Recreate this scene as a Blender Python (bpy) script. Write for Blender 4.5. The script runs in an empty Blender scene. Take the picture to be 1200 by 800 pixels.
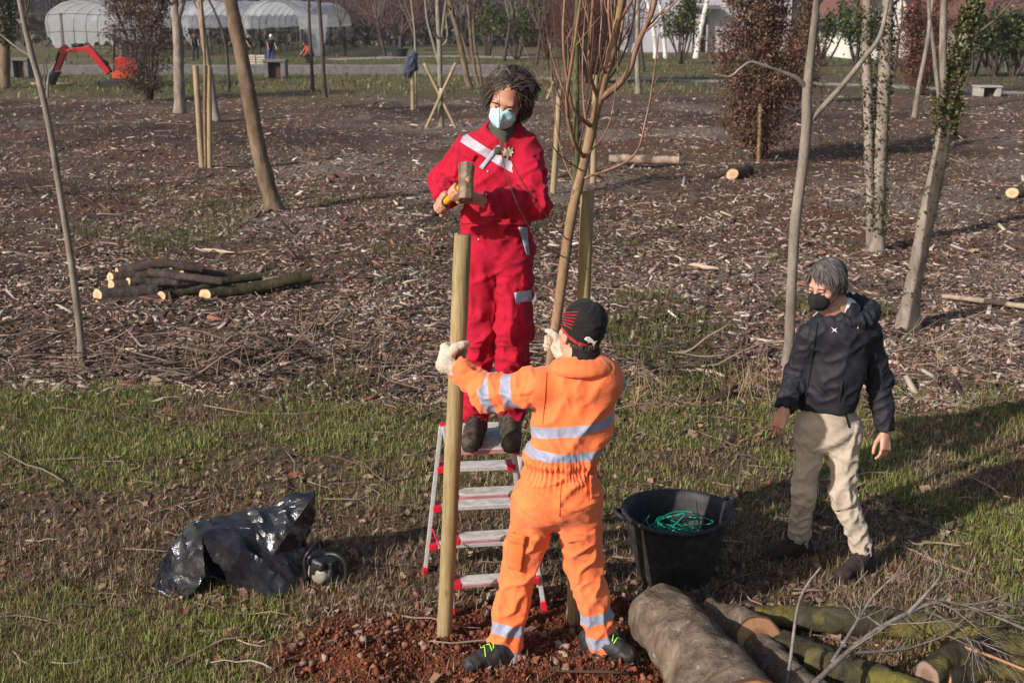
import bpy, bmesh, math, random
import numpy as np
from mathutils import Vector, Matrix

rnd = random.Random(7)
RNG = np.random.default_rng(11)
PI = math.pi
scene = bpy.context.scene
COL = scene.collection

# ------------------------------------------------------------------ camera model
CAM_H, FPX, PITCH = 2.92, 1400.0, math.radians(15.3)
CP, SP = math.cos(PITCH), math.sin(PITCH)

def at(px, py, Y):
    """photo pixel (1200x800) seen at forward distance Y -> world point"""
    a, b = (px - 600) / FPX, (400 - py) / FPX
    dy = CP + b * SP
    t = Y / dy
    return np.array([a * t, Y, CAM_H + (b * CP - SP) * t])

def G(px, py, dz=0.0):
    """photo pixel -> point on the ground plane"""
    a, b = (px - 600) / FPX, (400 - py) / FPX
    dz_ = b * CP - SP
    t = (dz - CAM_H) / dz_
    return np.array([a * t, (CP + b * SP) * t, dz])

def px_size(P):
    """metres per photo pixel at world point P"""
    return (P[1] * CP + (CAM_H - P[2]) * SP) / FPX

# ------------------------------------------------------------------ noise (vectorised value noise)
def _hash(i, j, k, seed):
    h = (i * 374761393 + j * 668265263 + k * 2147483647 + seed * 1274126177) & 0xFFFFFFFF
    h = ((h ^ (h >> 13)) * 1274126177) & 0xFFFFFFFF
    h = (h ^ (h >> 16)) & 0xFFFF
    return h / 65535.0

def noise3(p, seed=0):
    p = np.asarray(p, dtype=np.float64)
    i = np.floor(p).astype(np.int64)
    f = p - i
    f = f * f * (3 - 2 * f)
    r = 0
    for dx in (0, 1):
        wx = f[..., 0] if dx else 1 - f[..., 0]
        for dy in (0, 1):
            wy = f[..., 1] if dy else 1 - f[..., 1]
            for dz in (0, 1):
                wz = f[..., 2] if dz else 1 - f[..., 2]
                r = r + wx * wy * wz * _hash(i[..., 0] + dx, i[..., 1] + dy, i[..., 2] + dz, seed)
    return r

def fbm(p, seed=0, octaves=4, gain=0.5):
    p = np.asarray(p, dtype=np.float64)
    a, s, t = 1.0, 0.0, 0.0
    for o in range(octaves):
        s = s + a * noise3(p * (2.03 ** o), seed + o * 17)
        t += a
        a *= gain
    return s / t

def n2(x, y, scale, seed=0, octaves=3):
    x = np.asarray(x, dtype=np.float64); y = np.asarray(y, dtype=np.float64)
    return fbm(np.stack([x / scale, y / scale, np.zeros_like(x) + 0.37], -1), seed, octaves)

def sstep(a, b, x):
    t = np.clip((np.asarray(x, dtype=np.float64) - a) / (b - a), 0, 1)
    return t * t * (3 - 2 * t)

# ------------------------------------------------------------------ materials
def mat_new(name):
    m = bpy.data.materials.new(name)
    m.use_nodes = True
    nt = m.node_tree
    bs = nt.nodes["Principled BSDF"]
    return m, nt, bs

def nd(nt, typ, **kw):
    n = nt.nodes.new(typ)
    for k, v in kw.items():
        if k.startswith("i_"):
            key = k[2:]
            key = int(key) if key.isdigit() else key.replace("_", " ")
            n.inputs[key].default_value = v
        else:
            setattr(n, k, v)
    return n

def lk(nt, a, b):
    nt.links.new(a, b)

def c4(c):
    return (c[0], c[1], c[2], 1.0)

def ramp(nt, fac, stops):
    r = nt.nodes.new("ShaderNodeValToRGB")
    el = r.color_ramp.elements
    while len(el) > 1:
        el.remove(el[-1])
    el[0].position = stops[0][0]; el[0].color = c4(stops[0][1])
    for p, c in stops[1:]:
        e = el.new(p); e.color = c4(c)
    if fac is not None:
        lk(nt, fac, r.inputs[0])
    return r

def tex_noise(nt, scale, detail=4, rough=0.6, coord="Object", dist=0.0, stretch=None):
    tc = nt.nodes.new("ShaderNodeTexCoord")
    src = tc.outputs[coord]
    if stretch:
        mp = nt.nodes.new("ShaderNodeMapping")
        mp.inputs["Scale"].default_value = stretch
        lk(nt, src, mp.inputs[0]); src = mp.outputs[0]
    n = nd(nt, "ShaderNodeTexNoise")
    n.inputs["Scale"].default_value = scale
    n.inputs["Detail"].default_value = detail
    n.inputs["Roughness"].default_value = rough
    n.inputs["Distortion"].default_value = dist
    lk(nt, src, n.inputs["Vector"])
    return n.outputs["Fac"]

def add_bump(nt, bs, fac, strength=0.3, dist=0.01):
    b = nd(nt, "ShaderNodeBump")
    b.inputs["Strength"].default_value = strength
    b.inputs["Distance"].default_value = dist
    lk(nt, fac, b.inputs["Height"])
    lk(nt, b.outputs[0], bs.inputs["Normal"])
    return b

MATS = {}
def simple(name, col, rough=0.7, metal=0.0, var=0.25, scale=12.0, bump=0.15, bdist=0.004, spec=0.4, stretch=None, col2=None, detail=5):
    """a plain surface with mottled colour and a little relief"""
    if name in MATS:
        return MATS[name]
    m, nt, bs = mat_new(name)
    f = tex_noise(nt, scale, detail, 0.62, stretch=stretch)
    lo = tuple(max(0, c * (1 - var)) for c in col)
    hi = col2 if col2 else tuple(min(1, c * (1 + var)) for c in col)
    r = ramp(nt, f, [(0.32, lo), (0.5, col), (0.68, hi)])
    lk(nt, r.outputs[0], bs.inputs["Base Color"])
    bs.inputs["Roughness"].default_value = rough
    bs.inputs["Metallic"].default_value = metal
    bs.inputs["Specular IOR Level"].default_value = spec
    if bump:
        add_bump(nt, bs, f, bump, bdist)
    MATS[name] = m
    return m

def attr_mat(name, rough=0.85, var=0.0, scale=30, trans=0.0, bump=0.0, spec=0.3):
    """colour comes from the mesh's own 'Col' attribute (each chip, blade or leaf has its own colour)"""
    if name in MATS:
        return MATS[name]
    m, nt, bs = mat_new(name)
    a = nd(nt, "ShaderNodeAttribute"); a.attribute_name = "Col"
    lk(nt, a.outputs["Color"], bs.inputs["Base Color"])
    bs.inputs["Roughness"].default_value = rough
    bs.inputs["Specular IOR Level"].default_value = spec
    if trans:
        out = nt.nodes["Material Output"]
        tl = nd(nt, "ShaderNodeBsdfTranslucent"); lk(nt, a.outputs["Color"], tl.inputs[0])
        mx = nd(nt, "ShaderNodeMixShader"); mx.inputs[0].default_value = trans
        lk(nt, bs.outputs[0], mx.inputs[1]); lk(nt, tl.outputs[0], mx.inputs[2])
        lk(nt, mx.outputs[0], out.inputs[0])
    MATS[name] = m
    return m

# ------------------------------------------------------------------ objects
def link(o, parent=None):
    COL.objects.link(o)
    if parent is not None:
        o.parent = parent
    return o

def mesh_obj(name, V, F, mats=None, parent=None, smooth=True, attrs=None, midx=None, cols=None):
    """V n x 3 (local to parent), F list of index tuples or an (m,k) array"""
    me = bpy.data.meshes.new(name)
    V = np.asarray(V, dtype=np.float64)
    if isinstance(F, np.ndarray):
        k = F.shape[1]; m = F.shape[0]
        me.vertices.add(len(V)); me.vertices.foreach_set("co", V.astype(np.float32).ravel())
        me.loops.add(m * k); me.loops.foreach_set("vertex_index", F.astype(np.int32).ravel())
        me.polygons.add(m); me.polygons.foreach_set("loop_start", np.arange(0, m * k, k, dtype=np.int32))
        me.update(calc_edges=True)
    else:
        me.from_pydata([tuple(v) for v in V], [], [tuple(int(i) for i in f) for f in F])
        me.update()
    if mats is not None:
        for mm in (mats if isinstance(mats, (list, tuple)) else [mats]):
            me.materials.append(mm)
    if smooth:
        me.polygons.foreach_set("use_smooth", np.ones(len(me.polygons), dtype=bool))
    if midx is not None:
        me.polygons.foreach_set("material_index", np.asarray(midx, dtype=np.int32))
    if attrs:
        for k_, v in attrs.items():
            at_ = me.attributes.new(k_, "FLOAT", "POINT")
            at_.data.foreach_set("value", np.asarray(v, dtype=np.float32))
    if cols is not None:
        ca = me.color_attributes.new("Col", "FLOAT_COLOR", "POINT")
        c = np.ones((len(V), 4), dtype=np.float32); c[:, :3] = cols
        ca.data.foreach_set("color", c.ravel())
    o = bpy.data.objects.new(name, me)
    return link(o, parent)

def thing(name, label, cat, loc=(0, 0, 0), group=None, kind=None):
    o = bpy.data.objects.new(name, None)
    o.empty_display_size = 0.1
    o.location = tuple(float(c) for c in loc)
    link(o)
    return tag(o, label, cat, group, kind)

def tag(o, label=None, cat=None, group=None, kind=None):
    if label: o["label"] = label
    if cat: o["category"] = cat
    if group: o["group"] = group
    if kind: o["kind"] = kind
    return o

def copy_tree(o, parent=None):
    c = o.copy(); COL.objects.link(c); c.parent = parent
    for ch in list(o.children):
        copy_tree(ch, c)
    return c

class MB:
    """collects shapes for ONE mesh; coordinates are world unless origin is set"""
    def __init__(s, origin=(0, 0, 0)):
        s.V, s.F, s.M, s.C, s.o = [], [], [], [], np.asarray(origin, float)
    def n(s):
        return len(s.V)
    def add(s, V, F, mi=0, col=None):
        b = len(s.V)
        for v in V:
            s.V.append(np.asarray(v, float) - s.o)
            s.C.append(col if col is not None else (1, 1, 1))
        for f in F:
            s.F.append(tuple(b + i for i in f)); s.M.append(mi)
    def tube(s, pts, rad, sides=8, mi=0, cap=True, col=None, jit=0.0, seed=0, capmi=None):
        pts = np.asarray(pts, float); n = len(pts)
        rad = np.broadcast_to(np.asarray(rad, float), (n,))
        T = np.gradient(pts, axis=0); T /= np.linalg.norm(T, axis=1)[:, None] + 1e-12
        up = np.array([0.0, 0, 1]) if abs(T[0][2]) < 0.9 else np.array([1.0, 0, 0])
        u = np.cross(T[0], up); u /= np.linalg.norm(u)
        V = []
        rr = np.random.default_rng(seed)
        for i in range(n):
            u = u - T[i] * np.dot(u, T[i]); u /= np.linalg.norm(u) + 1e-12
            w = np.cross(T[i], u)
            for k in range(sides):
                a = 2 * PI * k / sides
                q = rad[i] * (1 + (jit * (rr.random() * 2 - 1) if jit else 0))
                V.append(pts[i] + q * (math.cos(a) * u + math.sin(a) * w))
        F = []
        for i in range(n - 1):
            for k in range(sides):
                k2 = (k + 1) % sides
                F.append((i * sides + k, i * sides + k2, (i + 1) * sides + k2, (i + 1) * sides + k))
        s.add(V, F, mi, col)
        if cap:
            b = s.n() - len(V)
            cm = mi if capmi is None else capmi
            s.F.append(tuple(b + k for k in reversed(range(sides)))); s.M.append(cm)
            s.F.append(tuple(b + (n - 1) * sides + k for k in range(sides))); s.M.append(cm)
    def box(s, c, d, R=None, mi=0, col=None):
        c = np.asarray(c, float); h = np.asarray(d, float) / 2
        V = [np.array([x, y, z]) * h for x in (-1, 1) for y in (-1, 1) for z in (-1, 1)]
        if R is not None:
            R = np.asarray(R); V = [R @ v for v in V]
        V = [c + v for v in V]
        s.add(V, [(0, 1, 3, 2), (4, 6, 7, 5), (0, 4, 5, 1), (2, 3, 7, 6), (0, 2, 6, 4), (1, 5, 7, 3)], mi, col)
    def beam(s, a, b, w, h, up=(0, 0, 1), mi=0):
        """box from a to b, width w (sideways), height h (along up)"""
        a = np.asarray(a, float); b = np.asarray(b, float)
        t = b - a; L = np.linalg.norm(t); t /= L
        up = np.asarray(up, float); sd = np.cross(t, up); sd /= np.linalg.norm(sd) + 1e-9; up = np.cross(sd, t)
        s.box((a + b) / 2, (w, L, h), np.stack([sd, t, up], 1), mi)
    def build(s, name, mats, parent=None, smooth=True, bevel=0.0, cols=False, seg=2):
        o = mesh_obj(name, np.array(s.V), s.F, mats, parent, smooth, midx=s.M, cols=np.array(s.C) if cols else None)
        if bevel:
            md = o.modifiers.new("bevel", "BEVEL"); md.width = bevel; md.segments = seg; md.limit_method = "ANGLE"
            md.angle_limit = math.radians(40)
        return o

def shade_auto(o, ang=40):
    """sharp edges above an angle, smooth below it"""
    bm = bmesh.new(); bm.from_mesh(o.data)
    for e in bm.edges:
        if len(e.link_faces) == 2 and e.calc_face_angle(0) > math.radians(ang):
            e.smooth = False
    bm.to_mesh(o.data); bm.free()
    return o

def spline(pts, n=24):
    """Catmull-Rom through the points"""
    P = np.asarray(pts, float)
    if len(P) < 3:
        return np.array([P[0] + (P[-1] - P[0]) * t for t in np.linspace(0, 1, n)])
    Q = np.vstack([2 * P[0] - P[1], P, 2 * P[-1] - P[-2]])
    out = []
    m = len(P) - 1
    for u in np.linspace(0, m, n):
        i = min(int(u), m - 1); t = u - i
        p0, p1, p2, p3 = Q[i], Q[i + 1], Q[i + 2], Q[i + 3]
        out.append(0.5 * ((2 * p1) + (-p0 + p2) * t + (2 * p0 - 5 * p1 + 4 * p2 - p3) * t * t + (-p0 + 3 * p1 - 3 * p2 + p3) * t ** 3))
    return np.array(out)

def unit(v):
    v = np.asarray(v, float)
    return v / (np.linalg.norm(v) + 1e-12)

# ------------------------------------------------------------------ distance fields and surface nets (people, cloth, soft shapes)
class SDF:
    def __init__(s):
        s.p = []
    def cone(s, a, b, ra, rb, k=0.03, flat=None, fn=None, mode="u"):
        """tapered limb; flat in 0..1 thins it along fn"""
        a = np.asarray(a, float); b = np.asarray(b, float)
        R = max(ra, rb); lo = np.minimum(a, b) - R; hi = np.maximum(a, b) + R
        s.p.append(("cone", lo, hi, k, mode, (a, b, ra, rb, flat, None if fn is None else unit(fn))))
        return s
    def chain(s, pts, rad, k=0.03, flat=None, fn=None):
        for i in range(len(pts) - 1):
            s.cone(pts[i], pts[i + 1], rad[i], rad[i + 1], k, flat, fn)
        return s
    def ell(s, c, r, R=None, k=0.03, mode="u"):
        c = np.asarray(c, float); r = np.asarray(r, float); m = r.max()
        s.p.append(("ell", c - m, c + m, k, mode, (c, r, np.eye(3) if R is None else np.asarray(R))))
        return s
    def box(s, c, h, R=None, rd=0.01, k=0.01, mode="u"):
        c = np.asarray(c, float); h = np.asarray(h, float); m = np.linalg.norm(h)
        s.p.append(("box", c - m, c + m, k, mode, (c, h, np.eye(3) if R is None else np.asarray(R), rd)))
        return s
    def cut(s, c, n, rad):
        """removes what lies beyond the plane (c, n) within rad of c"""
        c = np.asarray(c, float)
        s.p.append(("cut", c - rad, c + rad, 0.004, "cut", (c, unit(n), rad)))
        return s
    def mesh(s, res=0.007, smooth=1):
        us = [p for p in s.p if p[4] == "u"]
        lo = np.min([p[1] for p in us], axis=0) - 4 * res
        hi = np.max([p[2] for p in us], axis=0) + 4 * res
        N = np.ceil((hi - lo) / res).astype(int) + 1
        ax = [lo[i] + res * np.arange(N[i]) for i in range(3)]
        D = np.full(N, 0.25, dtype=np.float32)
        for typ, l, h, k, mode, d in s.p:
            mg = k * 1.3 + 3 * res
            i0 = np.clip(np.floor((l - mg - lo) / res).astype(int), 0, N); i1 = np.clip(np.ceil((h + mg - lo) / res).astype(int) + 1, 0, N)
            if np.any(i1 <= i0):
                continue
            sl = tuple(slice(i0[i], i1[i]) for i in range(3))
            X, Y, Z = np.meshgrid(ax[0][sl[0]], ax[1][sl[1]], ax[2][sl[2]], indexing="ij")
            P = np.stack([X, Y, Z], -1)
            if typ == "cone":
                a, b, ra, rb, flat, fn = d
                ab = b - a; L2 = max(ab @ ab, 1e-12)
                t = np.clip(((P - a) @ ab) / L2, 0, 1)
                v = P - (a + t[..., None] * ab)
                if flat:
                    v = v + ((1 / flat - 1) * (v @ fn))[..., None] * fn
                dd = np.linalg.norm(v, axis=-1) - (ra + (rb - ra) * t)
                if flat and flat < 1: dd = dd * (0.5 + 0.5 * flat)
            elif typ == "ell":
                c, r, R = d
                q = (P - c) @ R
                k0 = np.linalg.norm(q / r, axis=-1); k1 = np.linalg.norm(q / (r * r), axis=-1) + 1e-9
                dd = k0 * (k0 - 1) / k1
            elif typ == "box":
                c, hh, R, rd = d
                q = np.abs((P - c) @ R) - (hh - rd)
                dd = np.linalg.norm(np.maximum(q, 0), axis=-1) + np.minimum(q.max(-1), 0) - rd
            elif typ == "cut":
                c, n, rad = d
                pl = (P - c) @ n
                D[sl] = np.where(np.linalg.norm(P - c, axis=-1) < rad, np.maximum(D[sl], pl), D[sl])
                continue
            o = D[sl]
            if mode == "u":
                hmix = np.maximum(k - np.abs(o - dd), 0) / max(k, 1e-6)
                D[sl] = np.minimum(o, dd) - hmix * hmix * k * 0.25
            elif mode == "s":
                hmix = np.maximum(k - np.abs(o + dd), 0) / max(k, 1e-6)
                D[sl] = np.maximum(o, -dd) + hmix * hmix * k * 0.25
        V, F = surface_nets(D)
        V = lo + V * res
        for _ in range(smooth):
            V = laplace(V, F, 0.5)
        return V, F

def surface_nets(D):
    ins = D < 0
    n = D.shape
    c = np.zeros((n[0] - 1, n[1] - 1, n[2] - 1), dtype=np.int8)
    for dx in (0, 1):
        for dy in (0, 1):
            for dz in (0, 1):
                c += ins[dx:n[0] - 1 + dx, dy:n[1] - 1 + dy, dz:n[2] - 1 + dz]
    act = (c > 0) & (c < 8)
    idx = -np.ones(act.shape, dtype=np.int64)
    A = np.argwhere(act)
    idx[act] = np.arange(len(A))
    acc = np.zeros((len(A), 3)); cnt = np.zeros(len(A))
    corners = [(x, y, z) for x in (0, 1) for y in (0, 1) for z in (0, 1)]
    for i, a in enumerate(corners):
        for b in corners[i + 1:]:
            if sum(abs(a[q] - b[q]) for q in range(3)) != 1:
                continue
            da = D[A[:, 0] + a[0], A[:, 1] + a[1], A[:, 2] + a[2]].astype(float)
            db = D[A[:, 0] + b[0], A[:, 1] + b[1], A[:, 2] + b[2]].astype(float)
            m = (da < 0) != (db < 0)
            t = np.where(m, da / np.where(m, da - db, 1), 0)
            p = np.array(a) + t[:, None] * (np.array(b) - np.array(a))
            acc[m] += p[m]; cnt[m] += 1
    V = A + acc / np.maximum(cnt, 1)[:, None]
    quads = []
    for axis in range(3):
        o = [1, 1, 1]; o[axis] = 0
        s0 = [slice(1, n[q] - 1) for q in range(3)]; s0[axis] = slice(0, n[axis] - 1)
        s1 = list(s0); s1[axis] = slice(1, n[axis])
        a = ins[tuple(s0)]; b = ins[tuple(s1)]
        E = np.argwhere(a != b)
        if not len(E):
            continue
        flip = a[E[:, 0], E[:, 1], E[:, 2]]
        off = np.array(o)
        base = E + off                       # grid index of the edge's first corner
        u, w = [q for q in range(3) if q != axis]
        def cell(du, dw):
            q = base.copy(); q[:, u] += du; q[:, w] += dw
            return idx[q[:, 0], q[:, 1], q[:, 2]]
        Q = np.stack([cell(-1, -1), cell(0, -1), cell(0, 0), cell(-1, 0)], 1)
        if axis == 1:
            flip = ~flip
        Q[~flip] = Q[~flip][:, ::-1]
        quads.append(Q)
    F = np.vstack(quads)
    return V, F[(F >= 0).all(1)]

def laplace(V, F, lam):
    S = np.zeros_like(V); c = np.zeros(len(V))
    k = F.shape[1]
    for i in range(k):
        for j in (1, -1):
            np.add.at(S, F[:, i], V[F[:, (i + j) % k]]); np.add.at(c, F[:, i], 1)
    return V + lam * (S / np.maximum(c, 1)[:, None] - V)

def vnormals(V, F):
    Nn = np.cross(V[F[:, 2]] - V[F[:, 0]], V[F[:, 3]] - V[F[:, 1]])
    R = np.zeros_like(V)
    for i in range(4):
        np.add.at(R, F[:, i], Nn)
    return R / (np.linalg.norm(R, axis=1)[:, None] + 1e-12)

def join_vf(*vf):
    Vs, Fs, b = [], [], 0
    for V, F in vf:
        Vs.append(V); Fs.append(F + b); b += len(V)
    return np.vstack(Vs), np.vstack(Fs)
# ================================================================== LAYOUT shared by several things
def GZ(x, y):
    """ground height"""
    x = np.asarray(x, float); y = np.asarray(y, float)
    z = (n2(x, y, 1.3, 3, 3) - .5) * .07 + (n2(x, y, .35, 5, 2) - .5) * .03
    far = sstep(9, 14, y) * (1 - sstep(42, 48, y))
    z = z + far * ((n2(x, y, 2.4, 8, 3) - .5) * .32 + (n2(x, y, .5, 9, 2) - .5) * .11)
    pit = SOILW(x, y)
    z = z + pit * ((n2(x, y, .22, 12, 4) - .45) * .15 + (n2(x, y, .08, 14, 2) - .5) * .05 + .015)
    flat = 1 - sstep(46, 60, y) * .8
    return z * flat

def SOILW(x, y):
    """fresh red earth round the planting hole"""
    d = np.sqrt(((x - .12) / 1.22) ** 2 + ((y - 4.92) / .80) ** 2) + (n2(x, y, .45, 21, 3) - .5) * .75
    return 1 - sstep(.72, 1.12, d)

def GREENW(x, y):
    nz = n2(x, y, 1.6, 31, 4) - .5; fine = n2(x, y, .4, 33, 3) - .5
    nz = nz * 1.25
    yb = 9.35 + .9 * nz + .4 * fine - .5 * np.exp(-((x + .6) / 1.5) ** 2)
    band = sstep(6.35, 7.7, y + 1.6 * nz + .8 * fine + .12 * np.minimum(x, 1.5)) * (1 - sstep(yb - .25, yb + .25, y))
    band = band * (1 - .55 * np.exp(-((x + .1) / .9) ** 2))
    lowl = (1 - sstep(5.0, 6.1, y + 2.0 * nz)) * sstep(.7, 1.5, -x + nz)
    lowr = (1 - sstep(5.8, 7.2, y - .55 * (x - 2.2) + 2.0 * nz)) * sstep(1.6, 2.4, x + nz)
    g = np.maximum(np.maximum(band, lowl * .85), lowr * .9)
    return g * (1 - SOILW(x, y)) * np.clip(.60 + 2.3 * fine + 1.3 * nz, .03, 1)

def MULCHW(x, y):
    nz = n2(x, y, 1.2, 41, 4) - .5; fine = n2(x, y, .3, 43, 3) - .5
    s = 9.0 + .9 * nz + .6 * fine + .35 * np.tanh(-x) * 1.0 - 1.0 * np.exp(-((x - .6) / 1.6) ** 2)
    e = 44 + 6 * nz
    return sstep(s - .5, s + .6, y) * (1 - sstep(e - 3, e + 3, y))

STAKE_A = (G(520, 756), at(542.5, 275, 5.26))
STAKE_B = (G(671, 737), at(688.5, 223, 5.36))
PLAT_Z = float(at(577, 515, 5.60)[2])
H_HEAD = at(546, 214, 5.14)
HAMMER_AX = unit([-.13, .22, -.15])
def HAMMER(s):
    return H_HEAD + HAMMER_AX * s
_sp = [(597, 745, 5.22, 14), (611, 650, 5.23, 13), (634, 500, 5.24, 12.5), (650, 392, 5.25, 12.5), (668, 263, 5.28, 12), (683, 197, 5.30, 11.5), (703, 113, 5.32, 10.5), (715, 67, 5.34, 9.5), (725, 20, 5.36, 8.5), (734, -40, 5.38, 8), (742, -110, 5.40, 5)]
SAPLING = np.array([at(a, b, c) for a, b, c, w in _sp]); SAPLING[0][2] = -.03
SAPLING_R = np.array([w * px_size(p) / 2 for (a, b, c, w), p in zip(_sp, SAPLING)])
def SAPLING_AT(z):
    return np.array([np.interp(z, SAPLING[:, 2], SAPLING[:, i]) for i in range(3)])
SAPLING_AX = unit(SAPLING[4] - SAPLING[2])

# ================================================================== GROUND
def ground_material():
    m, nt, bs = mat_new("ground_earth")
    a = nd(nt, "ShaderNodeAttribute"); a.attribute_name = "Col"
    f1 = tex_noise(nt, 9.0, 8, 0.72)
    f2 = tex_noise(nt, 70.0, 5, 0.7)
    r1 = ramp(nt, f1, [(.28, (.35, .33, .32)), (.5, (.9, .9, .9)), (.72, (1.75, 1.65, 1.55))])
    r2 = ramp(nt, f2, [(.30, (.45, .43, .42)), (.5, (1, 1, 1)), (.70, (1.6, 1.55, 1.5))])
    m1 = nd(nt, "ShaderNodeMix", data_type="RGBA", blend_type="MULTIPLY"); m1.inputs[0].default_value = 1
    m2 = nd(nt, "ShaderNodeMix", data_type="RGBA", blend_type="MULTIPLY"); m2.inputs[0].default_value = 1
    lk(nt, a.outputs["Color"], m1.inputs[6]); lk(nt, r1.outputs[0], m1.inputs[7])
    lk(nt, m1.outputs[2], m2.inputs[6]); lk(nt, r2.outputs[0], m2.inputs[7])
    lk(nt, m2.outputs[2], bs.inputs["Base Color"])
    bs.inputs["Roughness"].default_value = .95; bs.inputs["Specular IOR Level"].default_value = .15
    ad = nd(nt, "ShaderNodeMath", operation="ADD"); lk(nt, f1, ad.inputs[0]); lk(nt, f2, ad.inputs[1])
    add_bump(nt, bs, ad.outputs[0], .9, .035)
    return m

def lerp3(a, b, t):
    return a * (1 - t[..., None]) + np.asarray(b, float) * t[..., None]

def ground_colour(x, y):
    g = GREENW(x, y); s = SOILW(x, y); mu = MULCHW(x, y)
    c = np.zeros(x.shape + (3,)) + np.array([.135, .092, .062])               # matted dry grass and litter
    c = lerp3(c, (.120, .080, .058), mu)
    red = sstep(.50, .66, n2(x, y, 2.6, 51, 4)) * mu
    c = lerp3(c, (.135, .064, .043), red * .8)
    grey = sstep(.52, .66, n2(x, y, 3.4, 57, 4)) * mu
    c = lerp3(c, (.215, .170, .145), grey * .8)
    dark = sstep(.55, .68, n2(x, y, 3.0, 63, 3) + .10 * sstep(24, 34, y) * sstep(0, 4, -x)) * mu
    c = lerp3(c, (.058, .039, .030), dark * .75)
    c = lerp3(c, (.085, .098, .030), np.clip(g, 0, 1) * .8)
    c = lerp3(c, (.175, .052, .024), s * .92)
    fz = sstep(41, 50, y + (n2(x, y, 3, 71, 4) - .5) * 16)
    fg = np.array([.105, .112, .042]); 
    patch = n2(x, y, 7, 73, 4)
    cf = lerp3(np.zeros_like(c) + fg, (.165, .13, .075), sstep(.44, .58, patch))
    right = sstep(4, 10, x) * (1 - sstep(56, 64, y))
    cf = lerp3(cf, (.105, .075, .058), right * .75)
    cf = lerp3(cf, (.17, .15, .085), sstep(95, 150, y) * .7)
    c = lerp3(c, 0, fz * 0)
    return c * (1 - fz[..., None]) + cf * fz[..., None]

def build_ground():
    D = [-10, -7, -4, -1.5, 0, 1, 1.8, 2.4, 2.8]
    d = 3.0
    while d < 12.5: D.append(d); d += .036
    while d < 900: D.append(d); d *= 1.0125 if d < 80 else 1.05
    D = np.array(D); U = np.linspace(-1, 1, 481)
    Y, Uu = np.meshgrid(D, U, indexing="ij")
    X = Uu * (np.maximum(Y, 0) * .62 + 5)
    Z = GZ(X, Y)
    col = ground_colour(X, Y)
    n, m = X.shape
    V = np.stack([X, Y, Z], -1).reshape(-1, 3)
    i = np.arange(n - 1)[:, None] * m + np.arange(m - 1)[None, :]
    F = np.stack([i, i + 1, i + m + 1, i + m], -1).reshape(-1, 4)
    o = mesh_obj("ground", V, F, ground_material(), cols=col.reshape(-1, 3))
    tag(o, "rough ground of red earth, bark mulch and matted winter grass", None, None, "structure")
    return o

# ------------------------------------------------------------------ loose cover: chips, blades, leaves, twigs
def sample_px(n, x0, x1, y0, y1, weight, power=1.0, seed=0):
    """ground points about evenly spread as the eye meets them (nearer = denser), thinned by weight(x, y)"""
    r = np.random.default_rng(seed)
    xs, ys = [], []
    got = 0
    for _ in range(30):
        px = r.uniform(x0, x1, n); py = y0 + (y1 - y0) * r.random(n) ** power
        a = (px - 600) / FPX; b = (400 - py) / FPX
        t = -CAM_H / (b * CP - SP)
        x = a * t; y = (CP + b * SP) * t
        k = r.random(n) < weight(x, y)
        xs.append(x[k]); ys.append(y[k]); got += k.sum()
        if got >= n: break
    return np.concatenate(xs)[:n], np.concatenate(ys)[:n]

def pick(pal, n, r, var=.25):
    pal = np.array([p[:3] for p in pal]), np.array([p[3] for p in pal])
    i = r.choice(len(pal[0]), n, p=pal[1] / pal[1].sum())
    return pal[0][i] * (1 + var * (r.random((n, 1)) * 2 - 1)) * (1 + .06 * r.normal(size=(n, 3)))

def chips(name, label, x, y, L, W, T, col, seed, tilt=.25, lift=.0):
    """wedge-ended slivers of wood, each with its own size, tilt and colour"""
    r = np.random.default_rng(seed); n = len(x)
    ya = r.uniform(0, 2 * PI, n); pt = r.normal(0, tilt, n); rl = r.normal(0, tilt, n)
    cx = np.stack([np.cos(ya) * np.cos(pt), np.sin(ya) * np.cos(pt), np.sin(pt)], -1)
    sy = np.stack([-np.sin(ya), np.cos(ya), np.tan(rl) * 1.0], -1); sy /= np.linalg.norm(sy, axis=1)[:, None]
    up = np.cross(cx, sy)
    c = np.stack([x, y, GZ(x, y) + lift + np.abs(np.sin(pt)) * L * .3 + T * .3], -1)
    base = np.array([(-1, -.5, -1), (-.8, .9, -1), (.9, .6, -1), (1, -.7, -1), (-.9, -.35, 1), (-.7, .7, 1), (.7, .45, 1), (.85, -.5, 1)])
    V = np.zeros((n, 8, 3))
    for k in range(8):
        j = 1 + .35 * (r.random((n, 3)) - .5)
        V[:, k] = c + cx * (base[k, 0] * L / 2 * j[:, 0])[:, None] + sy * (base[k, 1] * W / 2 * j[:, 1])[:, None] + up * (base[k, 2] * T / 2 * j[:, 2])[:, None]
    f = np.array([(4, 7, 6, 5), (0, 1, 2, 3), (0, 4, 5, 1), (1, 5, 6, 2), (2, 6, 7, 3), (3, 7, 4, 0)])[:, ::-1]
    F = (np.arange(n)[:, None, None] * 8 + f[None]).reshape(-1, 4)
    C = np.repeat(col, 8, axis=0)
    o = mesh_obj(name, V.reshape(-1, 3), F, attr_mat("wood_litter", .9), smooth=False, cols=np.clip(C, 0, 1))
    return tag(o, label, None, None, "stuff")

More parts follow.
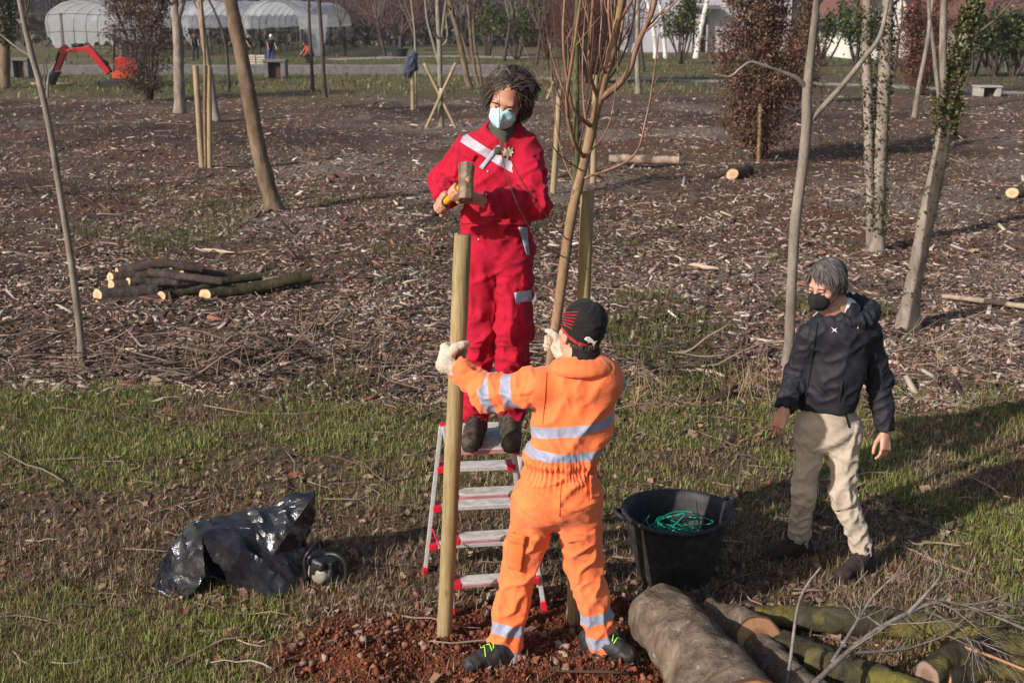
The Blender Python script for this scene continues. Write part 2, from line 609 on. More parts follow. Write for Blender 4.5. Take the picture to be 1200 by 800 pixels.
def flakes(name, label, x, y, L, W, col, seed, tilt=.5, curl=.25, z=None, mat=None, lift=.006):
    """curled leaf or bark flakes: two bent quads"""
    r = np.random.default_rng(seed); n = len(x)
    q = r.normal(size=(n, 3)) * np.array([tilt, tilt, 0]) + np.array([0, 0, 1.0]); q /= np.linalg.norm(q, axis=1)[:, None]
    ya = r.uniform(0, 2 * PI, n)
    u = np.stack([np.cos(ya), np.sin(ya), np.zeros(n)], -1); u -= q * (u * q).sum(1)[:, None]; u /= np.linalg.norm(u, axis=1)[:, None]
    w = np.cross(q, u)
    c = np.stack([x, y, (GZ(x, y) + lift + L * .2 * tilt) if z is None else z], -1)
    cu = curl * (r.random(n) - .3)
    V = np.zeros((n, 6, 3))
    for k, (a, b, h) in enumerate(((-1, 0.25, 1), (-.1, -1, .1), (-.0, 1, .1), (0, 0, -.3), (1, -.15, 1), (.35, .85, .5))):
        V[:, k] = c + u * (a * L / 2)[:, None] + w * (b * W / 2)[:, None] + q * (h * cu * L)[:, None]
    f = np.array([(0, 1, 3, 2), (2, 3, 4, 5), (3, 1, 4, 4)])
    F4 = (np.arange(n)[:, None, None] * 6 + np.array([(0, 1, 3, 2), (3, 1, 4, 5)])[None]).reshape(-1, 4)
    o = mesh_obj(name, V.reshape(-1, 3), F4, mat or attr_mat("leaf_litter", .8, trans=.15), smooth=False, cols=np.clip(np.repeat(col, 6, axis=0), 0, 1))
    return tag(o, label, None, None, "stuff")

def blades(name, label, x, y, L, W, col, seed, lean=.6, lift=-.004):
    """bent grass blades"""
    r = np.random.default_rng(seed); n = len(x)
    ya = r.uniform(0, 2 * PI, n); ln = np.abs(r.normal(.35, lean, n))
    d = np.stack([np.cos(ya), np.sin(ya), np.zeros(n)], -1)
    yb = ya + PI / 2 + r.normal(0, .5, n)
    s = np.stack([np.cos(yb), np.sin(yb), np.zeros(n)], -1)
    c = np.stack([x, y, GZ(x, y) + lift], -1)
    a1 = np.minimum(ln * 1.0, 1.4); a2 = np.minimum(ln * 1.9, 1.75)
    p1 = c + (d * np.sin(a1)[:, None] + np.array([0, 0, 1.0]) * np.cos(a1)[:, None]) * (L * .5)[:, None]
    p2 = p1 + (d * np.sin(a2)[:, None] + np.array([0, 0, 1.0]) * np.cos(a2)[:, None]) * (L * .5)[:, None]
    V = np.stack([c - s * (W / 2)[:, None], c + s * (W / 2)[:, None], p1 + s * (W * .42)[:, None], p1 - s * (W * .42)[:, None], p2 + s * (W * .1)[:, None], p2 - s * (W * .1)[:, None]], 1)
    F = (np.arange(n)[:, None, None] * 6 + np.array([(0, 1, 2, 3), (3, 2, 4, 5)])[None]).reshape(-1, 4)
    sh = np.repeat(col, 6, axis=0)
    o = mesh_obj(name, V.reshape(-1, 3), F, attr_mat("grass_blades", .6, trans=.3), smooth=True, cols=np.clip(sh, 0, 1))
    return tag(o, label, None, None, "stuff")

CHIP_PAL = [(.42, .33, .27, 3.2), (.37, .30, .26, 3.4), (.28, .20, .16, 3.2), (.50, .42, .35, .8), (.60, .52, .42, .12), (.10, .064, .05, 2.4), (.22, .095, .058, 1.6), (.045, .032, .027, 1.6)]
LEAF_PAL = [(.24, .145, .095, 3), (.31, .21, .15, 2.4), (.15, .088, .06, 3), (.36, .26, .19, .9), (.21, .085, .045, 1.5), (.06, .04, .03, 2)]
GREEN_PAL = [(.15, .19, .038, 3), (.225, .26, .056, 3), (.31, .31, .085, 2.2), (.065, .092, .024, 1.6), (.34, .28, .14, 1.4), (.20, .13, .07, 1.0)]
STRAW_PAL = [(.33, .24, .145, 2.6), (.23, .155, .092, 3), (.44, .35, .225, 1.4), (.14, .088, .055, 2.6), (.10, .115, .035, 1.3), (.22, .10, .05, 1.2)]

def build_cover():
    r = np.random.default_rng(5)
    dist = lambda y: 1 + np.clip(y - 8, 0, 40) / 22.0
    # wood chips of the mulch
    dens = lambda x, y: np.clip(MULCHW(x, y) * (.25 + 1.4 * sstep(.36, .60, n2(x, y, 2.2, 81, 4))) * (.35 + 1.3 * sstep(.40, .62, n2(x, y, .55, 83, 3))), 0, 1) * (1 - .6 * sstep(.55, .68, n2(x, y, 3.0, 63, 3) + .10 * sstep(24, 34, y) * sstep(0, 4, -x)))
    n = 130000
    x, y = sample_px(n, -220, 1420, 112, 475, dens, 1.2, 1)
    L = np.exp(r.normal(-3.5, .62, len(x))) * dist(y) ** .5; W = L * r.uniform(.12, .42, len(x)); T = W * r.uniform(.15, .5, len(x))
    chips("wood_chips", "pale and brown wood chips scattered over the cleared ground", x, y, np.minimum(L, .4), np.clip(W, .004, .07), np.clip(T, .003, .03), pick(CHIP_PAL, len(x), r), 2)
    # bark flakes and dead leaves in the mulch and on the grass
    w2 = lambda x, y: np.clip(MULCHW(x, y) * .8 + .10 + .25 * (1 - GREENW(x, y)) * (y < 9), 0, 1) * (1 - .85 * SOILW(x, y))
    x, y = sample_px(60000, -220, 1420, 118, 830, w2, 1.0, 3)
    L = np.exp(r.normal(-3.2, .35, len(x))) * dist(y) ** .5
    flakes("dead_leaves", "curled dead leaves and bark flakes lying all over the ground", x, y, L, L * r.uniform(.35, .8, len(x)), pick(LEAF_PAL, len(x), r), 4)
    # dark strips of bark that break up the mulch
    lw = lambda x, y: MULCHW(x, y) * sstep(.50, .66, n2(x, y, 1.1, 85, 4))
    x, y = sample_px(9000, -80, 1280, 112, 470, lw, .9, 23)
    L = np.exp(r.normal(-2.5, .5, len(x))) * dist(y) ** .5; W = L * r.uniform(.10, .28, len(x)); T = L * r.uniform(.03, .08, len(x))
    chips("bark_strips", "dark strips of bark and root lying in the mulch", x, y, np.clip(L, .03, .4), np.clip(W, .008, .07), np.clip(T, .004, .025), pick([(.075, .05, .037, 3), (.11, .07, .05, 2), (.05, .036, .03, 3), (.15, .075, .048, 1)], len(x), r), 24, tilt=.22)
    # green grass
    gw = lambda x, y: np.clip(GREENW(x, y) ** 1.25 * 1.5, 0, 1)
    x, y = sample_px(165000, -220, 1420, 432, 840, gw, 1.0, 6)
    L = r.uniform(.025, .065, len(x)) * (.55 + 1.1 * n2(x, y, .5, 90, 2)); W = r.uniform(.0030, .0062, len(x))
    blades("grass", "short green winter grass in uneven tufts", x, y, L, W, pick(GREEN_PAL, len(x), r) * (.75 + .6 * n2(x, y, .8, 93, 3))[:, None], 7, lean=.95)
    # straw and withered grass between
    sw = lambda x, y: np.clip((.75 - .4 * GREENW(x, y)) * (1 - .93 * SOILW(x, y)) * (1 - .9 * MULCHW(x, y)) * (.25 + 1.2 * sstep(.35, .6, n2(x, y, .7, 95, 3))), 0, 1)
    x, y = sample_px(155000, -220, 1420, 432, 840, sw, 1.0, 8)
    L = r.uniform(.03, .085, len(x)); W = r.uniform(.0028, .0055, len(x))
    blades("dry_grass", "matted straw coloured withered grass", x, y, L, W, pick(STRAW_PAL, len(x), r) * (.7 + .7 * n2(x, y, .6, 94, 3))[:, None], 9, lean=1.5)
    # rough grass of the far lawn
    fw = lambda x, y: sstep(43, 50, y) * (.35 + .65 * (1 - sstep(4, 10, x) * (1 - sstep(56, 64, y))))
    x, y = sample_px(19000, -220, 1420, 66, 128, fw, 1.0, 18)
    L = r.uniform(.08, .22, len(x)); W = r.uniform(.03, .07, len(x))
    blades("lawn_grass", "rough yellowish grass of the far lawn", x, y, L, W, pick([(.15, .155, .05, 3), (.10, .12, .035, 3), (.24, .20, .10, 2), (.16, .11, .065, 1)], len(x), r), 19, lean=.9)
    # sparse weeds through the mulch
    ww = lambda x, y: MULCHW(x, y) * sstep(.60, .68, n2(x, y, 1.5, 101, 4)) * (1 - sstep(11, 26, y) * .7)
    x, y = sample_px(17000, -80, 1280, 150, 470, ww, 1.0, 10)
    L = r.uniform(.04, .11, len(x)); W = r.uniform(.006, .012, len(x)) * dist(y) ** .5
    blades("weeds", "low dark green weeds growing through the mulch", x, y, L, W, pick([(.075, .095, .03, 2), (.10, .125, .035, 2), (.15, .13, .055, 2), (.13, .085, .045, 2)], len(x), r), 11)
    # clods of red earth
    x, y = sample_px(42000, 330, 860, 650, 840, lambda x, y: SOILW(x, y) ** 1.5, 1.0, 12)
    L = np.exp(r.normal(-5.25, .66, len(x))); 
    chips("soil_clods", "crumbled clods of red earth around the planting hole", x, y, np.clip(L, .003, .045), np.clip(L * .75, .003, .04), np.clip(L * .5, .002, .022), pick([(.18, .054, .025, 4), (.15, .044, .021, 3), (.21, .072, .036, 1.2), (.10, .033, .019, 2.0), (.28, .17, .12, .12)], len(x), r), 13, tilt=.6)
    # twigs
    tw = MB(); rr = random.Random(3)
    def one(x, y, L, rad, col):
        a = rr.uniform(0, 6.28); p = np.array([x, y, float(GZ(x, y)) + rad + .006]); pts = [p]
        m = 5
        for j in range(m):
            a += rr.gauss(0, .28); p = p + np.array([math.cos(a), math.sin(a), rr.gauss(.02, .10)]) * L / m
            p[2] = max(p[2], float(GZ(p[0], p[1])) + rad); pts.append(p)
        tw.tube(pts, [rad * (1 - .6 * j / m) for j in range(m + 1)], 5, 0, True, col)
    xs, ys = sample_px(2600, -60, 1260, 130, 800, lambda x, y: np.clip(MULCHW(x, y) + .18, 0, 1) * (1 - .92 * SOILW(x, y)), 1.0, 14)
    cs = pick([(.13, .085, .065, 3), (.22, .155, .12, 2.5), (.30, .23, .18, .8), (.07, .05, .042, 2)], len(xs), r)
    for x, y, c in zip(xs, ys, cs):
        one(x, y, math.exp(rr.gauss(-1.15, .5)), rr.uniform(.0035, .009) * (1 + max(0, y - 8) / 30), tuple(np.clip(c, 0, 1)))
    o = tw.build("twigs", attr_mat("twig_bark", .9), cols=True)
    tag(o, "thin broken twigs strewn over mulch and grass", None, None, "stuff")
# ================================================================== PEOPLE
from mathutils.bvhtree import BVHTree

def fabric(name, col, rough=0.88, stripe=None, weave=900.0, soil=None, sheen=0.15, bump=0.12, col2=None):
    """woven cloth: slight fading, fine weave, creases; 'stripe' attribute > 0 becomes the sewn band"""
    m, nt, bs = mat_new(name)
    f = tex_noise(nt, 7.0, 5, 0.6)
    r = ramp(nt, f, [(0.3, tuple(c * 0.86 for c in col)), (0.55, col), (0.75, col2 or tuple(min(1, c * 1.1) for c in col))])
    out = r.outputs[0]
    if soil:
        g = tex_noise(nt, 3.2, 6, 0.7)
        rr = ramp(nt, g, [(0.52, (0, 0, 0)), (0.72, (1, 1, 1))])
        mx = nd(nt, "ShaderNodeMix", data_type="RGBA"); mx.inputs[7].default_value = c4(soil)
        ml = nd(nt, "ShaderNodeMath", operation="MULTIPLY"); ml.inputs[1].default_value = 0.5
        lk(nt, rr.outputs[0], ml.inputs[0]); lk(nt, ml.outputs[0], mx.inputs[0]); lk(nt, out, mx.inputs[6]); out = mx.outputs[2]
    if stripe is not None:
        a = nd(nt, "ShaderNodeAttribute"); a.attribute_name = "stripe"
        gt = nd(nt, "ShaderNodeMath", operation="GREATER_THAN"); gt.inputs[1].default_value = 0.0
        lk(nt, a.outputs["Fac"], gt.inputs[0])
        mx = nd(nt, "ShaderNodeMix", data_type="RGBA"); mx.inputs[7].default_value = c4(stripe)
        lk(nt, gt.outputs[0], mx.inputs[0]); lk(nt, out, mx.inputs[6]); out = mx.outputs[2]
        ro = nd(nt, "ShaderNodeMix", data_type="FLOAT"); ro.inputs[2].default_value = rough; ro.inputs[3].default_value = 0.45
        lk(nt, gt.outputs[0], ro.inputs[0]); lk(nt, ro.outputs[0], bs.inputs["Roughness"])
    lk(nt, out, bs.inputs["Base Color"])
    if stripe is None: bs.inputs["Roughness"].default_value = rough
    bs.inputs["Specular IOR Level"].default_value = 0.25
    bs.inputs["Sheen Weight"].default_value = sheen
    bs.inputs["Sheen Roughness"].default_value = 0.5
    # fine creases: ridges where a warped noise crosses its middle value
    def ridge(sc, st):
        f_ = tex_noise(nt, sc, 2, 0.5, dist=0.9, stretch=st)
        m1 = nd(nt, "ShaderNodeMath", operation="SUBTRACT"); m1.inputs[1].default_value = .5; lk(nt, f_, m1.inputs[0])
        m2 = nd(nt, "ShaderNodeMath", operation="ABSOLUTE"); lk(nt, m1.outputs[0], m2.inputs[0])
        m3 = nd(nt, "ShaderNodeMath", operation="MULTIPLY_ADD"); m3.inputs[1].default_value = -5.0; m3.inputs[2].default_value = 1.0; m3.use_clamp = True
        lk(nt, m2.outputs[0], m3.inputs[0]); return m3.outputs[0]
    ra = nd(nt, "ShaderNodeMath", operation="MULTIPLY_ADD"); ra.inputs[1].default_value = .6
    lk(nt, ridge(24.0, (1, 1, 1.6)), ra.inputs[0]); lk(nt, ridge(9.0, (1, 1, 1.5)), ra.inputs[2])
    b1 = nd(nt, "ShaderNodeBump"); b1.inputs["Strength"].default_value = min(1, bump * 2.6); b1.inputs["Distance"].default_value = 0.0038
    lk(nt, ra.outputs[0], b1.inputs["Height"])
    wv = tex_noise(nt, weave, 1, 0.5)
    b2 = nd(nt, "ShaderNodeBump"); b2.inputs["Strength"].default_value = bump; b2.inputs["Distance"].default_value = 0.001
    lk(nt, wv, b2.inputs["Height"]); lk(nt, b1.outputs[0], b2.inputs["Normal"])
    lk(nt, b2.outputs[0], bs.inputs["Normal"])
    return m

def skin_mat(name, col, red):
    m, nt, bs = mat_new(name)
    f = tex_noise(nt, 22.0, 5, 0.6)
    r = ramp(nt, f, [(0.3, red), (0.55, col), (0.75, tuple(min(1, c * 1.12) for c in col))])
    lk(nt, r.outputs[0], bs.inputs["Base Color"])
    bs.inputs["Roughness"].default_value = 0.52
    bs.inputs["Subsurface Weight"].default_value = 0.08
    bs.inputs["Subsurface Radius"].default_value = (0.012, 0.005, 0.003)
    add_bump(nt, bs, tex_noise(nt, 160, 3), 0.15, 0.001)
    return m

FOLD_K = 1.2
def folds(V, F, bones, seed=0):
    """creases of a loose garment: ridges that ring each limb and gather at its joints.
    bones: (a, b, radius, amp at a, amp in the middle, amp at b, wavelength)"""
    N = vnormals(V, F)
    best = np.full(len(V), 1e9); disp = np.zeros(len(V)); S = np.zeros(len(V)); who = np.zeros(len(V), int)
    for i, (a, b, r, A0, A1, A2, lam) in enumerate(bones):
        a = np.asarray(a, float); b = np.asarray(b, float); ab = b - a; L = np.linalg.norm(ab); t_ = ab / L
        s = (V - a) @ t_
        tt = np.clip(s / L, 0, 1)
        off = V - (a + np.clip(s, 0, L)[:, None] * t_)
        d = np.linalg.norm(off, axis=1) / r
        u = unit(np.cross(t_, [0.3, 0.9, 0.1])); w = np.cross(t_, u)
        e = off / (np.linalg.norm(off, axis=1)[:, None] + 1e-9)
        cu, cw = e @ u, e @ w
        q = np.stack([(s + 0.35 * r * cu - 0.3 * r * cw) / lam, cu * 1.1 + i * 7.3, cw * 1.1], 1)
        n1 = 1 - np.abs(2 * noise3(q, seed + i) - 1)
        q2 = np.stack([(s - 0.5 * r * cu) / (lam * 0.55), cu * 1.6 + 3, cw * 1.6 + i], 1)
        n2_ = 1 - np.abs(2 * noise3(q2, seed + 31 + i) - 1)
        q3 = np.stack([s / (lam * 3.0), cu * 1.3, cw * 1.3 + 2 * i], 1)
        big = noise3(q3, seed + 60 + i) - 0.5
        amp = A0 * (1 - tt) ** 2 * 1.0 + A2 * tt ** 2 + A1 * 4 * tt * (1 - tt) * 0.6
        dd = amp * (1.15 * (n1 ** 3 - 0.3) + 0.6 * (n2_ ** 3 - 0.3) + 0.8 * big)
        wgt = d < best
        dd = dd * FOLD_K
        disp = np.where(wgt, dd, disp); S = np.where(wgt, s, S); who = np.where(wgt, i, who); best = np.where(wgt, d, best)
    # ease the seams between limbs
    for _ in range(2):
        acc = np.zeros(len(V)); c = np.zeros(len(V))
        for i in range(4):
            np.add.at(acc, F[:, i], disp[F[:, (i + 1) % 4]]); np.add.at(c, F[:, i], 1)
        disp = 0.5 * disp + 0.5 * acc / np.maximum(c, 1)
    return V + N * disp[:, None], S, who

def patch_on(name, V, F, quad, mat, parent, loc, nu=8, nv=6, lift=0.003, poly=None, camo=None):
    """a sewn piece (flap, badge, logo) laid on the garment where the photo shows it; follows the cloth"""
    bv = BVHTree.FromPolygons([Vector(v) for v in V], [tuple(f) for f in F])
    cam = Vector((0, 0, CAM_H))
    def hit(px, py):
        d = (Vector(at(px, py, 5.0)) - cam).normalized()
        h = bv.ray_cast(cam, d)
        if h[0] is None:
            n = min((bv.find_nearest(cam + d * r_) for r_ in np.linspace(4.4, 7.2, 57)), key=lambda q_: q_[3])
            return n[0] + n[1] * lift
        nn = h[1] if h[1].dot(d) < 0 else -h[1]
        return h[0] + nn * lift - d * lift * 0.7
    if poly is None:
        P, Q = [], []
        for j in range(nv + 1):
            for i in range(nu + 1):
                u, v = i / nu, j / nv
                x = (1 - v) * ((1 - u) * quad[0][0] + u * quad[1][0]) + v * ((1 - u) * quad[3][0] + u * quad[2][0])
                y = (1 - v) * ((1 - u) * quad[0][1] + u * quad[1][1]) + v * ((1 - u) * quad[3][1] + u * quad[2][1])
                P.append(hit(x, y))
        for j in range(nv):
            for i in range(nu):
                b = j * (nu + 1) + i
                Q.append((b, b + nu + 1, b + nu + 2, b + 1))
    else:
        P = [hit(*p) for p in poly]; Q = [tuple(reversed(range(len(P))))]
        area = sum(poly[i][0] * poly[(i + 1) % len(poly)][1] - poly[(i + 1) % len(poly)][0] * poly[i][1] for i in range(len(poly)))
        if area < 0: Q = [tuple(range(len(P)))]
    o = mesh_obj(name, np.array(P) - loc, Q, mat, parent, smooth=poly is None)
    md = o.modifiers.new("thickness", "SOLIDIFY"); md.thickness = 0.003; md.offset = 0
    return o

# ------------------------------------------------------------------ heads, hair, hands, boots
def frame(fwd, up):
    f = unit(fwd); u = np.asarray(up, float); r = unit(np.cross(f, u)); u = np.cross(r, f)
    return np.stack([r, f, u], 1)       # columns: right, forward, up

def head_sdf(S, c, R, k=1.0):
    L = lambda x, y, z: c + R @ np.array([x, y, z]) * k
    E = lambda p, r, kk=0.02, mode="u": S.ell(L(*p), np.array(r) * k, R, kk, mode)
    E((0, -.015, .035), (.076, .097, .090))
    E((0, .028, -.030), (.063, .068, .086), .03)
    E((0, .048, -.080), (.044, .044, .036), .03)
    S.cone(L(-.034, .083, .026), L(.034, .083, .026), .012, .012, .02)
    S.cone(L(0, .092, .012), L(0, .112, -.028), .009, .0145, .012)
    for s in (-1, 1):
        E((s * .010, .102, -.032), (.009, .009, .007), .01)
        E((s * .043, .062, -.022), (.022, .022, .018), .02)
        E((s * .031, .101, .004), (.017, .012, .0095), .010, "s")
        E((s * .031, .0875, .0105), (.0155, .0125, .0085), .003)
        E((s * .031, .0865, -.0065), (.0150, .0120, .0060), .003)
        E((s * .078, -.008, -.012), (.009, .019, .031), .008)
        E((s * .088, -.004, -.012), (.006, .009, .018), .006, "s")
    S.cone(L(-.018, .096, -.058), L(.018, .096, -.058), .007, .007, .008)
    S.cone(L(-.016, .095, -.069), L(.016, .095, -.069), .008, .008, .008)
    S.cone(L(0, -.02, -.07), L(0, -.04, -.18), .056, .062, .03)
    return L

def eyes(parent, L, R, loc, white, iris):
    for s in (-1, 1):
        mb = MB(loc)
        c = L(s * .031, .0865, .004)
        rows = []
        for i in range(9):
            th = PI * i / 8
            for j in range(12):
                ph = 2 * PI * j / 12
                mb.V.append(c + R @ np.array([math.sin(th) * math.cos(ph), math.cos(th), math.sin(th) * math.sin(ph)]) * 0.0118 - loc)
                mb.C.append((1, 1, 1))
        for i in range(8):
            for j in range(12):
                mb.F.append((i * 12 + j, i * 12 + (j + 1) % 12, (i + 1) * 12 + (j + 1) % 12, (i + 1) * 12 + j)); mb.M.append(1 if i < 2 else 0)
        mb.build("eye", [white, iris], parent)

def hair_locks(mb, c, R, k, n, length, seed, front, low, flow, wave=0.01, puff=(1.0, 1.1), rad=0.003, cols=((.02, .015, .012),), grav=.25, ears=True, skip=None, jit=.03):
    """locks of hair rooted on the skull; flow(p) gives the combing direction in the head's own axes, then weight takes over"""
    rr = np.random.default_rng(seed)
    ctr = np.array([0, -.018, .032]); rad3 = np.array([.080, .101, .094])
    gdown = R.T @ np.array([0, 0, -1.0])
    made = 0; i = 0
    while made < n and i < n * 12:
        i += 1
        z = rr.uniform(-0.9, 1); a = rr.uniform(0, 2 * PI)
        q = np.array([math.sqrt(1 - z * z) * math.cos(a), math.sqrt(1 - z * z) * math.sin(a), z])
        p = ctr + q * rad3
        if p[1] > 0.015 and p[2] < front - 1.6 * max(0, abs(p[0]) - .03) + rr.uniform(-.005, .005): continue
        if ears and -.03 < p[1] <= 0.03 and p[2] < .015: continue
        if p[2] < low: continue
        if skip is not None and skip(p): continue
        nrm = unit(q / rad3)
        m = 9; Ln = length * rr.uniform(.7, 1.15); pts = [p.copy()]
        ph = 9 * p[0] / .08 + rr.uniform(0, 1.2); pf = rr.uniform(*puff)
        d = unit(flow(p) + rr.normal(0, jit, 3))
        d = unit(d - nrm * min(0, d @ nrm) + nrm * .15)
        for s in range(m):
            t = (s + 1) / m
            f = flow(p)
            d = unit(d * .62 + f * .22 + gdown * grav * (.4 + t) + rr.normal(0, jit, 3))
            p = p + d * Ln / m + (R.T @ np.array([math.sin(ph + t * 6), 0, math.cos(ph + t * 5)])) * wave * .35
            e = (p - ctr) / rad3; l = np.linalg.norm(e); lim = 1 + (pf - 1) * min(1, t * 2.2)
            if l < lim: p = ctr + e / l * rad3 * lim
            elif l > lim * 1.10 and t < .6: p = ctr + e / l * rad3 * lim * 1.10
            pts.append(p.copy())
        col = cols[rr.integers(len(cols))]; g = rr.uniform(.8, 1.2)
        W = [c + R @ x * k for x in pts]
        r_ = rad * rr.uniform(.7, 1.3)
        mb.tube(W, [r_ * (1 - .75 * (j / m) ** 1.5) for j in range(m + 1)], 3, 0, False, tuple(g * x for x in col))
        made += 1

def flow_curtain(part=.0, back=.35):
    def f(p):
        s = 1.0 if p[0] > part else -1.0
        top = float(np.clip((p[2] - .03) / .08, 0, 1))
        return unit(np.array([s * (.35 + .65 * top), -back * (.5 + top) if p[1] > -.03 else -.25, -.9 + .75 * top]))
    return f

def flow_side(part=.03, s=-1.0):
    def f(p):
        top = float(np.clip((p[2] - .02) / .09, 0, 1))
        if p[1] < -.05: return unit(np.array([s * .15 * top, -.55 * top, -1 + .5 * top]))
        sd = s if p[0] * s > part * s else -s
        return unit(np.array([sd * (.25 + .55 * top), (.55 if p[1] > .02 else -.1) * top, -.9 + .55 * top]))
    return f

def hair_mat(name):
    m = attr_mat(name, rough=0.55, spec=0.35)
    return m

def hand_relaxed(S, w, d, n, th, k=1.0, curl=0.35):
    """w wrist, d fingers' direction, n out of the back of the hand, th towards the thumb"""
    d = unit(d); n = unit(n - d * np.dot(n, d)); th = unit(th - d * np.dot(th, d) - n * np.dot(th, n))
    P = lambda a, b, c_: w + (d * a + th * b + n * c_) * k
    for b in (-.028, -.009, .010, .027):
        S.cone(P(.01, b * .6, 0), P(.092, b, 0.002), .014 * k, .0115 * k, .012)
    S.cone(P(-.07, 0, 0), P(.02, 0, 0), .027 * k, .023 * k, .02, 0.75, n)
    for i, (b, L) in enumerate(((.028, .072), (.0095, .082), (-.009, .077), (-.027, .060))):
        p = P(.09, b, 0.0); ang = curl * (0.6 + .25 * i); r = .0088 - .0005 * i
        for j, f in enumerate((.45, .31, .24)):
            dr = d * math.cos(ang) - n * math.sin(ang) + th * b * (1.5 - j * .5)
            q = p + unit(dr) * L * f * k
            S.cone(p, q, r * k, (r - .0008) * k, .002)
            p = q; r -= .0008; ang += curl * 1.15
    p = P(.025, .026, -.006)
    for f, o_, r in ((.042, (.80, .42, -.40), .0135), (.033, (.94, .14, -.30), .0105), (.027, (.98, .02, -.22), .0095)):
        q = p + unit(d * o_[0] + th * o_[1] + n * o_[2]) * f * k
        S.cone(p, q, r * k, r * .88 * k, .004); p = q

def hand_grip(S, c, a, R, wrist, turn=1, k=1.0, plump=0.0, thumb_up=1, wrap=3.4, spread=1.0):
    """a hand closed on a rod through c along a; fingers go round one way (turn), the thumb the other"""
    a = unit(a); w = wrist - c; w = unit(w - a * np.dot(w, a)); t = np.cross(a, w) * turn
    pol = lambda ang, rr, ax: c + a * ax + (w * math.cos(ang) + t * math.sin(ang)) * rr
    base = np.asarray(wrist, float)
    for i, o_ in enumerate((.034, .012, -.010, -.031)):
        ax = o_ * k * spread * thumb_up
        kn = pol(0.75, R + .019 * k, ax)
        S.cone(base + a * ax * .45, kn, (.019 + plump) * k, (.0125 + plump) * k, .012)
        S.cone(pol(0.1, R + .024 * k, ax * .8), kn, (.016 + plump) * k, (.012 + plump) * k, .012)
        ln = (1.0, 1.06, 1.02, .88)[i]; rf = (.0098, .0100, .0096, .0086)[i] * k + plump
        stop = min(0.75 + wrap * ln * (1.0 if R < .03 else .030 / (R + 0.012) * 1.25), 0.75 + 4.6)
        pr = kn
        for s in range(1, 6):
            q = pol(0.75 + (stop - .75) * s / 5, R + rf * .92, ax * (1 - .06 * s))
            S.cone(pr, q, rf * (1.12 if s == 1 else 1), rf, .0022); pr = q
    # thumb: leaves the side of the palm and closes the other way
    ax0 = .030 * k * thumb_up
    p = base * .35 + pol(-.25, R + .02 * k, ax0) * .65
    an = 1.0 if R < .03 else .032 / (R + .012) * 1.2
    q1 = pol(-.55 * an - .1, R + .016 * k + plump, ax0 + .016 * k * thumb_up)
    q2 = pol(-1.25 * an - .1, R + .0125 * k + plump, ax0 + .026 * k * thumb_up)
    q3 = pol(-1.85 * an - .1, R + .011 * k + plump, ax0 + .030 * k * thumb_up)
    S.cone(base * .75 + p * .25, p, (.020 + plump) * k, (.017 + plump) * k, .012)
    S.cone(p, q1, (.0165 + plump) * k, (.0130 + plump) * k, .006); S.cone(q1, q2, (.0125 + plump) * k, (.0112 + plump) * k, .003); S.cone(q2, q3, (.0112 + plump) * k, (.0098 + plump) * k, .003)

def boot(name, parent, loc, ankle, toe, sole_z, mats, k=1.0, shaft=0.12, label=None):
    """ankle: leg axis at the hem; toe: horizontal direction of the foot; sole_z: ground"""
    t = unit([toe[0], toe[1], 0]); sd = np.array([t[1], -t[0], 0]); up = np.array([0, 0, 1.0])
    h = np.array([ankle[0], ankle[1], sole_z])
    P = lambda a, b, c_: h + (t * a + sd * b) * k + up * c_ * k
    S = SDF()
    S.cone(np.asarray(ankle, float) + up * .02, P(-.01, 0, .075), .055 * k, .050 * k, .03)
    S.cone(P(-.045, 0, .055), P(.06, 0, .055), .044 * k, .045 * k, .03)
    S.cone(P(.05, 0, .055), P(.155, 0.005, .042), .046 * k, .040 * k, .03)
    S.ell(P(.165, .004, .042), np.array([.048, .044, .036]) * k, np.stack([t, sd, up], 1), .02)
    S.cone(P(.02, 0, .10), P(.11, 0, .068), .036 * k, .030 * k, .03)
    S.cut(P(.06, 0, .014), -up, .28)
    V, F = S.mesh(.006)
    V, _, _ = folds(V, F, [(P(-.02, 0, .13), P(.16, 0, .05), .05, .004, .004, .003, .03)], 5)
    o = mesh_obj(name, V - loc, F, mats[0], parent)
    if label: o["label"] = label
    sb = SDF()
    sb.chain([P(-.058, 0, .014), P(.03, 0, .014), P(.115, .004, .014), P(.168, .004, .014)], [.036 * k, .037 * k, .044 * k, .040 * k], .02)
    sb.cut(P(.06, 0, .026), up, .3); sb.cut(P(.06, 0, 0.0), -up, .3)
    V2, F2 = sb.mesh(.006)
    mesh_obj("sole", V2 - loc, F2, mats[1], o)
    lm = MB(loc)
    bv = BVHTree.FromPolygons([Vector(v) for v in V], [tuple(f) for f in F])
    def on(p, lift=.003):
        h_ = bv.find_nearest(Vector(p)); return np.array(h_[0] + h_[1] * lift)
    for j in range(5):
        x = .025 + j * .02; z = .135 - j * .013
        s_ = 1 if j % 2 else -1
        lm.tube([on(P(x, -.024 * s_, z)), on(P(x + .006, 0, z + .03)), on(P(x + .012, .024 * s_, z - .005))], .0028 * k, 5)
    lm.build("laces", mats[2], o)
    return o

def inner_body(S, J):
    """the body under the clothes: one skin from head to ankles"""
    for a, b, ra, rb in J:
        S.cone(a, b, ra, rb, .05)

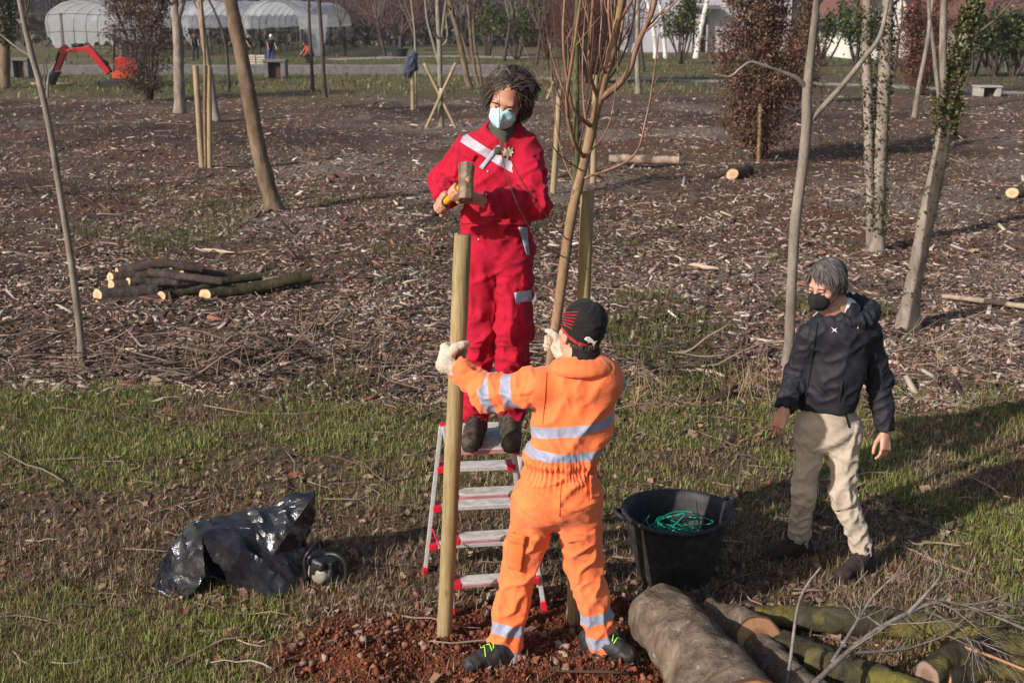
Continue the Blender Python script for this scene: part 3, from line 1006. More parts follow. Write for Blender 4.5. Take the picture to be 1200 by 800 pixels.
M_SOLE = simple("sole_rubber", (.018, .017, .016), .8, var=.4)
M_BOOT = simple("boot_leather", (.045, .034, .027), .65, var=.5, scale=25, bump=.3, col2=(.10, .075, .055))
M_BOOT_BLACK = simple("boot_black", (.016, .016, .017), .6, var=.4, scale=25, bump=.3, col2=(.05, .04, .034))
M_LACE_DARK = simple("lace_dark", (.03, .026, .022), .9)
M_LACE_NEON = simple("lace_neon", (.35, .75, .05), .7, var=.1)
M_SKIN = skin_mat("skin_tan", (.50, .25, .165), (.42, .155, .095))
M_SKIN_PALE = skin_mat("skin_pale", (.55, .29, .21), (.48, .19, .13))
M_EYE = simple("eye_white", (.55, .52, .48), .3, bump=0)
M_IRIS = simple("eye_iris", (.03, .018, .01), .25, bump=0)
M_HAIR = hair_mat("hair_strands")
M_STEELPART = simple("snap_steel", (.5, .48, .45), .35, .9, bump=0)

# ================================================================== 1. worker in red, standing on the ladder
M_RED = fabric("red_cotton", (.40, .0045, .027), stripe=(.38, .35, .41), soil=(.22, .010, .022), sheen=.04)
M_REDGREY = fabric("grey_trim", (.36, .37, .46), sheen=.1)
M_MASKBLUE = simple("mask_paper_blue", (.40, .63, .72), .8, var=.06, scale=18, bump=.15, bdist=.002)
M_GREENSHIRT = fabric("green_fleece", (.055, .062, .042))

def red_worker():
    Y = 5.62
    J = lambda x, y, dy=0.0: at(x, y, Y + dy)
    foot = at(577, 514, Y - .05)
    zs = PLAT_Z
    loc = np.array([foot[0], Y, zs])
    root = thing("person", "man in red coverall and pale blue mask holding a hammer on the stepladder", "person", loc)
    root["reach"] = 5.6
    # --- skeleton
    neck0, neck1 = J(589, 160, .03), J(592, 138, .02)
    sR, sL = J(552, 177, .02), J(616, 179, -.02)
    eR, wR = J(523, 212, .14), J(523, 232, -.10)
    eL, wL = J(624, 236, -.17), J(568, 238, -.33)
    hR, hL = J(564, 292, .0), J(602, 292, .0)
    kR, kL = J(562, 388, -.03), J(602, 386, -.05)
    aR, aL = J(558, 482, .0), J(598, 484, -.01)
    hd = J(595, 114, -.05)
    fwd = np.array([-.24, -.86, -.54]); R = frame(fwd, (.20, -.3, 1))
    # --- body: head, neck, inner body, hands
    S = SDF(); L = head_sdf(S, hd, R, 1.0)
    S.cone(L(0, -.03, -.09), neck0, .056, .062, .03)
    Vh, Fh = S.mesh(.0045)
    S = SDF()
    inner_body(S, [(neck1, neck0, .05, .06), (sR, sL, .05, .05), (J(585, 195), J(583, 260), .075, .075), (J(583, 260), J(583, 285), .075, .08),
                   (sR, eR, .045, .04), (eR, wR, .04, .026), (sL, eL, .045, .04), (eL, wL, .04, .026),
                   (hR, kR, .06, .045), (kR, aR, .045, .033), (hL, kL, .06, .045), (kL, aL, .045, .033)])
    Vb, Fb = S.mesh(.012)
    # hammer axis (shared with the hammer): head towards the camera, handle back and down to the viewer's left
    S = SDF()
    hand_grip(S, HAMMER(.25), HAMMER_AX, .0165, HAMMER(.25) + unit(wR - HAMMER(.25)) * .085, turn=-1, thumb_up=1, wrap=3.2)
    hand_grip(S, HAMMER(.10), HAMMER_AX, .0165, HAMMER(.10) + unit(wL - HAMMER(.10)) * .088, turn=1, thumb_up=-1, wrap=3.2)
    S.cone(eR * .25 + wR * .75, HAMMER(.25) + unit(wR - HAMMER(.25)) * .085, .034, .026, .01)
    S.cone(eL * .25 + wL * .75, HAMMER(.10) + unit(wL - HAMMER(.10)) * .088, .034, .026, .01)
    Vg, Fg = S.mesh(.0032)
    V, F = join_vf((Vh, Fh), (Vb, Fb), (Vg, Fg))
    body = mesh_obj("body", V - loc, F, M_SKIN, root)
    eyes(body, L, R, loc, M_EYE, M_IRIS)
    # --- brows and hair
    mb = MB(loc)
    for s in (-1, 1):
        for j in range(26):
            x = s * (.014 + .034 * j / 25); a = L(x, .098, .021 + .006 * math.sin(j / 25 * 2.6))
            mb.tube([a, a + R @ np.array([s * .008, .004, .003])], [.0022, .0008], 4, 0, False, (.02, .014, .011))
    S = SDF(); S.ell(L(0, -.026, .043), (.083, .098, .094), R); S.ell(L(0, -.055, -.02), (.078, .062, .085), R, .04)
    S.ell(L(0, .085, -.03), (.064, .075, .098), R, .012, "s")
    Vc, Fc = S.mesh(.006); Vc = Vc + vnormals(Vc, Fc) * ((fbm(Vc * 60, 5) - .5) * .02)[:, None]
    mb.add(Vc, [tuple(f) for f in Fc], 0, (.018, .013, .011))
    dk = ((.020, .014, .012), (.030, .021, .017), (.048, .034, .027), (.085, .066, .055), (.16, .13, .11))
    hair_locks(mb, hd, R, 1.0, 4300, .140, 3, .092, -.06, flow_curtain(-.005, .45), wave=.020, puff=(1.0, 1.17), rad=.0019, cols=dk, grav=.26, ears=False, jit=.045)
    hair_locks(mb, hd, R, 1.0, 160, .09, 8, .096, .0, flow_curtain(-.005, .3), wave=.04, puff=(1.08, 1.22), rad=.0013, cols=dk, grav=.10, jit=.10)
    mb.build("hair", M_HAIR, root, cols=True)
    # --- mask with straps
    S = SDF()
    S.ell(L(0, .080, -.050), (.060, .052, .058), R); S.cone(L(0, .134, -.016), L(0, .146, -.058), .005, .006, .035)
    S.ell(L(0, .045, -.045), (.056, .050, .09), R, .004, "s")
    Vm, Fm = S.mesh(.004)
    Vm = Vm + vnormals(Vm, Fm) * ((1 - np.abs(2 * noise3((Vm - hd) @ R * np.array([18, 18, 60.0]), 4) - 1)) ** 3 * .0035)[:, None]
    mk = mesh_obj("face_mask", Vm - loc, Fm, M_MASKBLUE, root)
    mb = MB(loc)
    for s in (-1, 1):
        mb = MB(loc); mb.tube(spline([L(s * .056, .072, -.03), L(s * .074, .03, -.005), L(s * .082, -.01, .02), L(s * .07, -.075, .03)], 8), .0022, 5)
        mb.build("strap", M_MASKBLUE, mk)
    # --- scarf / shirt collar inside the open neck
    S = SDF(); S.cone(J(590, 148, .0), J(589, 166, -.01), .062, .074, .02); S.cone(J(589, 160, -.06), J(583, 176, -.105), .03, .018, .03)
    Vs, Fs = S.mesh(.006); Vs, _, _ = folds(Vs, Fs, [(J(589, 146), J(587, 180), .06, .008, .01, .008, .03)], 2)
    mesh_obj("shirt", Vs - loc, Fs, M_GREENSHIRT, root)
    # --- coverall
    S = SDF(); fn = np.array([.06, 1, 0])
    S.cone(J(587, 184, .02), J(584, 214, .0), .158, .162, .05, .68, fn)
    S.cone(J(584, 214, .0), J(582, 256, .0), .162, .148, .05, .74, fn)
    S.cone(J(582, 262, .0), J(584, 288, .01), .152, .150, .04, .76, fn)
    S.cone(J(563, 174, .02), J(608, 175, .0), .064, .064, .06)
    S.cone(J(590, 157, .04), J(588, 174, .02), .076, .125, .06)
    S.ell(J(587, 150, -.01), (.062, .075, .05), None, .02, "s")
    S.cone(sR, eR, .077, .070, .04); S.cone(eR, wR, .070, .052, .035)
    S.cone(sL, eL, .078, .072, .04); S.cone(eL, wL, .072, .056, .035)
    S.cone(hR, kR, .090, .068, .03); S.cone(kR, aR, .068, .064, .025)
    S.cone(hL, kL, .096, .078, .03); S.cone(kL, aL, .078, .067, .025)
    S.cut(wR + unit(wR - eR) * .012, wR - eR, .09); S.cut(wL + unit(wL - eL) * .006, wL - eL, .085)
    S.cut(aR + np.array([0, 0, -.035]), (0, 0, -1), .13); S.cut(aL + np.array([0, 0, -.035]), (0, 0, -1), .13)
    V, F = S.mesh(.0065)
    bones = [(J(587, 182), J(583, 256), .20, .008, .013, .016, .07), (J(583, 258), J(583, 292), .18, .012, .010, .012, .06),
             (sR, eR, .08, .014, .010, .017, .055), (eR, wR, .07, .016, .010, .013, .045), (sL, eL, .08, .014, .011, .018, .055), (eL, wL, .07, .018, .012, .012, .045),
             (hR, kR, .10, .014, .009, .016, .075), (kR, aR, .085, .016, .010, .018, .06), (hL, kL, .10, .014, .010, .017, .075), (kL, aL, .085, .016, .010, .019, .06)]
    V, s_, who = folds(V, F, bones, 4)
    # band across the chest (follows the leaning chest), band on the rear arm
    c0 = at(572, 180, Y - .1); nb = unit(at(572, 180, Y) - at(565.5, 192, Y)); sdv = np.abs((V - c0) @ nb)
    st = np.where((who == 0) & (V[:, 1] < Y + .02) & (V[:, 0] < at(601, 190, Y)[0]), .021 - sdv, -1)
    co = mesh_obj("coverall", V - loc, F, M_RED, root, attrs={"stripe": st})
    # placket, pockets, badge, trims
    m_open = M_REDGREY
    patch_on("placket_edge", V, F, [(583, 170), (587, 171), (566, 199), (562, 196)], m_open, co2(root, co), loc, 3, 8)
    patch_on("chest_pocket_flap", V, F, [(543, 177), (559, 182), (555, 189), (542, 183)], M_RED, co2(root, co), loc, 5, 4, .004)
    # leaf badge: a sprig of five leaflets
    lf = [(594, 187), (593, 182), (588, 184), (590, 180), (588, 177), (591, 178), (591, 173), (594, 176), (596, 172), (597, 176), (601, 173), (600, 177), (602, 179), (599, 180), (600, 184), (596, 182), (595, 187)]
    patch_on("badge", V, F, None, simple("badge_thread", (.42, .42, .28), .8, var=.5, scale=120), co2(root, co), loc, poly=lf)
    patch_on("hip_pocket_trim", V, F, [(607, 266), (617, 266), (620, 299), (617, 299)], m_open, co2(root, co), loc, 4, 8)
    patch_on("thigh_pocket_flap", V, F, [(602, 343), (622, 339), (622, 352), (604, 356)], m_open, co2(root, co), loc, 6, 5, .005)
    patch_on("waist_seam", V, F, [(541, 259), (622, 262), (622, 265), (541, 262)], simple("red_seam", (.36, .005, .02), .9), co2(root, co), loc, 24, 1, .002)
    for (x, y) in ((572, 201), (570, 228), (561, 281)):
        b = at(x, y, Y); bvh = BVHTree.FromPolygons([Vector(v) for v in V], [tuple(f) for f in F])
        cam = Vector((0, 0, CAM_H)); d = (Vector(b) - cam).normalized(); h = bvh.ray_cast(cam, d)
        if h[0] is None: continue
        mb = MB(loc); mb.tube([np.array(h[0]), np.array(h[0] + h[1] * .004)], .0065, 10)
        mb.build("snap_button", M_STEELPART, co)
    # collar: a turned-down ring open at the front
    S = SDF(); cc = J(589, 160, .03)
    ring = []
    for i in range(15):
        a = math.radians(-90 + 38 + (360 - 76) * i / 14)
        ring.append(cc + np.array([math.cos(a) * .092, math.sin(a) * .086, .022 + .020 * math.sin(a)]))
    for i in range(14):
        S.cone(ring[i], ring[i + 1], .012, .012, .01)
        S.cone(ring[i] + np.array([0, 0, -.022]) + (ring[i] - cc) * .22, ring[i + 1] + np.array([0, 0, -.022]) + (ring[i + 1] - cc) * .22, .010, .010, .03)
    for e in (ring[0], ring[-1]):
        S.cone(e, e + (e - cc) * .35 + np.array([0, -.03, -.045]), .012, .007, .02)
    Vc, Fc = S.mesh(.005)
    mesh_obj("collar", Vc - loc, Fc, M_RED, co, attrs={"stripe": np.full(len(Vc), -1.0)})
    # --- boots on the platform
    boot("boot", root, loc, aR + np.array([0, 0, -.01]), (-.12, -1), zs, (M_BOOT, M_SOLE, M_LACE_DARK), 1.02)
    boot("boot", root, loc, aL + np.array([0, 0, -.01]), (.06, -1), zs, (M_BOOT, M_SOLE, M_LACE_DARK), 1.02)
    return root

def co2(root, co):
    co["reach"] = root["reach"]
    return co
# ================================================================== 2. worker in orange, seen from behind
M_ORANGE = fabric("orange_hivis", (.91, .185, .058), stripe=(.27, .285, .39), soil=(.60, .135, .045), sheen=.2, col2=(1.0, .25, .08))
M_GLOVE = fabric("glove_leather", (.52, .44, .36), soil=(.30, .23, .17), bump=.25)
M_BEANIE = fabric("beanie_knit", (.012, .011, .012), weave=500, bump=.3, sheen=.05)
M_BEANIE_RED = fabric("beanie_red", (.42, .012, .02), weave=500, bump=.3)
M_WHITE_PRINT = simple("white_print", (.8, .8, .8), .7, var=.05)

def orange_worker():
    Y = 4.97
    J = lambda x, y, dy=0.0: at(x, y, Y + dy)
    loc = np.array([at(645, 600, Y)[0], Y, 0.0])
    root = thing("person", "worker in orange high visibility coverall and black beanie, seen from behind holding a stake", "person", loc)
    root["reach"] = 4.9
    neck0 = J(685, 424, .03)
    hd = J(680, 392, .06)
    fwd = np.array([-.42, .86, .20]); R = frame(fwd, (.10, .10, 1))
    sL, sR = J(629, 452, .02), J(704, 448, .02)
    eL, wL = J(574, 462, .10), J(537, 432, .17)
    eR, wR = J(708, 446, .27), J(655, 406, .28)
    hL, hR = J(628, 585, .0), J(676, 583, .0)
    kL, kR = J(608, 666, .05), J(684, 661, .06)
    aL, aR = J(588, 764, -.03), J(707, 753, .04)
    S = SDF(); L = head_sdf(S, hd, R, 1.0); S.cone(L(0, -.03, -.09), neck0, .058, .064, .03)
    Vh, Fh = S.mesh(.0045)
    S = SDF()
    inner_body(S, [(hd - np.array([0, 0, .12]), neck0, .05, .06), (sL, sR, .05, .05), (J(674, 462, .03), J(660, 540, .02), .07, .07), (J(660, 540, .02), J(656, 575, .02), .07, .075),
                   (sR, eR, .045, .04), (eR, wR, .04, .026), (sL, eL, .045, .04), (eL, wL, .04, .026),
                   (hR, kR, .06, .045), (kR, aR, .045, .033), (hL, kL, .06, .045), (kL, aL, .045, .033)])
    Vb, Fb = S.mesh(.012)
    V, F = join_vf((Vh, Fh), (Vb, Fb))
    body = mesh_obj("body", V - loc, F, M_SKIN_PALE, root)
    eyes(body, L, R, loc, M_EYE, M_IRIS)
    # grey stubble hair under the cap
    mb = MB(loc)
    hair_locks(mb, hd, R, 1.0, 420, .016, 4, .9, -.06, flow_side(), rad=.0016, cols=((.10, .08, .07), (.16, .14, .13)), puff=(1.0, 1.02), wave=.001, skip=lambda p: p[2] > 0.0)
    mb.build("hair", M_HAIR, root, cols=True)
    # --- gloves on stake and sapling
    ax = unit(STAKE_A[1] - STAKE_A[0])
    t = (at(531, 418, 5.2)[2] - STAKE_A[0][2]) / (STAKE_A[1][2] - STAKE_A[0][2]); cg = STAKE_A[0] + (STAKE_A[1] - STAKE_A[0]) * t
    wrist = cg + np.array([-.055, -.075, -.02])
    S = SDF(); hand_grip(S, cg, ax, .040, wrist, turn=-1, plump=.004, wrap=3.1, k=1.08)
    S.cone(wL * .85 + eL * .15, wrist, .040, .030, .03)
    Vg, Fg = S.mesh(.0036); Vg, _, _ = folds(Vg, Fg, [(wL, cg + (cg - wL) * .3, .05, .003, .004, .004, .02)], 9)
    g = mesh_obj("glove", Vg - loc, Fg, M_GLOVE, root)
    cs = SAPLING_AT(at(644, 404, 5.25)[2])
    wr2 = cs + np.array([.055, -.055, -.035])
    S = SDF(); hand_grip(S, cs, SAPLING_AX, .018, wr2, turn=1, plump=.004, wrap=2.9, k=1.08)
    S.cone(wR, wr2, .040, .030, .03)
    Vg, Fg = S.mesh(.0036); Vg, _, _ = folds(Vg, Fg, [(wR, cs, .05, .003, .004, .004, .02)], 12)
    mesh_obj("glove", Vg - loc, Fg, M_GLOVE, root)
    # --- beanie
    S = SDF(); S.ell(L(0, -.012, .055), (.091, .112, .090), R, .02); S.ell(L(0, -.03, .10), (.075, .085, .068), R, .03)
    S.cone(L(0, -.02, .012), L(0, -.018, .05), .088, .092, .02, .9, R[:, 0])
    S.cut(L(0, -.03, -.022), R @ np.array([0, -.10, -1]), .2)
    S.cut(L(0, .10, .012), R @ np.array([0, .35, -1]), .07)
    Vc, Fc = S.mesh(.005)
    Vc, _, _ = folds(Vc, Fc, [(L(0, 0, 0), L(0, -.03, .17), .1, .003, .004, .005, .05)], 3)
    be = mesh_obj("beanie", Vc - loc, Fc, M_BEANIE, root); be["reach"] = 4.9
    # red band and red fan of stripes on the side, white leaping-cat mark at the back
    bl = [(656.5, 381), (661, 387.5), (668, 395.5), (678, 402.5), (690, 406.5), (699, 407)]
    for i in range(5):
        (xa, ya), (xb, yb) = bl[i], bl[i + 1]
        patch_on("band", Vc, Fc, [(xa, ya - 1.8), (xb, yb - 1.8), (xb, yb + 1.8), (xa, ya + 1.8)], M_BEANIE_RED, be, loc, 4, 2, .002)
    for i in range(6):
        r = i / 5
        x0, y0 = 660 - 2.2 * r + 1.5 * r * r, 380 - 13 * r
        x1, y1 = 670 + 7 * r, 384 - 20 * r
        n_ = np.array([.62, -.78]) * 1.15
        patch_on("stripe", Vc, Fc, [(x0, y0), (x1 + 1, y1 + 2), (x1 + 1 + n_[0], y1 + 2 + n_[1]), (x0 + n_[0], y0 + n_[1])], M_BEANIE_RED, be, loc, 6, 1, .002)
    cat_ = [(685, 397), (687, 394.6), (691, 394.5), (694, 397), (696.5, 399.5), (699, 399), (697.5, 401.5), (695.5, 404.5), (694.5, 404.6), (694.5, 401.5), (691, 400), (689, 401.2), (689, 399), (686.5, 398)]
    patch_on("logo", Vc, Fc, None, M_WHITE_PRINT, be, loc, poly=cat_, lift=.003)
    # --- dark neck warmer
    S = SDF(); S.cone(neck0 + np.array([0, 0, .055]), neck0, .066, .078, .02)
    Vn, Fn = S.mesh(.006); mesh_obj("neck_warmer", Vn - loc, Fn, M_BEANIE, root)
    # --- coverall
    S = SDF(); fn = np.array([.12, 1, 0])
    S.cone(J(678, 454, .04), J(670, 495, .03), .152, .162, .05, .64, fn)
    S.cone(J(670, 495, .03), J(657, 538, .01), .162, .146, .05, .72, fn)
    S.cone(J(656, 545, .01), J(652, 576, .0), .156, .166, .045, .80, fn)
    S.ell(J(634, 588, -.04), (.080, .085, .10), None, .06); S.ell(J(670, 586, -.04), (.080, .085, .10), None, .06)
    S.cone(J(640, 452, .03), J(702, 442, .03), .070, .070, .06)
    S.cone(J(684, 424, .04), J(680, 446, .04), .075, .11, .05)
    S.cone(sL, eL, .080, .070, .05); S.cone(eL, wL, .070, .050, .04)
    S.cone(sR, eR, .084, .072, .05); S.cone(eR, wR, .072, .050, .04)
    S.cone(hL, kL, .102, .076, .03); S.cone(kL, aL, .076, .070, .025); S.cone(hR, kR, .112, .080, .03); S.cone(kR, aR, .078, .064, .025)
    S.ell(J(684, 408, .05), (.064, .07, .07), None, .015, "s")
    S.cut(wL + unit(wL - eL) * .02, wL - eL, .09); S.cut(wR + unit(wR - eR) * .02, wR - eR, .09)
    S.cut(aL + unit(aL - kL) * .085, aL - kL, .15); S.cut(aR + unit(aR - kR) * .045, aR - kR, .15)
    V, F = S.mesh(.0065)
    bones = [(J(679, 440), J(663, 545), .20, .008, .013, .013, .085), (J(661, 545), J(656, 590), .2, .012, .012, .012, .045),
             (sL, eL, .08, .014, .011, .016, .06), (eL, wL, .07, .015, .010, .012, .045), (sR, eR, .08, .012, .010, .016, .06), (eR, wR, .07, .014, .010, .012, .045),
             (hL, kL, .11, .013, .010, .014, .085), (kL, aL, .09, .014, .009, .018, .07), (hR, kR, .11, .013, .010, .014, .085), (kR, aR, .09, .014, .009, .016, .07)]
    V, s_, who = folds(V, F, bones, 21)
    st = np.full(len(V), -1.0)
    tor = (who == 0) | (who == 1)
    def band(p, q, w, msk):
        # a band through the pixel line p-q round the trunk, 'w' metres wide
        a = at(p[0], p[1], Y - .1); b = at(q[0], q[1], Y - .1)
        nrm = unit(np.cross(b - a, np.array([.02, .3, .012])))
        return np.where(msk, w / 2 - np.abs((V - a) @ nrm), -1)
    cy = lambda x: 0
    st = np.maximum(st, band((628, 513), (716, 501), .046, tor))
    st = np.maximum(st, band((612, 535), (704, 537), .038, tor))
    Lu = np.linalg.norm(eL - sL)
    st = np.maximum(st, np.where(who == 2, .026 - np.abs(s_ - Lu * .52), -1)); st = np.maximum(st, np.where(who == 2, .026 - np.abs(s_ - Lu * .98), -1))
    Lr = np.linalg.norm(eR - sR)
    st = np.maximum(st, np.where(who == 4, .026 - np.abs(s_ - Lr * .5), -1)); st = np.maximum(st, np.where(who == 4, .026 - np.abs(s_ - Lr * .95), -1))
    for bi, (k_, a_) in ((7, (kL, aL)), (9, (kR, aR))):
        Ls = np.linalg.norm(a_ - k_)
        for q in ((-.125, -.005) if bi == 7 else (-.150, -.030)):
            st = np.maximum(st, np.where(who == bi, .026 - np.abs(s_ - Ls - q), -1))
    # gathered waist: small vertical pleats above and below the elastic
    N = vnormals(V, F); el = at(664, 545, Y)[2]
    ang = np.arctan2(V[:, 1] - Y, V[:, 0] - at(662, 545, Y)[0])
    pl = np.where(tor, .006 * np.sin(ang * 42 + 2 * np.sin(ang * 5)) * np.exp(-((V[:, 2] - el) / .055) ** 2), 0)
    pinch = np.where(tor, -.012 * np.exp(-((V[:, 2] - el) / .018) ** 2), 0)
    V = V + N * (pl + pinch)[:, None]
    co = mesh_obj("coverall", V - loc, F, M_ORANGE, root, attrs={"stripe": st}); co["reach"] = 4.9
    seam = simple("orange_seam", (.74, .14, .035), .9)
    patch_on("thigh_pocket", V, F, [(598, 624), (616, 628), (611, 669), (595, 665)], M_ORANGE_PLAIN(), co, loc, 6, 8, .008)
    patch_on("thigh_pocket_flap", V, F, [(598, 622), (617, 626), (615, 638), (597, 634)], M_ORANGE_PLAIN(), co, loc, 6, 3, .012)
    patch_on("hip_pocket", V, F, [(690, 556), (704, 552), (703, 582), (691, 586)], M_ORANGE_PLAIN(), co, loc, 5, 6, .006)
    patch_on("yoke_seam", V, F, [(640, 436), (641, 436), (636.5, 496), (635.5, 496)], seam, co, loc, 1, 12, .0012)
    patch_on("seat_seam", V, F, [(657, 562), (658, 562), (656, 604), (655, 604)], seam, co, loc, 1, 12, .0012)
    # collar
    S = SDF(); cc = neck0 + np.array([-.01, .0, .0]); ring = []
    for i in range(17):
        a = math.radians(90 + 30 + 300 * i / 16)
        ring.append(cc + np.array([math.cos(a) * .093, math.sin(a) * .088, .008 + .014 * -math.sin(a)]))
    for i in range(16):
        S.cone(ring[i], ring[i + 1], .011, .011, .01)
        lo = lambda p: p + np.array([0, 0, -.038]) + (p - cc) * np.array([.30, .30, 0])
        S.cone(lo(ring[i]), lo(ring[i + 1]), .009, .009, .045)
        S.cone((ring[i] + lo(ring[i])) / 2, (ring[i + 1] + lo(ring[i + 1])) / 2, .010, .010, .03)
    Vc, Fc = S.mesh(.005)
    mesh_obj("collar", Vc - loc, Fc, M_ORANGE, co, attrs={"stripe": np.full(len(Vc), -1.0)})
    boot("boot", root, loc, aL + np.array([.02, -.01, -.03]), (-.80, -.45), GZ(aL[0], aL[1]) - .005, (M_BOOT_BLACK, M_SOLE, M_LACE_NEON), 1.03)
    boot("boot", root, loc, aR + np.array([-.03, 0.02, -.03]), (.75, -.55), GZ(aR[0], aR[1]) - .005, (M_BOOT_BLACK, M_SOLE, M_LACE_NEON), 1.03)
    return root

_mop = []
def M_ORANGE_PLAIN():
    if not _mop:
        _mop.append(fabric("orange_hivis_pocket", (.91, .165, .042), sheen=.2))
    return _mop[0]
# ================================================================== 3. man in a black jacket walking past
M_JACKET = fabric("black_nylon", (.017, .017, .023), rough=.66, weave=1200, sheen=.0, bump=.07, stripe=(.3, .3, .32))
M_CHINO = fabric("beige_cotton", (.44, .36, .285), soil=(.37, .30, .23), sheen=.1)
M_MASKBLACK = simple("mask_black", (.012, .012, .013), .8, var=.2, bump=.1)
M_SUEDE = simple("shoe_suede", (.030, .019, .016), .9, var=.4, scale=40, bump=.25)
M_SILVER = simple("silver_print", (.55, .55, .56), .5, var=.05, bump=0)
M_COLLAR_WHITE = fabric("white_shirt", (.6, .6, .62))

def walker():
    Y = 6.04
    J = lambda x, y, dy=0.0: at(x, y, Y + dy)
    loc = np.array([at(970, 600, Y)[0], Y, 0.0])
    root = thing("person", "grey haired man in black jacket and beige trousers walking behind the black tub", "person", loc)
    root["reach"] = 6.0
    neck0 = J(990, 372, .02); hd = J(969, 333, -.03)
    fwd = np.array([-.72, -.62, -.32]); R = frame(fwd, (-.10, -.12, 1))
    sR, sL = J(950, 394, -.03), J(1016, 388, .02)
    eR, wR = J(934, 438, .03), J(921, 476, -.08)
    eL, wL = J(1030, 446, .05), J(1037, 502, -.02)
    hR, hL = J(951, 500, .0), J(990, 500, .0)
    kR, kL = J(942, 577, -.02), J(988, 580, -.07)
    aR, aL = J(936, 634, .10), J(1012, 646, -.10)
    S = SDF(); L = head_sdf(S, hd, R, 1.0); S.cone(L(0, -.03, -.09), neck0, .056, .062, .03)
    Vh, Fh = S.mesh(.0045)
    S = SDF()
    inner_body(S, [(hd - np.array([0, 0, .12]), neck0, .045, .06), (sL, sR, .05, .05), (J(978, 402), J(972, 470), .075, .075), (J(972, 470), J(970, 490), .075, .08),
                   (sR, eR, .045, .04), (eR, wR, .04, .026), (sL, eL, .045, .04), (eL, wL, .04, .026),
                   (hR, kR, .06, .045), (kR, aR, .045, .033), (hL, kL, .06, .045), (kL, aL, .045, .033)])
    Vb, Fb = S.mesh(.012)
    S = SDF()
    hand_relaxed(S, wR + unit(wR - eR) * .02, at(913, 496, Y - .1) - wR, np.array([-.55, -.6, -.1]), np.array([-.7, -.5, .3]), 1.0, .38)
    hand_relaxed(S, wL + unit(wL - eL) * .015, at(1037, 535, Y - .08) - wL, np.array([.45, -.8, 0]), np.array([-.8, -.4, 0]), 1.0, .42)
    Vg, Fg = S.mesh(.0032)
    V, F = join_vf((Vh, Fh), (Vb, Fb), (Vg, Fg))
    body = mesh_obj("body", V - loc, F, M_SKIN_PALE, root)
    eyes(body, L, R, loc, M_EYE, M_IRIS)
    mb = MB(loc)
    gy = ((.060, .049, .044), (.10, .086, .079), (.17, .152, .144), (.035, .028, .025), (.25, .23, .22))
    S = SDF(); S.ell(L(0, -.02, .042), (.083, .101, .094), R); S.ell(L(0, -.062, -.02), (.066, .05, .06), R, .04)
    S.ell(L(0, .088, -.028), (.075, .078, .094), R, .012, "s")
    for s in (-1, 1): S.ell(L(s * .09, .0, -.045), (.03, .045, .04), R, .012, "s")
    Vc, Fc = S.mesh(.006); Vc = Vc + vnormals(Vc, Fc) * ((fbm(Vc * 70, 9) - .5) * .012)[:, None]
    mb.add(Vc, [tuple(f) for f in Fc], 0, (.085, .075, .07))
    hair_locks(mb, hd, R, 1.0, 3200, .074, 13, .088, -.06, flow_side(.035, 1.0), wave=.004, puff=(1.0, 1.12), rad=.0015, cols=gy, grav=.17, jit=.035)
    hair_locks(mb, hd, R, 1.0, 260, .070, 17, .090, .06, flow_side(.035, 1.0), wave=.010, puff=(1.05, 1.16), rad=.0014, cols=gy, grav=.30, jit=.05, skip=lambda p: p[1] < .02)
    for s in (-1, 1):
        for j in range(22):
            x = s * (.014 + .034 * j / 21); a = L(x, .098, .021 + .006 * math.sin(j / 21 * 2.6))
            mb.tube([a, a + R @ np.array([s * .008, .004, .003])], [.0022, .0008], 4, 0, False, (.07, .06, .055))
    mb.build("hair", M_HAIR, root, cols=True)
    # mask
    S = SDF(); S.ell(L(0, .078, -.052), (.060, .050, .058), R); S.cone(L(0, .126, -.022), L(0, .132, -.060), .006, .008, .05)
    S.ell(L(0, .045, -.045), (.056, .050, .09), R, .004, "s")
    Vm, Fm = S.mesh(.004); mk = mesh_obj("face_mask", Vm - loc, Fm, M_MASKBLACK, root)
    mb = MB(loc)
    for s in (-1, 1):
        mb = MB(loc); mb.tube(spline([L(s * .057, .068, -.03), L(s * .072, .035, -.01), L(s * .084, -.004, .016)], 7), .002, 5)
        mb.tube(spline([L(s * .052, .062, -.075), L(s * .070, .030, -.055), L(s * .086, -.022, -.025)], 7), .002, 5)
        mb.build("strap", M_MASKBLACK, mk)
    # white shirt collar glimpse
    S = SDF(); S.cone(neck0 + np.array([0, 0, .04]), neck0 + np.array([0, 0, -.02]), .068, .078, .02)
    Vn, Fn = S.mesh(.006); mesh_obj("shirt_collar", Vn - loc, Fn, M_COLLAR_WHITE, root)
    # jacket
    S = SDF(); fn = unit([.45, .9, 0])
    S.cone(J(982, 392, .01), J(974, 432, .0), .146, .157, .05, .72, fn)
    S.cone(J(974, 432, .0), J(969, 470, .0), .157, .152, .05, .76, fn)
    S.cone(J(961, 390, -.01), J(1006, 389, .01), .066, .070, .07)
    S.cone(J(988, 368, .02), J(982, 388, .01), .085, .135, .06)
    S.cone(sR, eR, .068, .060, .05); S.cone(eR, wR, .060, .046, .03); S.cone(sL, eL, .072, .062, .05); S.cone(eL, wL, .062, .048, .03)
    S.ell(J(981, 352, -.04), (.075, .085, .085), None, .02, "s")
    S.cut(J(968.7, 478, .0), J(969, 474, 0) - J(973, 430, 0), .26)
    S.cone(eR, wR, .060, .046, .02); S.cone(eL, wL, .062, .048, .02)
    S.cut(wR + unit(wR - eR) * .015, wR - eR, .085); S.cut(wL + unit(wL - eL) * .012, wL - eL, .085)
    V, F = S.mesh(.0065)
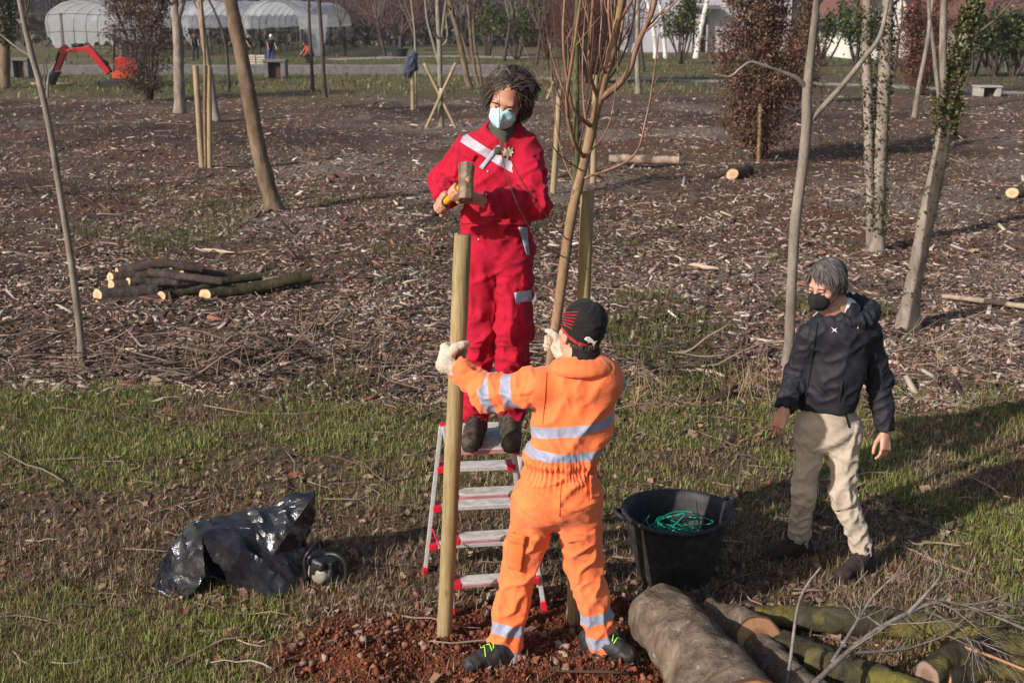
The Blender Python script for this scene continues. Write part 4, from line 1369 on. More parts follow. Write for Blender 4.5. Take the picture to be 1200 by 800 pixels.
    bones = [(J(985, 378), J(970, 476), .21, .008, .012, .011, .075), (sR, eR, .08, .010, .007, .010, .055), (eR, wR, .07, .011, .008, .010, .045),
             (sL, eL, .085, .010, .007, .011, .055), (eL, wL, .075, .012, .008, .010, .045)]
    V, s_, who = folds(V, F, bones, 40)
    jk = mesh_obj("jacket", V - loc, F, M_JACKET, root, attrs={"stripe": np.full(len(V), -1.0)}); jk["reach"] = 6.0
    # hood lying behind the neck
    S = SDF(); hc = J(996, 366, .02)
    ring = [hc + np.array([math.cos(a) * .115 - .005, math.sin(a) * .105, .005 + .030 * math.sin(a)]) for a in np.radians(np.linspace(-140, 160, 15))]
    for i in range(14):
        f = .6 + .4 * math.sin(PI * i / 13)
        S.cone(ring[i], ring[i + 1], .034 * f + .006, .034 * f + .006, .02)
        S.cone(ring[i] + np.array([.0, .02, -.035]), ring[i + 1] + np.array([.0, .02, -.035]), .03 * f, .03 * f, .03)
    Vc, Fc = S.mesh(.0055); Vc, _, _ = folds(Vc, Fc, [(hc + np.array([-.12, 0, 0]), hc + np.array([.12, 0, 0]), .12, .010, .012, .010, .035)], 44)
    mesh_obj("hood", Vc - loc, Fc, M_JACKET, jk, attrs={"stripe": np.full(len(Vc), -1.0)})
    # silver piping on both shoulders and the X mark on the chest
    patch_on("piping", V, F, None, M_SILVER, jk, loc, poly=[(992, 370), (1000, 376), (1006.5, 381), (1005, 385.5), (1004, 385), (1005, 381.6), (999, 377), (991.5, 371)], lift=.004)
    patch_on("piping", V, F, None, M_SILVER, jk, loc, poly=[(946, 363), (955, 362), (955, 363.2), (946, 364.2)], lift=.004)
    patch_on("logo", V, F, None, M_SILVER, jk, loc, poly=[(974, 383.5), (978, 386), (981.5, 384), (979.3, 386.8), (981, 389.5), (977.6, 387.8), (974.5, 389.8), (976.6, 386.8)], lift=.004)
    patch_on("pocket_zip", V, F, [(986, 446), (988, 446), (985, 470), (983, 470)], M_MASKBLACK, jk, loc, 1, 8, .003)
    patch_on("front_zip", V, F, [(957, 378), (958.5, 378), (944, 474), (942.5, 474)], M_MASKBLACK, jk, loc, 1, 20, .003)
    # trousers
    S = SDF()
    S.cone(J(970, 474, .0), J(970, 500, .0), .134, .136, .04, .80, fn)
    S.cone(hR, kR, .084, .059, .03); S.cone(kR, aR, .059, .053, .025); S.cone(hL, kL, .086, .062, .03); S.cone(kL, aL, .062, .053, .025)
    S.cut(aR + unit(aR - kR) * .02, aR - kR, .12); S.cut(aL + unit(aL - kL) * .02, aL - kL, .12)
    V, F = S.mesh(.0065)
    bones = [(J(970, 470), J(970, 508), .16, .006, .008, .008, .06), (hR, kR, .10, .012, .009, .016, .07), (kR, aR, .075, .014, .007, .013, .05),
             (hL, kL, .10, .012, .009, .016, .07), (kL, aL, .075, .014, .008, .014, .05)]
    V, s_, who = folds(V, F, bones, 50)
    tr = mesh_obj("trousers", V - loc, F, M_CHINO, root); tr["reach"] = 6.0
    patch_on("pocket_zip", V, F, [(989, 482), (991, 482), (996, 501), (994, 501)], M_MASKBLACK, tr, loc, 1, 6, .003)
    boot("shoe", root, loc, aR + np.array([0, 0, -.01]), (-.9, -.35), GZ(aR[0], aR[1]) - .004, (M_SUEDE, M_SOLE, M_LACE_DARK), 1.0)
    boot("shoe", root, loc, aL + np.array([0, 0, -.01]), (-.75, -.65), GZ(aL[0], aL[1]) - .004, (M_SUEDE, M_SOLE, M_LACE_DARK), 1.0)
    return root
# ================================================================== THINGS IN THE FOREGROUND
EXTRA = {}

def wood_pole_mat(name, a, b, c):
    """peeled, turned pole: long grain, greyish green stain, a few knots"""
    m, nt, bs = mat_new(name)
    f = tex_noise(nt, 6.0, 6, .65, stretch=(9, 9, .55))
    g = tex_noise(nt, 2.2, 4, .6, stretch=(1.5, 1.5, 1))
    r = ramp(nt, f, [(.30, a), (.5, b), (.72, c)])
    r2 = ramp(nt, g, [(.35, (.78, .82, .70)), (.65, (1.1, 1.05, 1.0))])
    mx = nd(nt, "ShaderNodeMix", data_type="RGBA", blend_type="MULTIPLY"); mx.inputs[0].default_value = 1
    lk(nt, r.outputs[0], mx.inputs[6]); lk(nt, r2.outputs[0], mx.inputs[7])
    v = nd(nt, "ShaderNodeTexVoronoi"); v.inputs["Scale"].default_value = 3.2
    tc = nd(nt, "ShaderNodeTexCoord"); mp = nd(nt, "ShaderNodeMapping"); mp.inputs["Scale"].default_value = (3.2, 3.2, 1.2)
    lk(nt, tc.outputs["Object"], mp.inputs[0]); lk(nt, mp.outputs[0], v.inputs["Vector"])
    kr = ramp(nt, v.outputs["Distance"], [(.0, (.35, .28, .2)), (.10, (.6, .52, .42)), (.14, (1, 1, 1))])
    mk = nd(nt, "ShaderNodeMix", data_type="RGBA", blend_type="MULTIPLY"); mk.inputs[0].default_value = .8
    lk(nt, mx.outputs[2], mk.inputs[6]); lk(nt, kr.outputs[0], mk.inputs[7])
    lk(nt, mk.outputs[2], bs.inputs["Base Color"]); bs.inputs["Roughness"].default_value = .72
    bs.inputs["Specular IOR Level"].default_value = .3
    add_bump(nt, bs, f, .7, .005)
    return m

def bark_mat(name, dark, mid, light, scale=9, moss=None, moss_amt=.5, bump=1.0, bd=.03, lichen=None, stretch=(1, 1, .35)):
    m, nt, bs = mat_new(name)
    f = tex_noise(nt, scale, 8, .72, stretch=stretch, dist=.4)
    r = ramp(nt, f, [(.30, dark), (.5, mid), (.70, light)])
    out = r.outputs[0]
    def over(out, col, sc, lo, hi, seedscale):
        g = tex_noise(nt, sc, 6, .7, stretch=seedscale)
        rr = ramp(nt, g, [(lo, (0, 0, 0)), (hi, (1, 1, 1))])
        mx = nd(nt, "ShaderNodeMix", data_type="RGBA"); mx.inputs[7].default_value = c4(col)
        lk(nt, rr.outputs[0], mx.inputs[0]); lk(nt, out, mx.inputs[6])
        return mx.outputs[2]
    if lichen: out = over(out, lichen, scale * 1.7, .60, .66, (1, 1, .8))
    if moss: out = over(out, moss, scale * .45, 1 - moss_amt - .06, 1 - moss_amt + .10, (1, 1, .6))
    lk(nt, out, bs.inputs["Base Color"]); bs.inputs["Roughness"].default_value = .92; bs.inputs["Specular IOR Level"].default_value = .15
    f2 = tex_noise(nt, scale * 4, 5, .7)
    ad = nd(nt, "ShaderNodeMath", operation="MULTIPLY_ADD"); ad.inputs[1].default_value = .4
    lk(nt, f2, ad.inputs[0]); lk(nt, f, ad.inputs[2])
    add_bump(nt, bs, ad.outputs[0], bump, bd)
    return m

def cut_mat(name, a, b, c):
    """sawn face: growth rings round the log's own axis (uses each face's own generated centre through 'ring')"""
    m, nt, bs = mat_new(name)
    at_ = nd(nt, "ShaderNodeAttribute"); at_.attribute_name = "ring"
    nz = tex_noise(nt, 14, 3)
    s = nd(nt, "ShaderNodeMath", operation="MULTIPLY_ADD"); s.inputs[1].default_value = .12
    lk(nt, nz, s.inputs[0]); lk(nt, at_.outputs["Fac"], s.inputs[2])
    sn = nd(nt, "ShaderNodeMath", operation="SINE"); m2 = nd(nt, "ShaderNodeMath", operation="MULTIPLY"); m2.inputs[1].default_value = 62
    lk(nt, s.outputs[0], m2.inputs[0]); lk(nt, m2.outputs[0], sn.inputs[0])
    r = ramp(nt, s.outputs[0], [(.0, a), (.45, a), (.62, b), (.93, b), (1.0, c)])
    rr = ramp(nt, sn.outputs[0], [(0, (.82, .80, .78)), (1, (1.08, 1.08, 1.08))])
    mx = nd(nt, "ShaderNodeMix", data_type="RGBA", blend_type="MULTIPLY"); mx.inputs[0].default_value = 1
    lk(nt, r.outputs[0], mx.inputs[6]); lk(nt, rr.outputs[0], mx.inputs[7])
    lk(nt, mx.outputs[2], bs.inputs["Base Color"]); bs.inputs["Roughness"].default_value = .8
    return m

M_STAKE = wood_pole_mat("stake_wood", (.20, .145, .075), (.315, .23, .125), (.42, .32, .19))
M_STAKE_FAR = wood_pole_mat("stake_wood_tan", (.22, .16, .10), (.32, .24, .155), (.40, .31, .215))
M_SAPBARK = bark_mat("sapling_bark", (.13, .075, .042), (.23, .145, .082), (.32, .22, .14), 16, bump=.4, bd=.006, lichen=(.10, .06, .035))
M_LOGBARK = bark_mat("log_bark", (.060, .043, .032), (.155, .115, .084), (.29, .225, .17), 13, moss=(.145, .125, .03), moss_amt=.36, lichen=(.30, .28, .26))
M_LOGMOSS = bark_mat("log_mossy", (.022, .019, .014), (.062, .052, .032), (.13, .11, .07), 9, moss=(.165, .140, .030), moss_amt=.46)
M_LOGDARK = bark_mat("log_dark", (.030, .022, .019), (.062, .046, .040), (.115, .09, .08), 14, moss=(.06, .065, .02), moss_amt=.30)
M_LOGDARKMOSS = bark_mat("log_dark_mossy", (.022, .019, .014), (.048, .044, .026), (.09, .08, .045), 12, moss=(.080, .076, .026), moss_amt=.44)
M_CUT_FRESH = cut_mat("cut_fresh", (.56, .33, .17), (.66, .44, .26), (.28, .16, .09))
M_CUT_RED = cut_mat("cut_red", (.40, .16, .075), (.52, .27, .145), (.13, .06, .035))
M_SPLINTER = cut_mat("cut_weathered", (.20, .115, .08), (.27, .18, .13), (.08, .05, .04))
M_PALEWOOD = simple("pale_split_wood", (.44, .33, .235), .85, var=.4, scale=14, stretch=(1, 6, 6))

def log(name, label, pts, rad, mats, group=None, cat="log", sides=20, cutA=True, cutB=True, seed=0, knots=3, ring=40, oblique=0.0, obliqueB=0.0):
    """a sawn log along pts: lumpy bark skin (part bark) and sawn faces (parts sawn_end)"""
    P = spline(pts, ring) if len(pts) > 2 else np.array([np.asarray(pts[0], float) + (np.asarray(pts[1], float) - np.asarray(pts[0], float)) * t for t in np.linspace(0, 1, ring)])
    R = np.interp(np.linspace(0, 1, ring), np.linspace(0, 1, len(rad)), rad)
    loc = P[ring // 2].copy(); loc[2] = min(P[:, 2]) - R.max() * .9
    root = thing(name, label, cat, loc, group)
    T = np.gradient(P, axis=0); T /= np.linalg.norm(T, axis=1)[:, None]
    u = unit(np.cross(T[0], [0, 0, 1.0])); V = []
    for i in range(ring):
        u = unit(u - T[i] * (u @ T[i])); w = np.cross(T[i], u)
        for k in range(sides):
            a = 2 * PI * k / sides
            V.append(P[i] + (u * math.cos(a) + w * math.sin(a)) * R[i])
    V = np.array(V); C = np.repeat(P, sides, axis=0); e = (V - C) / np.linalg.norm(V - C, axis=1)[:, None]
    rr = np.repeat(R, sides)
    q = V / (rr.mean() * 2.2)
    dsp = (fbm(q, seed, 4) - .5) * .5 + (fbm(q * 4, seed + 9, 4) - .5) * .34
    V = V + e * (dsp * rr)[:, None]
    kr = np.random.default_rng(seed)
    for _ in range(knots):
        i = kr.integers(3, ring - 3); k = kr.integers(sides); c = P[i] + e[i * sides + k] * R[i]
        V = V + e * (.28 * R[i] * np.exp(-(np.linalg.norm(V - c, axis=1) / (R[i] * .45)) ** 2))[:, None]
    if oblique:      # sawn aslant: the cut leans over towards the open side
        to = unit(np.array([0, -1.0, .25])); kk = max(2, int(ring * .22))
        for i in range(kk):
            f = 1 - i / kk
            V[i * sides:(i + 1) * sides] += T[0] * (e[i * sides:(i + 1) * sides] @ to * R[i] * oblique * f)[:, None]
    if obliqueB:
        to = unit(np.array([0, -1.0, .35])); kk = max(2, int(ring * .35))
        for i in range(kk):
            j = ring - 1 - i; f = 1 - i / kk
            V[j * sides:(j + 1) * sides] -= T[-1] * (e[j * sides:(j + 1) * sides] @ to * R[j] * obliqueB * f)[:, None]
    F = []
    for i in range(ring - 1):
        for k in range(sides):
            k2 = (k + 1) % sides
            F.append((i * sides + k, i * sides + k2, (i + 1) * sides + k2, (i + 1) * sides + k))
    mesh_obj("bark", V - loc, F, mats[0], root)
    for flag, i, s in ((cutA, 0, -1), (cutB, ring - 1, 1)):
        if not flag: continue
        ringv = V[i * sides:(i + 1) * sides]; c = ringv.mean(0) + T[i] * s * .003
        vv = [c]; rg = [0.0]; ff = []
        for j, f in enumerate((.35, .7, .93, 1.0)):
            for k in range(sides):
                vv.append(c + (ringv[k] - c) * f); rg.append(f)
        for k in range(sides):
            k2 = (k + 1) % sides
            ff.append((0, 1 + k, 1 + k2) if s > 0 else (0, 1 + k2, 1 + k))
            for j in range(3):
                b = 1 + j * sides
                q4 = (b + k, b + sides + k, b + sides + k2, b + k2)
                ff.append(q4 if s > 0 else q4[::-1])
        mesh_obj("sawn_end", np.array(vv) - loc, ff, mats[1], root, smooth=False, attrs={"ring": rg})
    return root

def pole(name, label, a, b, ra, rb, mat, cat="stake", group=None, top=True, seed=0, sides=20):
    a = np.asarray(a, float); b = np.asarray(b, float); ring = 26
    loc = a.copy(); loc[2] = 0
    P = np.array([a + (b - a) * t for t in np.linspace(0, 1, ring)])
    mb = MB(loc)
    R = np.linspace(ra, rb, ring); R[-1] *= .86
    P[-2] = P[-1] - unit(b - a) * .006
    mb.tube(P, R, sides, 0, True)
    V = np.array(mb.V); ax = (P - loc)
    c = np.repeat(ax, sides, axis=0); V2 = V + (V - c) * ((fbm(V * np.array([9, 9, 3.0]), seed, 3) - .5) * .22)[:, None]
    mb.V = list(V2)
    o = mb.build(name, mat); o.location = loc
    shade_auto(o, 50)
    tag(o, label, cat, group)
    return o

def stakes():
    u = unit(STAKE_A[1] - STAKE_A[0])
    pole("wooden_stake", "thick peeled wooden stake held upright in front of the aluminium stepladder", STAKE_A[0] - u * .12, STAKE_A[1], .0365, .0385, M_STAKE, "stake", "stakes for the new tree", seed=3)
    u = unit(STAKE_B[1] - STAKE_B[0])
    pole("wooden_stake", "peeled wooden stake standing behind the man in the beanie, close to the young tree", STAKE_B[0] - u * .12, STAKE_B[1], .034, .031, M_STAKE, "stake", "stakes for the new tree", seed=8)
EXTRA["stakes"] = stakes

def hammer():
    loc = HAMMER(.2)
    root = thing("sledgehammer", "steel sledgehammer with yellow and black handle held by the man in red", "hammer", loc)
    up = unit([.02, -HAMMER_AX[2], HAMMER_AX[1]]); up = unit(up - HAMMER_AX * (up @ HAMMER_AX)); sd = np.cross(HAMMER_AX, up)
    R = np.stack([sd, HAMMER_AX, up], 1)
    # octagonal head: chamfered block with slightly domed, flared striking faces
    mb = MB(loc)
    prof = [(-.088, .028), (-.085, .0335), (-.064, .034), (-.048, .0315), (.048, .0315), (.064, .034), (.085, .0335), (.088, .028)]
    V = []
    for z, h in prof:
        for k in range(8):
            a = PI / 8 + k * PI / 4
            r_ = h / math.cos(PI / 8)
            V.append(HAMMER(0) + R @ np.array([r_ * math.cos(a), r_ * math.sin(a), z]))
    F = [tuple(reversed(range(8)))]
    for i in range(7):
        for k in range(8): F.append((i * 8 + k, i * 8 + (k + 1) % 8, (i + 1) * 8 + (k + 1) % 8, (i + 1) * 8 + k))
    F.append(tuple(56 + k for k in range(8)))
    mb.add(V, F)
    st = simple("hammer_steel", (.20, .135, .090), .6, .30, var=.5, scale=24, bump=.35, col2=(.33, .235, .165))
    mb.build("hammer_head", st, root, smooth=False, bevel=.004)
    hb = MB(loc)
    hb.tube([HAMMER(-.034), HAMMER(-.02), HAMMER(.06), HAMMER(.11)], [.014, .0165, .0165, .0155], 14, 0)
    hb.build("handle_wood", simple("hickory", (.40, .24, .10), .5, var=.3, scale=20, stretch=(1, 1, 5)), root)
    hb = MB(loc); hb.tube([HAMMER(.03), HAMMER(.06), HAMMER(.2), HAMMER(.215)], [.0168, .0172, .0168, .0160], 16, 0)
    hb.build("yellow_sleeve", simple("yellow_plastic", (.70, .33, .01), .4, var=.06, bump=.05), root)
    hb = MB(loc); hb.tube([HAMMER(.213), HAMMER(.22), HAMMER(.32), HAMMER(.335), HAMMER(.342)], [.0165, .0178, .0172, .019, .012], 16, 0)
    hb.build("black_grip", simple("black_rubber", (.02, .02, .02), .7, var=.2), root)
EXTRA["hammer"] = hammer

# ------------------------------------------------------------------ stepladder
def ladder():
    z = PLAT_Z
    FL, FR, RL, RR = [np.array([x, y, float(GZ(x, y)) - .01]) for x, y in ((-.295, 5.375), (.165, 5.43), (-.47, 5.89), (.07, 5.96))]
    TFL, TFR, TRL, TRR = [np.array([x, y, z - .012]) for x, y in ((-.318, 5.505), (.030, 5.545), (-.365, 5.815), (-.005, 5.85))]
    loc = np.array([-.14, 5.66, 0])
    root = thing("stepladder", "double sided aluminium stepladder with red plastic feet under the man in red", "ladder", loc)
    al = simple("aluminium", (.72, .71, .72), .36, .55, var=.12, scale=30, bump=.06)
    tread = simple("tread_grip", (.54, .51, .48), .55, .2, var=.35, scale=16, bump=.4, col2=(.70, .66, .62))
    red = simple("red_plastic", (.55, .012, .028), .42, var=.1, bump=.04)
    pink = simple("painted_red_reflection", (.46, .20, .22), .5, .25, var=.25, scale=20)  # reflected red painted as pink strips along the front edges
    for a, b in ((FL, TFL), (FR, TFR), (RL, TRL), (RR, TRR)):
        mb = MB(loc)
        ax = unit(b - a)
        e = b + ax * .012
        mb.beam(a + ax * .05, e, .024, .048, up=(0, 1, 0))
        r = mb.build("rail", al, root, smooth=False, bevel=.004)
        fb = MB(loc)
        fb.beam(a - ax * .012, a + ax * .062, .032, .056, up=(0, 1, 0))
        fb.build("foot", red, r, smooth=False, bevel=.006)
    def step(a0, b0, a1, b1, t, front):
        A = a0 + (b0 - a0) * t; B = a1 + (b1 - a1) * t
        d = unit(B - A); n = np.array([d[1], -d[0], 0]); n = n if front else -n      # outward
        s = MB(loc)
        A2, B2 = A + d * .014, B - d * .014
        up = np.array([0, 0, 1.0]); c = (A2 + B2) / 2; L = np.linalg.norm(B2 - A2)
        R = np.stack([d, np.cross(up, d), up], 1)
        s.box(c + n * .005, (L, .088, .026), R, 0)
        o = s.build("step", al, root, smooth=False, bevel=.004)
        g = MB(loc)
        for k in range(7):
            g.box(c + n * (.005 - .033 + .011 * k) + up * .0146, (L - .05, .0072, .0032), R, 0)
        g.build("tread", tread, o, smooth=False)
        ns = MB(loc); ns.box(c + n * .0502 - up * .004, (L - .05, .003, .013), R); ns.build("nose_reflection", pink, o, smooth=False)
        for P, s_ in ((A2, 1), (B2, -1)):
            k = MB(loc); k.box(P + d * s_ * .010 + n * .006, (.045, .097, .034), R); k.build("end_cap", red, o, smooth=False, bevel=.005)
    for t in (.215, .475, .735):
        step(FL, TFL, FR, TFR, t, True); step(RL, TRL, RR, TRR, t, False)
    mb = MB(loc)
    q = [TFL + [-.0, -.055, .012], TFR + [.0, -.055, .012], TRR + [0, .03, .012], TRL + [0, .03, .012]]
    q = [np.array(v) for v in q]
    mb.add(q + [v - [0, 0, .030] for v in q], [(0, 1, 2, 3), (7, 6, 5, 4), (0, 4, 5, 1), (1, 5, 6, 2), (2, 6, 7, 3), (3, 7, 4, 0)])
    pl = mb.build("platform", al, root, smooth=False, bevel=.005)
    g = MB(loc)
    for k in range(14):
        t = (k + .7) / 14.4
        a = q[0] + (q[3] - q[0]) * t; b = q[1] + (q[2] - q[1]) * t; d = b - a
        g.beam(a + d * .05 + [0, 0, .0015], b - d * .05 + [0, 0, .0015], .012, .003)
    g.build("tread", tread, pl, smooth=False)
    ns = MB(loc); ns.beam(q[0] + (q[1] - q[0]) * .03 + np.array([0, -.0015, -.016]), q[1] - (q[1] - q[0]) * .03 + np.array([0, -.0015, -.016]), .003, .020); ns.build("nose_reflection", pink, pl, smooth=False)
    for P, s_ in ((q[0], 1), (q[1], -1), (q[2], -1), (q[3], 1)):
        k = MB(loc); k.box(P + np.array([s_ * .012, .018 if P is q[0] or P is q[1] else -.018, -.015]), (.042, .05, .042)); k.build("end_cap", red, pl, smooth=False, bevel=.006)
    # spreader straps
    for a, b in ((FL + (TFL - FL) * .35, RL + (TRL - RL) * .35), (FR + (TFR - FR) * .35, RR + (TRR - RR) * .35)):
        sp = MB(loc); sp.tube(spline([a, (a + b) / 2 - np.array([0, 0, .03]), b], 8), .005, 6)
        sp.build("spreader_strap", red, root)
EXTRA["ladder"] = ladder

# ------------------------------------------------------------------ planted sapling
def twig_run(mb, p, d, L, r, rr, depth, col=None, sides=5, wob=.12, up=.10, kids=3, spread=.7):
    m = max(4, int(L / .07)) if L < 1.2 else 14
    pts = [np.array(p, float)]; d = unit(d)
    for j in range(m):
        d = unit(d + rr.normal(0, wob, 3) + np.array([0, 0, up]))
        pts.append(pts[-1] + d * L / m)
    mb.tube(pts, [r * (1 - .72 * j / m) for j in range(m + 1)], sides, 0, True, col)
    if depth > 0:
        for _ in range(kids):
            i = rr.integers(m // 3, m); t = unit(pts[i + 1 if i < m else i] - pts[i - 1])
            s = unit(np.cross(t, rr.normal(size=3)))
            twig_run(mb, pts[i], unit(t * (1 - spread * .4) + s * spread), L * rr.uniform(.35, .6), r * (1 - .72 * i / m) * .6, rr, depth - 1, col, max(3, sides - 1), wob, up, kids, spread)

def sapling():
    loc = SAPLING[0].copy(); loc[2] = 0
    root = thing("sapling", "bare young tree with brown bark being planted between the two stakes", "tree", loc)
    mb = MB(loc)
    P = spline(SAPLING, 60); R = np.interp(np.linspace(0, 1, 60), np.linspace(0, 1, len(SAPLING_R)), SAPLING_R)
    rr = np.random.default_rng(5)
    R = R * (1 + .06 * rr.normal(size=60))
    for _ in range(9):
        i = rr.integers(20, 55); R[i] *= 1.14
    mb.tube(P, R, 12)
    mb.build("trunk", M_SAPBARK, root)
    Yb = 5.32
    lines = [([(704, 118, 0), (733, 90, -.02), (748, 50, -.04), (765, 12, -.05), (772, -30, -.06)], 9, 4),
             ([(707, 98, 0), (722, 66, .05), (729, 30, .08), (734, -10, .1)], 5, 3),
             ([(700, 118, 0), (690, 82, -.05), (692, 40, -.07), (697, -20, -.08)], 5, 3),
             ([(696, 150, 0), (672, 128, -.1), (664, 90, -.12), (660, 40, -.14), (663, -20, -.15)], 5, 2.5),
             ([(687, 185, 0), (672, 165, -.1), (664, 120, -.16), (672, 60, -.2), (682, -10, -.22)], 5.5, 3),
             ([(690, 210, 0), (740, 185, -.1), (757, 140, -.14), (766, 90, -.17), (772, 40, -.18)], 3.2, 1.6),
             ([(683, 200, 0), (650, 175, -.2), (640, 140, -.26)], 1.8, .9),
             ([(664, 280, 0), (648, 262, -.2), (618, 222, -.5), (600, 190, -.62), (592, 168, -.66)], 1.5, .7),
             ([(660, 300, 0), (632, 282, -.25), (607, 240, -.55), (590, 190, -.7), (586, 150, -.75), (585, 110, -.78)], 1.5, .7),
             ([(712, 80, 0), (716, 50, .06), (713, 10, .1), (716, -40, .12)], 4, 2.5),
             ([(722, 30, 0), (745, -10, -.02), (752, -50, -.04)], 5, 3), ([(698, 135, 0), (712, 95, .06), (718, 45, .1), (722, -20, .12)], 3, 1.4), ([(692, 165, 0), (684, 120, .08), (683, 60, .12), (688, -10, .14)], 2.8, 1.3), ([(705, 105, 0), (728, 70, .08), (742, 25, .1), (746, -20, .1)], 3, 1.5), ([(678, 220, 0), (660, 185, .1), (648, 120, .14), (645, 50, .16)], 2.2, 1.0), ([(710, 90, 0), (703, 60, -.1), (705, 20, -.12), (703, -20, -.13)], 2.6, 1.3), ([(688, 185, 0), (712, 150, -.08), (722, 100, -.1), (724, 60, -.1)], 2.2, 1.0)]
    for pts, w0, w1 in lines:
        p0 = at(pts[0][0], pts[0][1], Yb)
        z = p0[2]; base = np.array([np.interp(z, SAPLING[:, 2], SAPLING[:, i]) for i in range(3)])
        Q = [base] + [at(a, b, base[1] + c) for a, b, c in pts[1:]]
        Q = spline(Q, 26); m = MB(loc)
        s = px_size(base)
        m.tube(Q, np.linspace(w0 * s / 2, w1 * s / 2, 26) * (1 + .05 * rr.normal(size=26)), 7)
        for _ in range(4 if w0 > 3 else 1):
            i = rr.integers(8, 24); t = unit(Q[i + 1] - Q[i]); sd = unit(np.cross(t, rr.normal(size=3)))
            twig_run(m, Q[i], t * .8 + sd * .55, rr.uniform(.15, .42), w1 * s * .35, rr, 0, sides=5, wob=.06)
        m.build("branch", M_SAPTWIG, root)
    # root clump pressed into the hole
    S = SDF(); b = SAPLING[0]
    S.ell(b + np.array([0, 0, .02]), (.085, .07, .06), None, .03)
    for a in range(5):
        th = a * 1.3; S.cone(b, b + np.array([math.cos(th) * .13, math.sin(th) * .1, .02]), .03, .012, .03)
    V, F = S.mesh(.008); V = V + vnormals(V, F) * ((fbm(V * 30, 3) - .5) * .02)[:, None]
    mesh_obj("root_ball", V - loc, F, simple("root_earth", (.07, .034, .022), .95, var=.4, bump=.5), root)
M_SAPTWIG = bark_mat("sapling_twig", (.12, .060, .042), (.22, .125, .085), (.32, .21, .15), 30, bump=.2, bd=.003)
EXTRA["sapling"] = sapling

# ------------------------------------------------------------------ tub with green wire
TUB = np.array([.872, 5.84, 0])
def tub():
    c = TUB.copy(); c[2] = float(GZ(c[0], c[1])) - .005
    root = thing("rubber_tub", "big black rubber tub holding a tangle of green wire", "tub", c)
    blk = simple("tub_rubber", (.018, .018, .020), .62, var=.35, scale=18, bump=.18, col2=(.045, .042, .042))
    prof = [(0, 0.0), (.165, 0), (.182, .012), (.200, .06), (.222, .15), (.246, .26), (.268, .36), (.274, .385), (.292, .392), (.298, .402), (.294, .413), (.280, .412), (.268, .402), (.258, .36), (.236, .26), (.212, .15), (.19, .06), (.17, .022), (0, .02)]
    sides = 72; V = []; F = []
    for r, z in prof:
        for k in range(sides):
            a = 2 * PI * k / sides
            ov = 1 + .012 * math.sin(2 * a + .6)
            V.append((r * math.cos(a) * ov, r * math.sin(a) * ov, z + (.006 * math.sin(2 * a + 1.9) if z > .3 else 0)))
    for i in range(len(prof) - 1):
        for k in range(sides):
            k2 = (k + 1) % sides; F.append((i * sides + k, i * sides + k2, (i + 1) * sides + k2, (i + 1) * sides + k))
    mesh_obj("wall", V, F, blk, root)
    for a0 in (math.radians(20), math.radians(188)):
        e = np.array([math.cos(a0), math.sin(a0), 0]); t = np.array([-e[1], e[0], 0]); P0 = c + e * .29 + np.array([0, 0, .392])
        mb = MB(c); L = []
        for s in np.linspace(-1, 1, 17):
            o_ = (1 - abs(s) ** 3.5)
            L.append(P0 + t * s * .058 + e * o_ * .045 + np.array([0, 0, .028 * o_]))
        mb.tube(L, .0115, 10); mb.build("handle", blk, root)
EXTRA["tub"] = tub

def wire():
    c = TUB + np.array([-.01, .01, .20]); r = np.random.default_rng(4)
    P = []; n = 13
    ph = 0
    for k in range(n):
        cx, cy = r.uniform(-.075, .075), r.uniform(-.06, .06); R1, R2 = r.uniform(.09, .17), r.uniform(.08, .16); rot = r.uniform(0, 3.1); tx, ty = r.normal(0, .30, 2)
        z0 = r.uniform(.0, .11)
        m = 14
        for j in range(m):
            a = ph + 2 * PI * j / m * r.uniform(.9, 1.05)
            x, y = R1 * math.cos(a), R2 * math.sin(a)
            X, Yy = cx + x * math.cos(rot) - y * math.sin(rot), cy + x * math.sin(rot) + y * math.cos(rot)
            l = math.hypot(X, Yy)
            if l > .215: X, Yy = X / l * .215, Yy / l * .215
            P.append(c + np.array([X, Yy, z0 + tx * x + ty * y]))
    P[-1] = c + np.array([.12, .08, .22])
    mb = MB(c); mb.tube(spline(P, 900), .0036, 6)
    o = mb.build("wire_coil", simple("green_pvc_wire", (.004, .23, .15), .35, var=.15, bump=0)); o.location = c
    tag(o, "loose coil of shiny green garden wire inside the black tub", "wire")
EXTRA["wire"] = wire

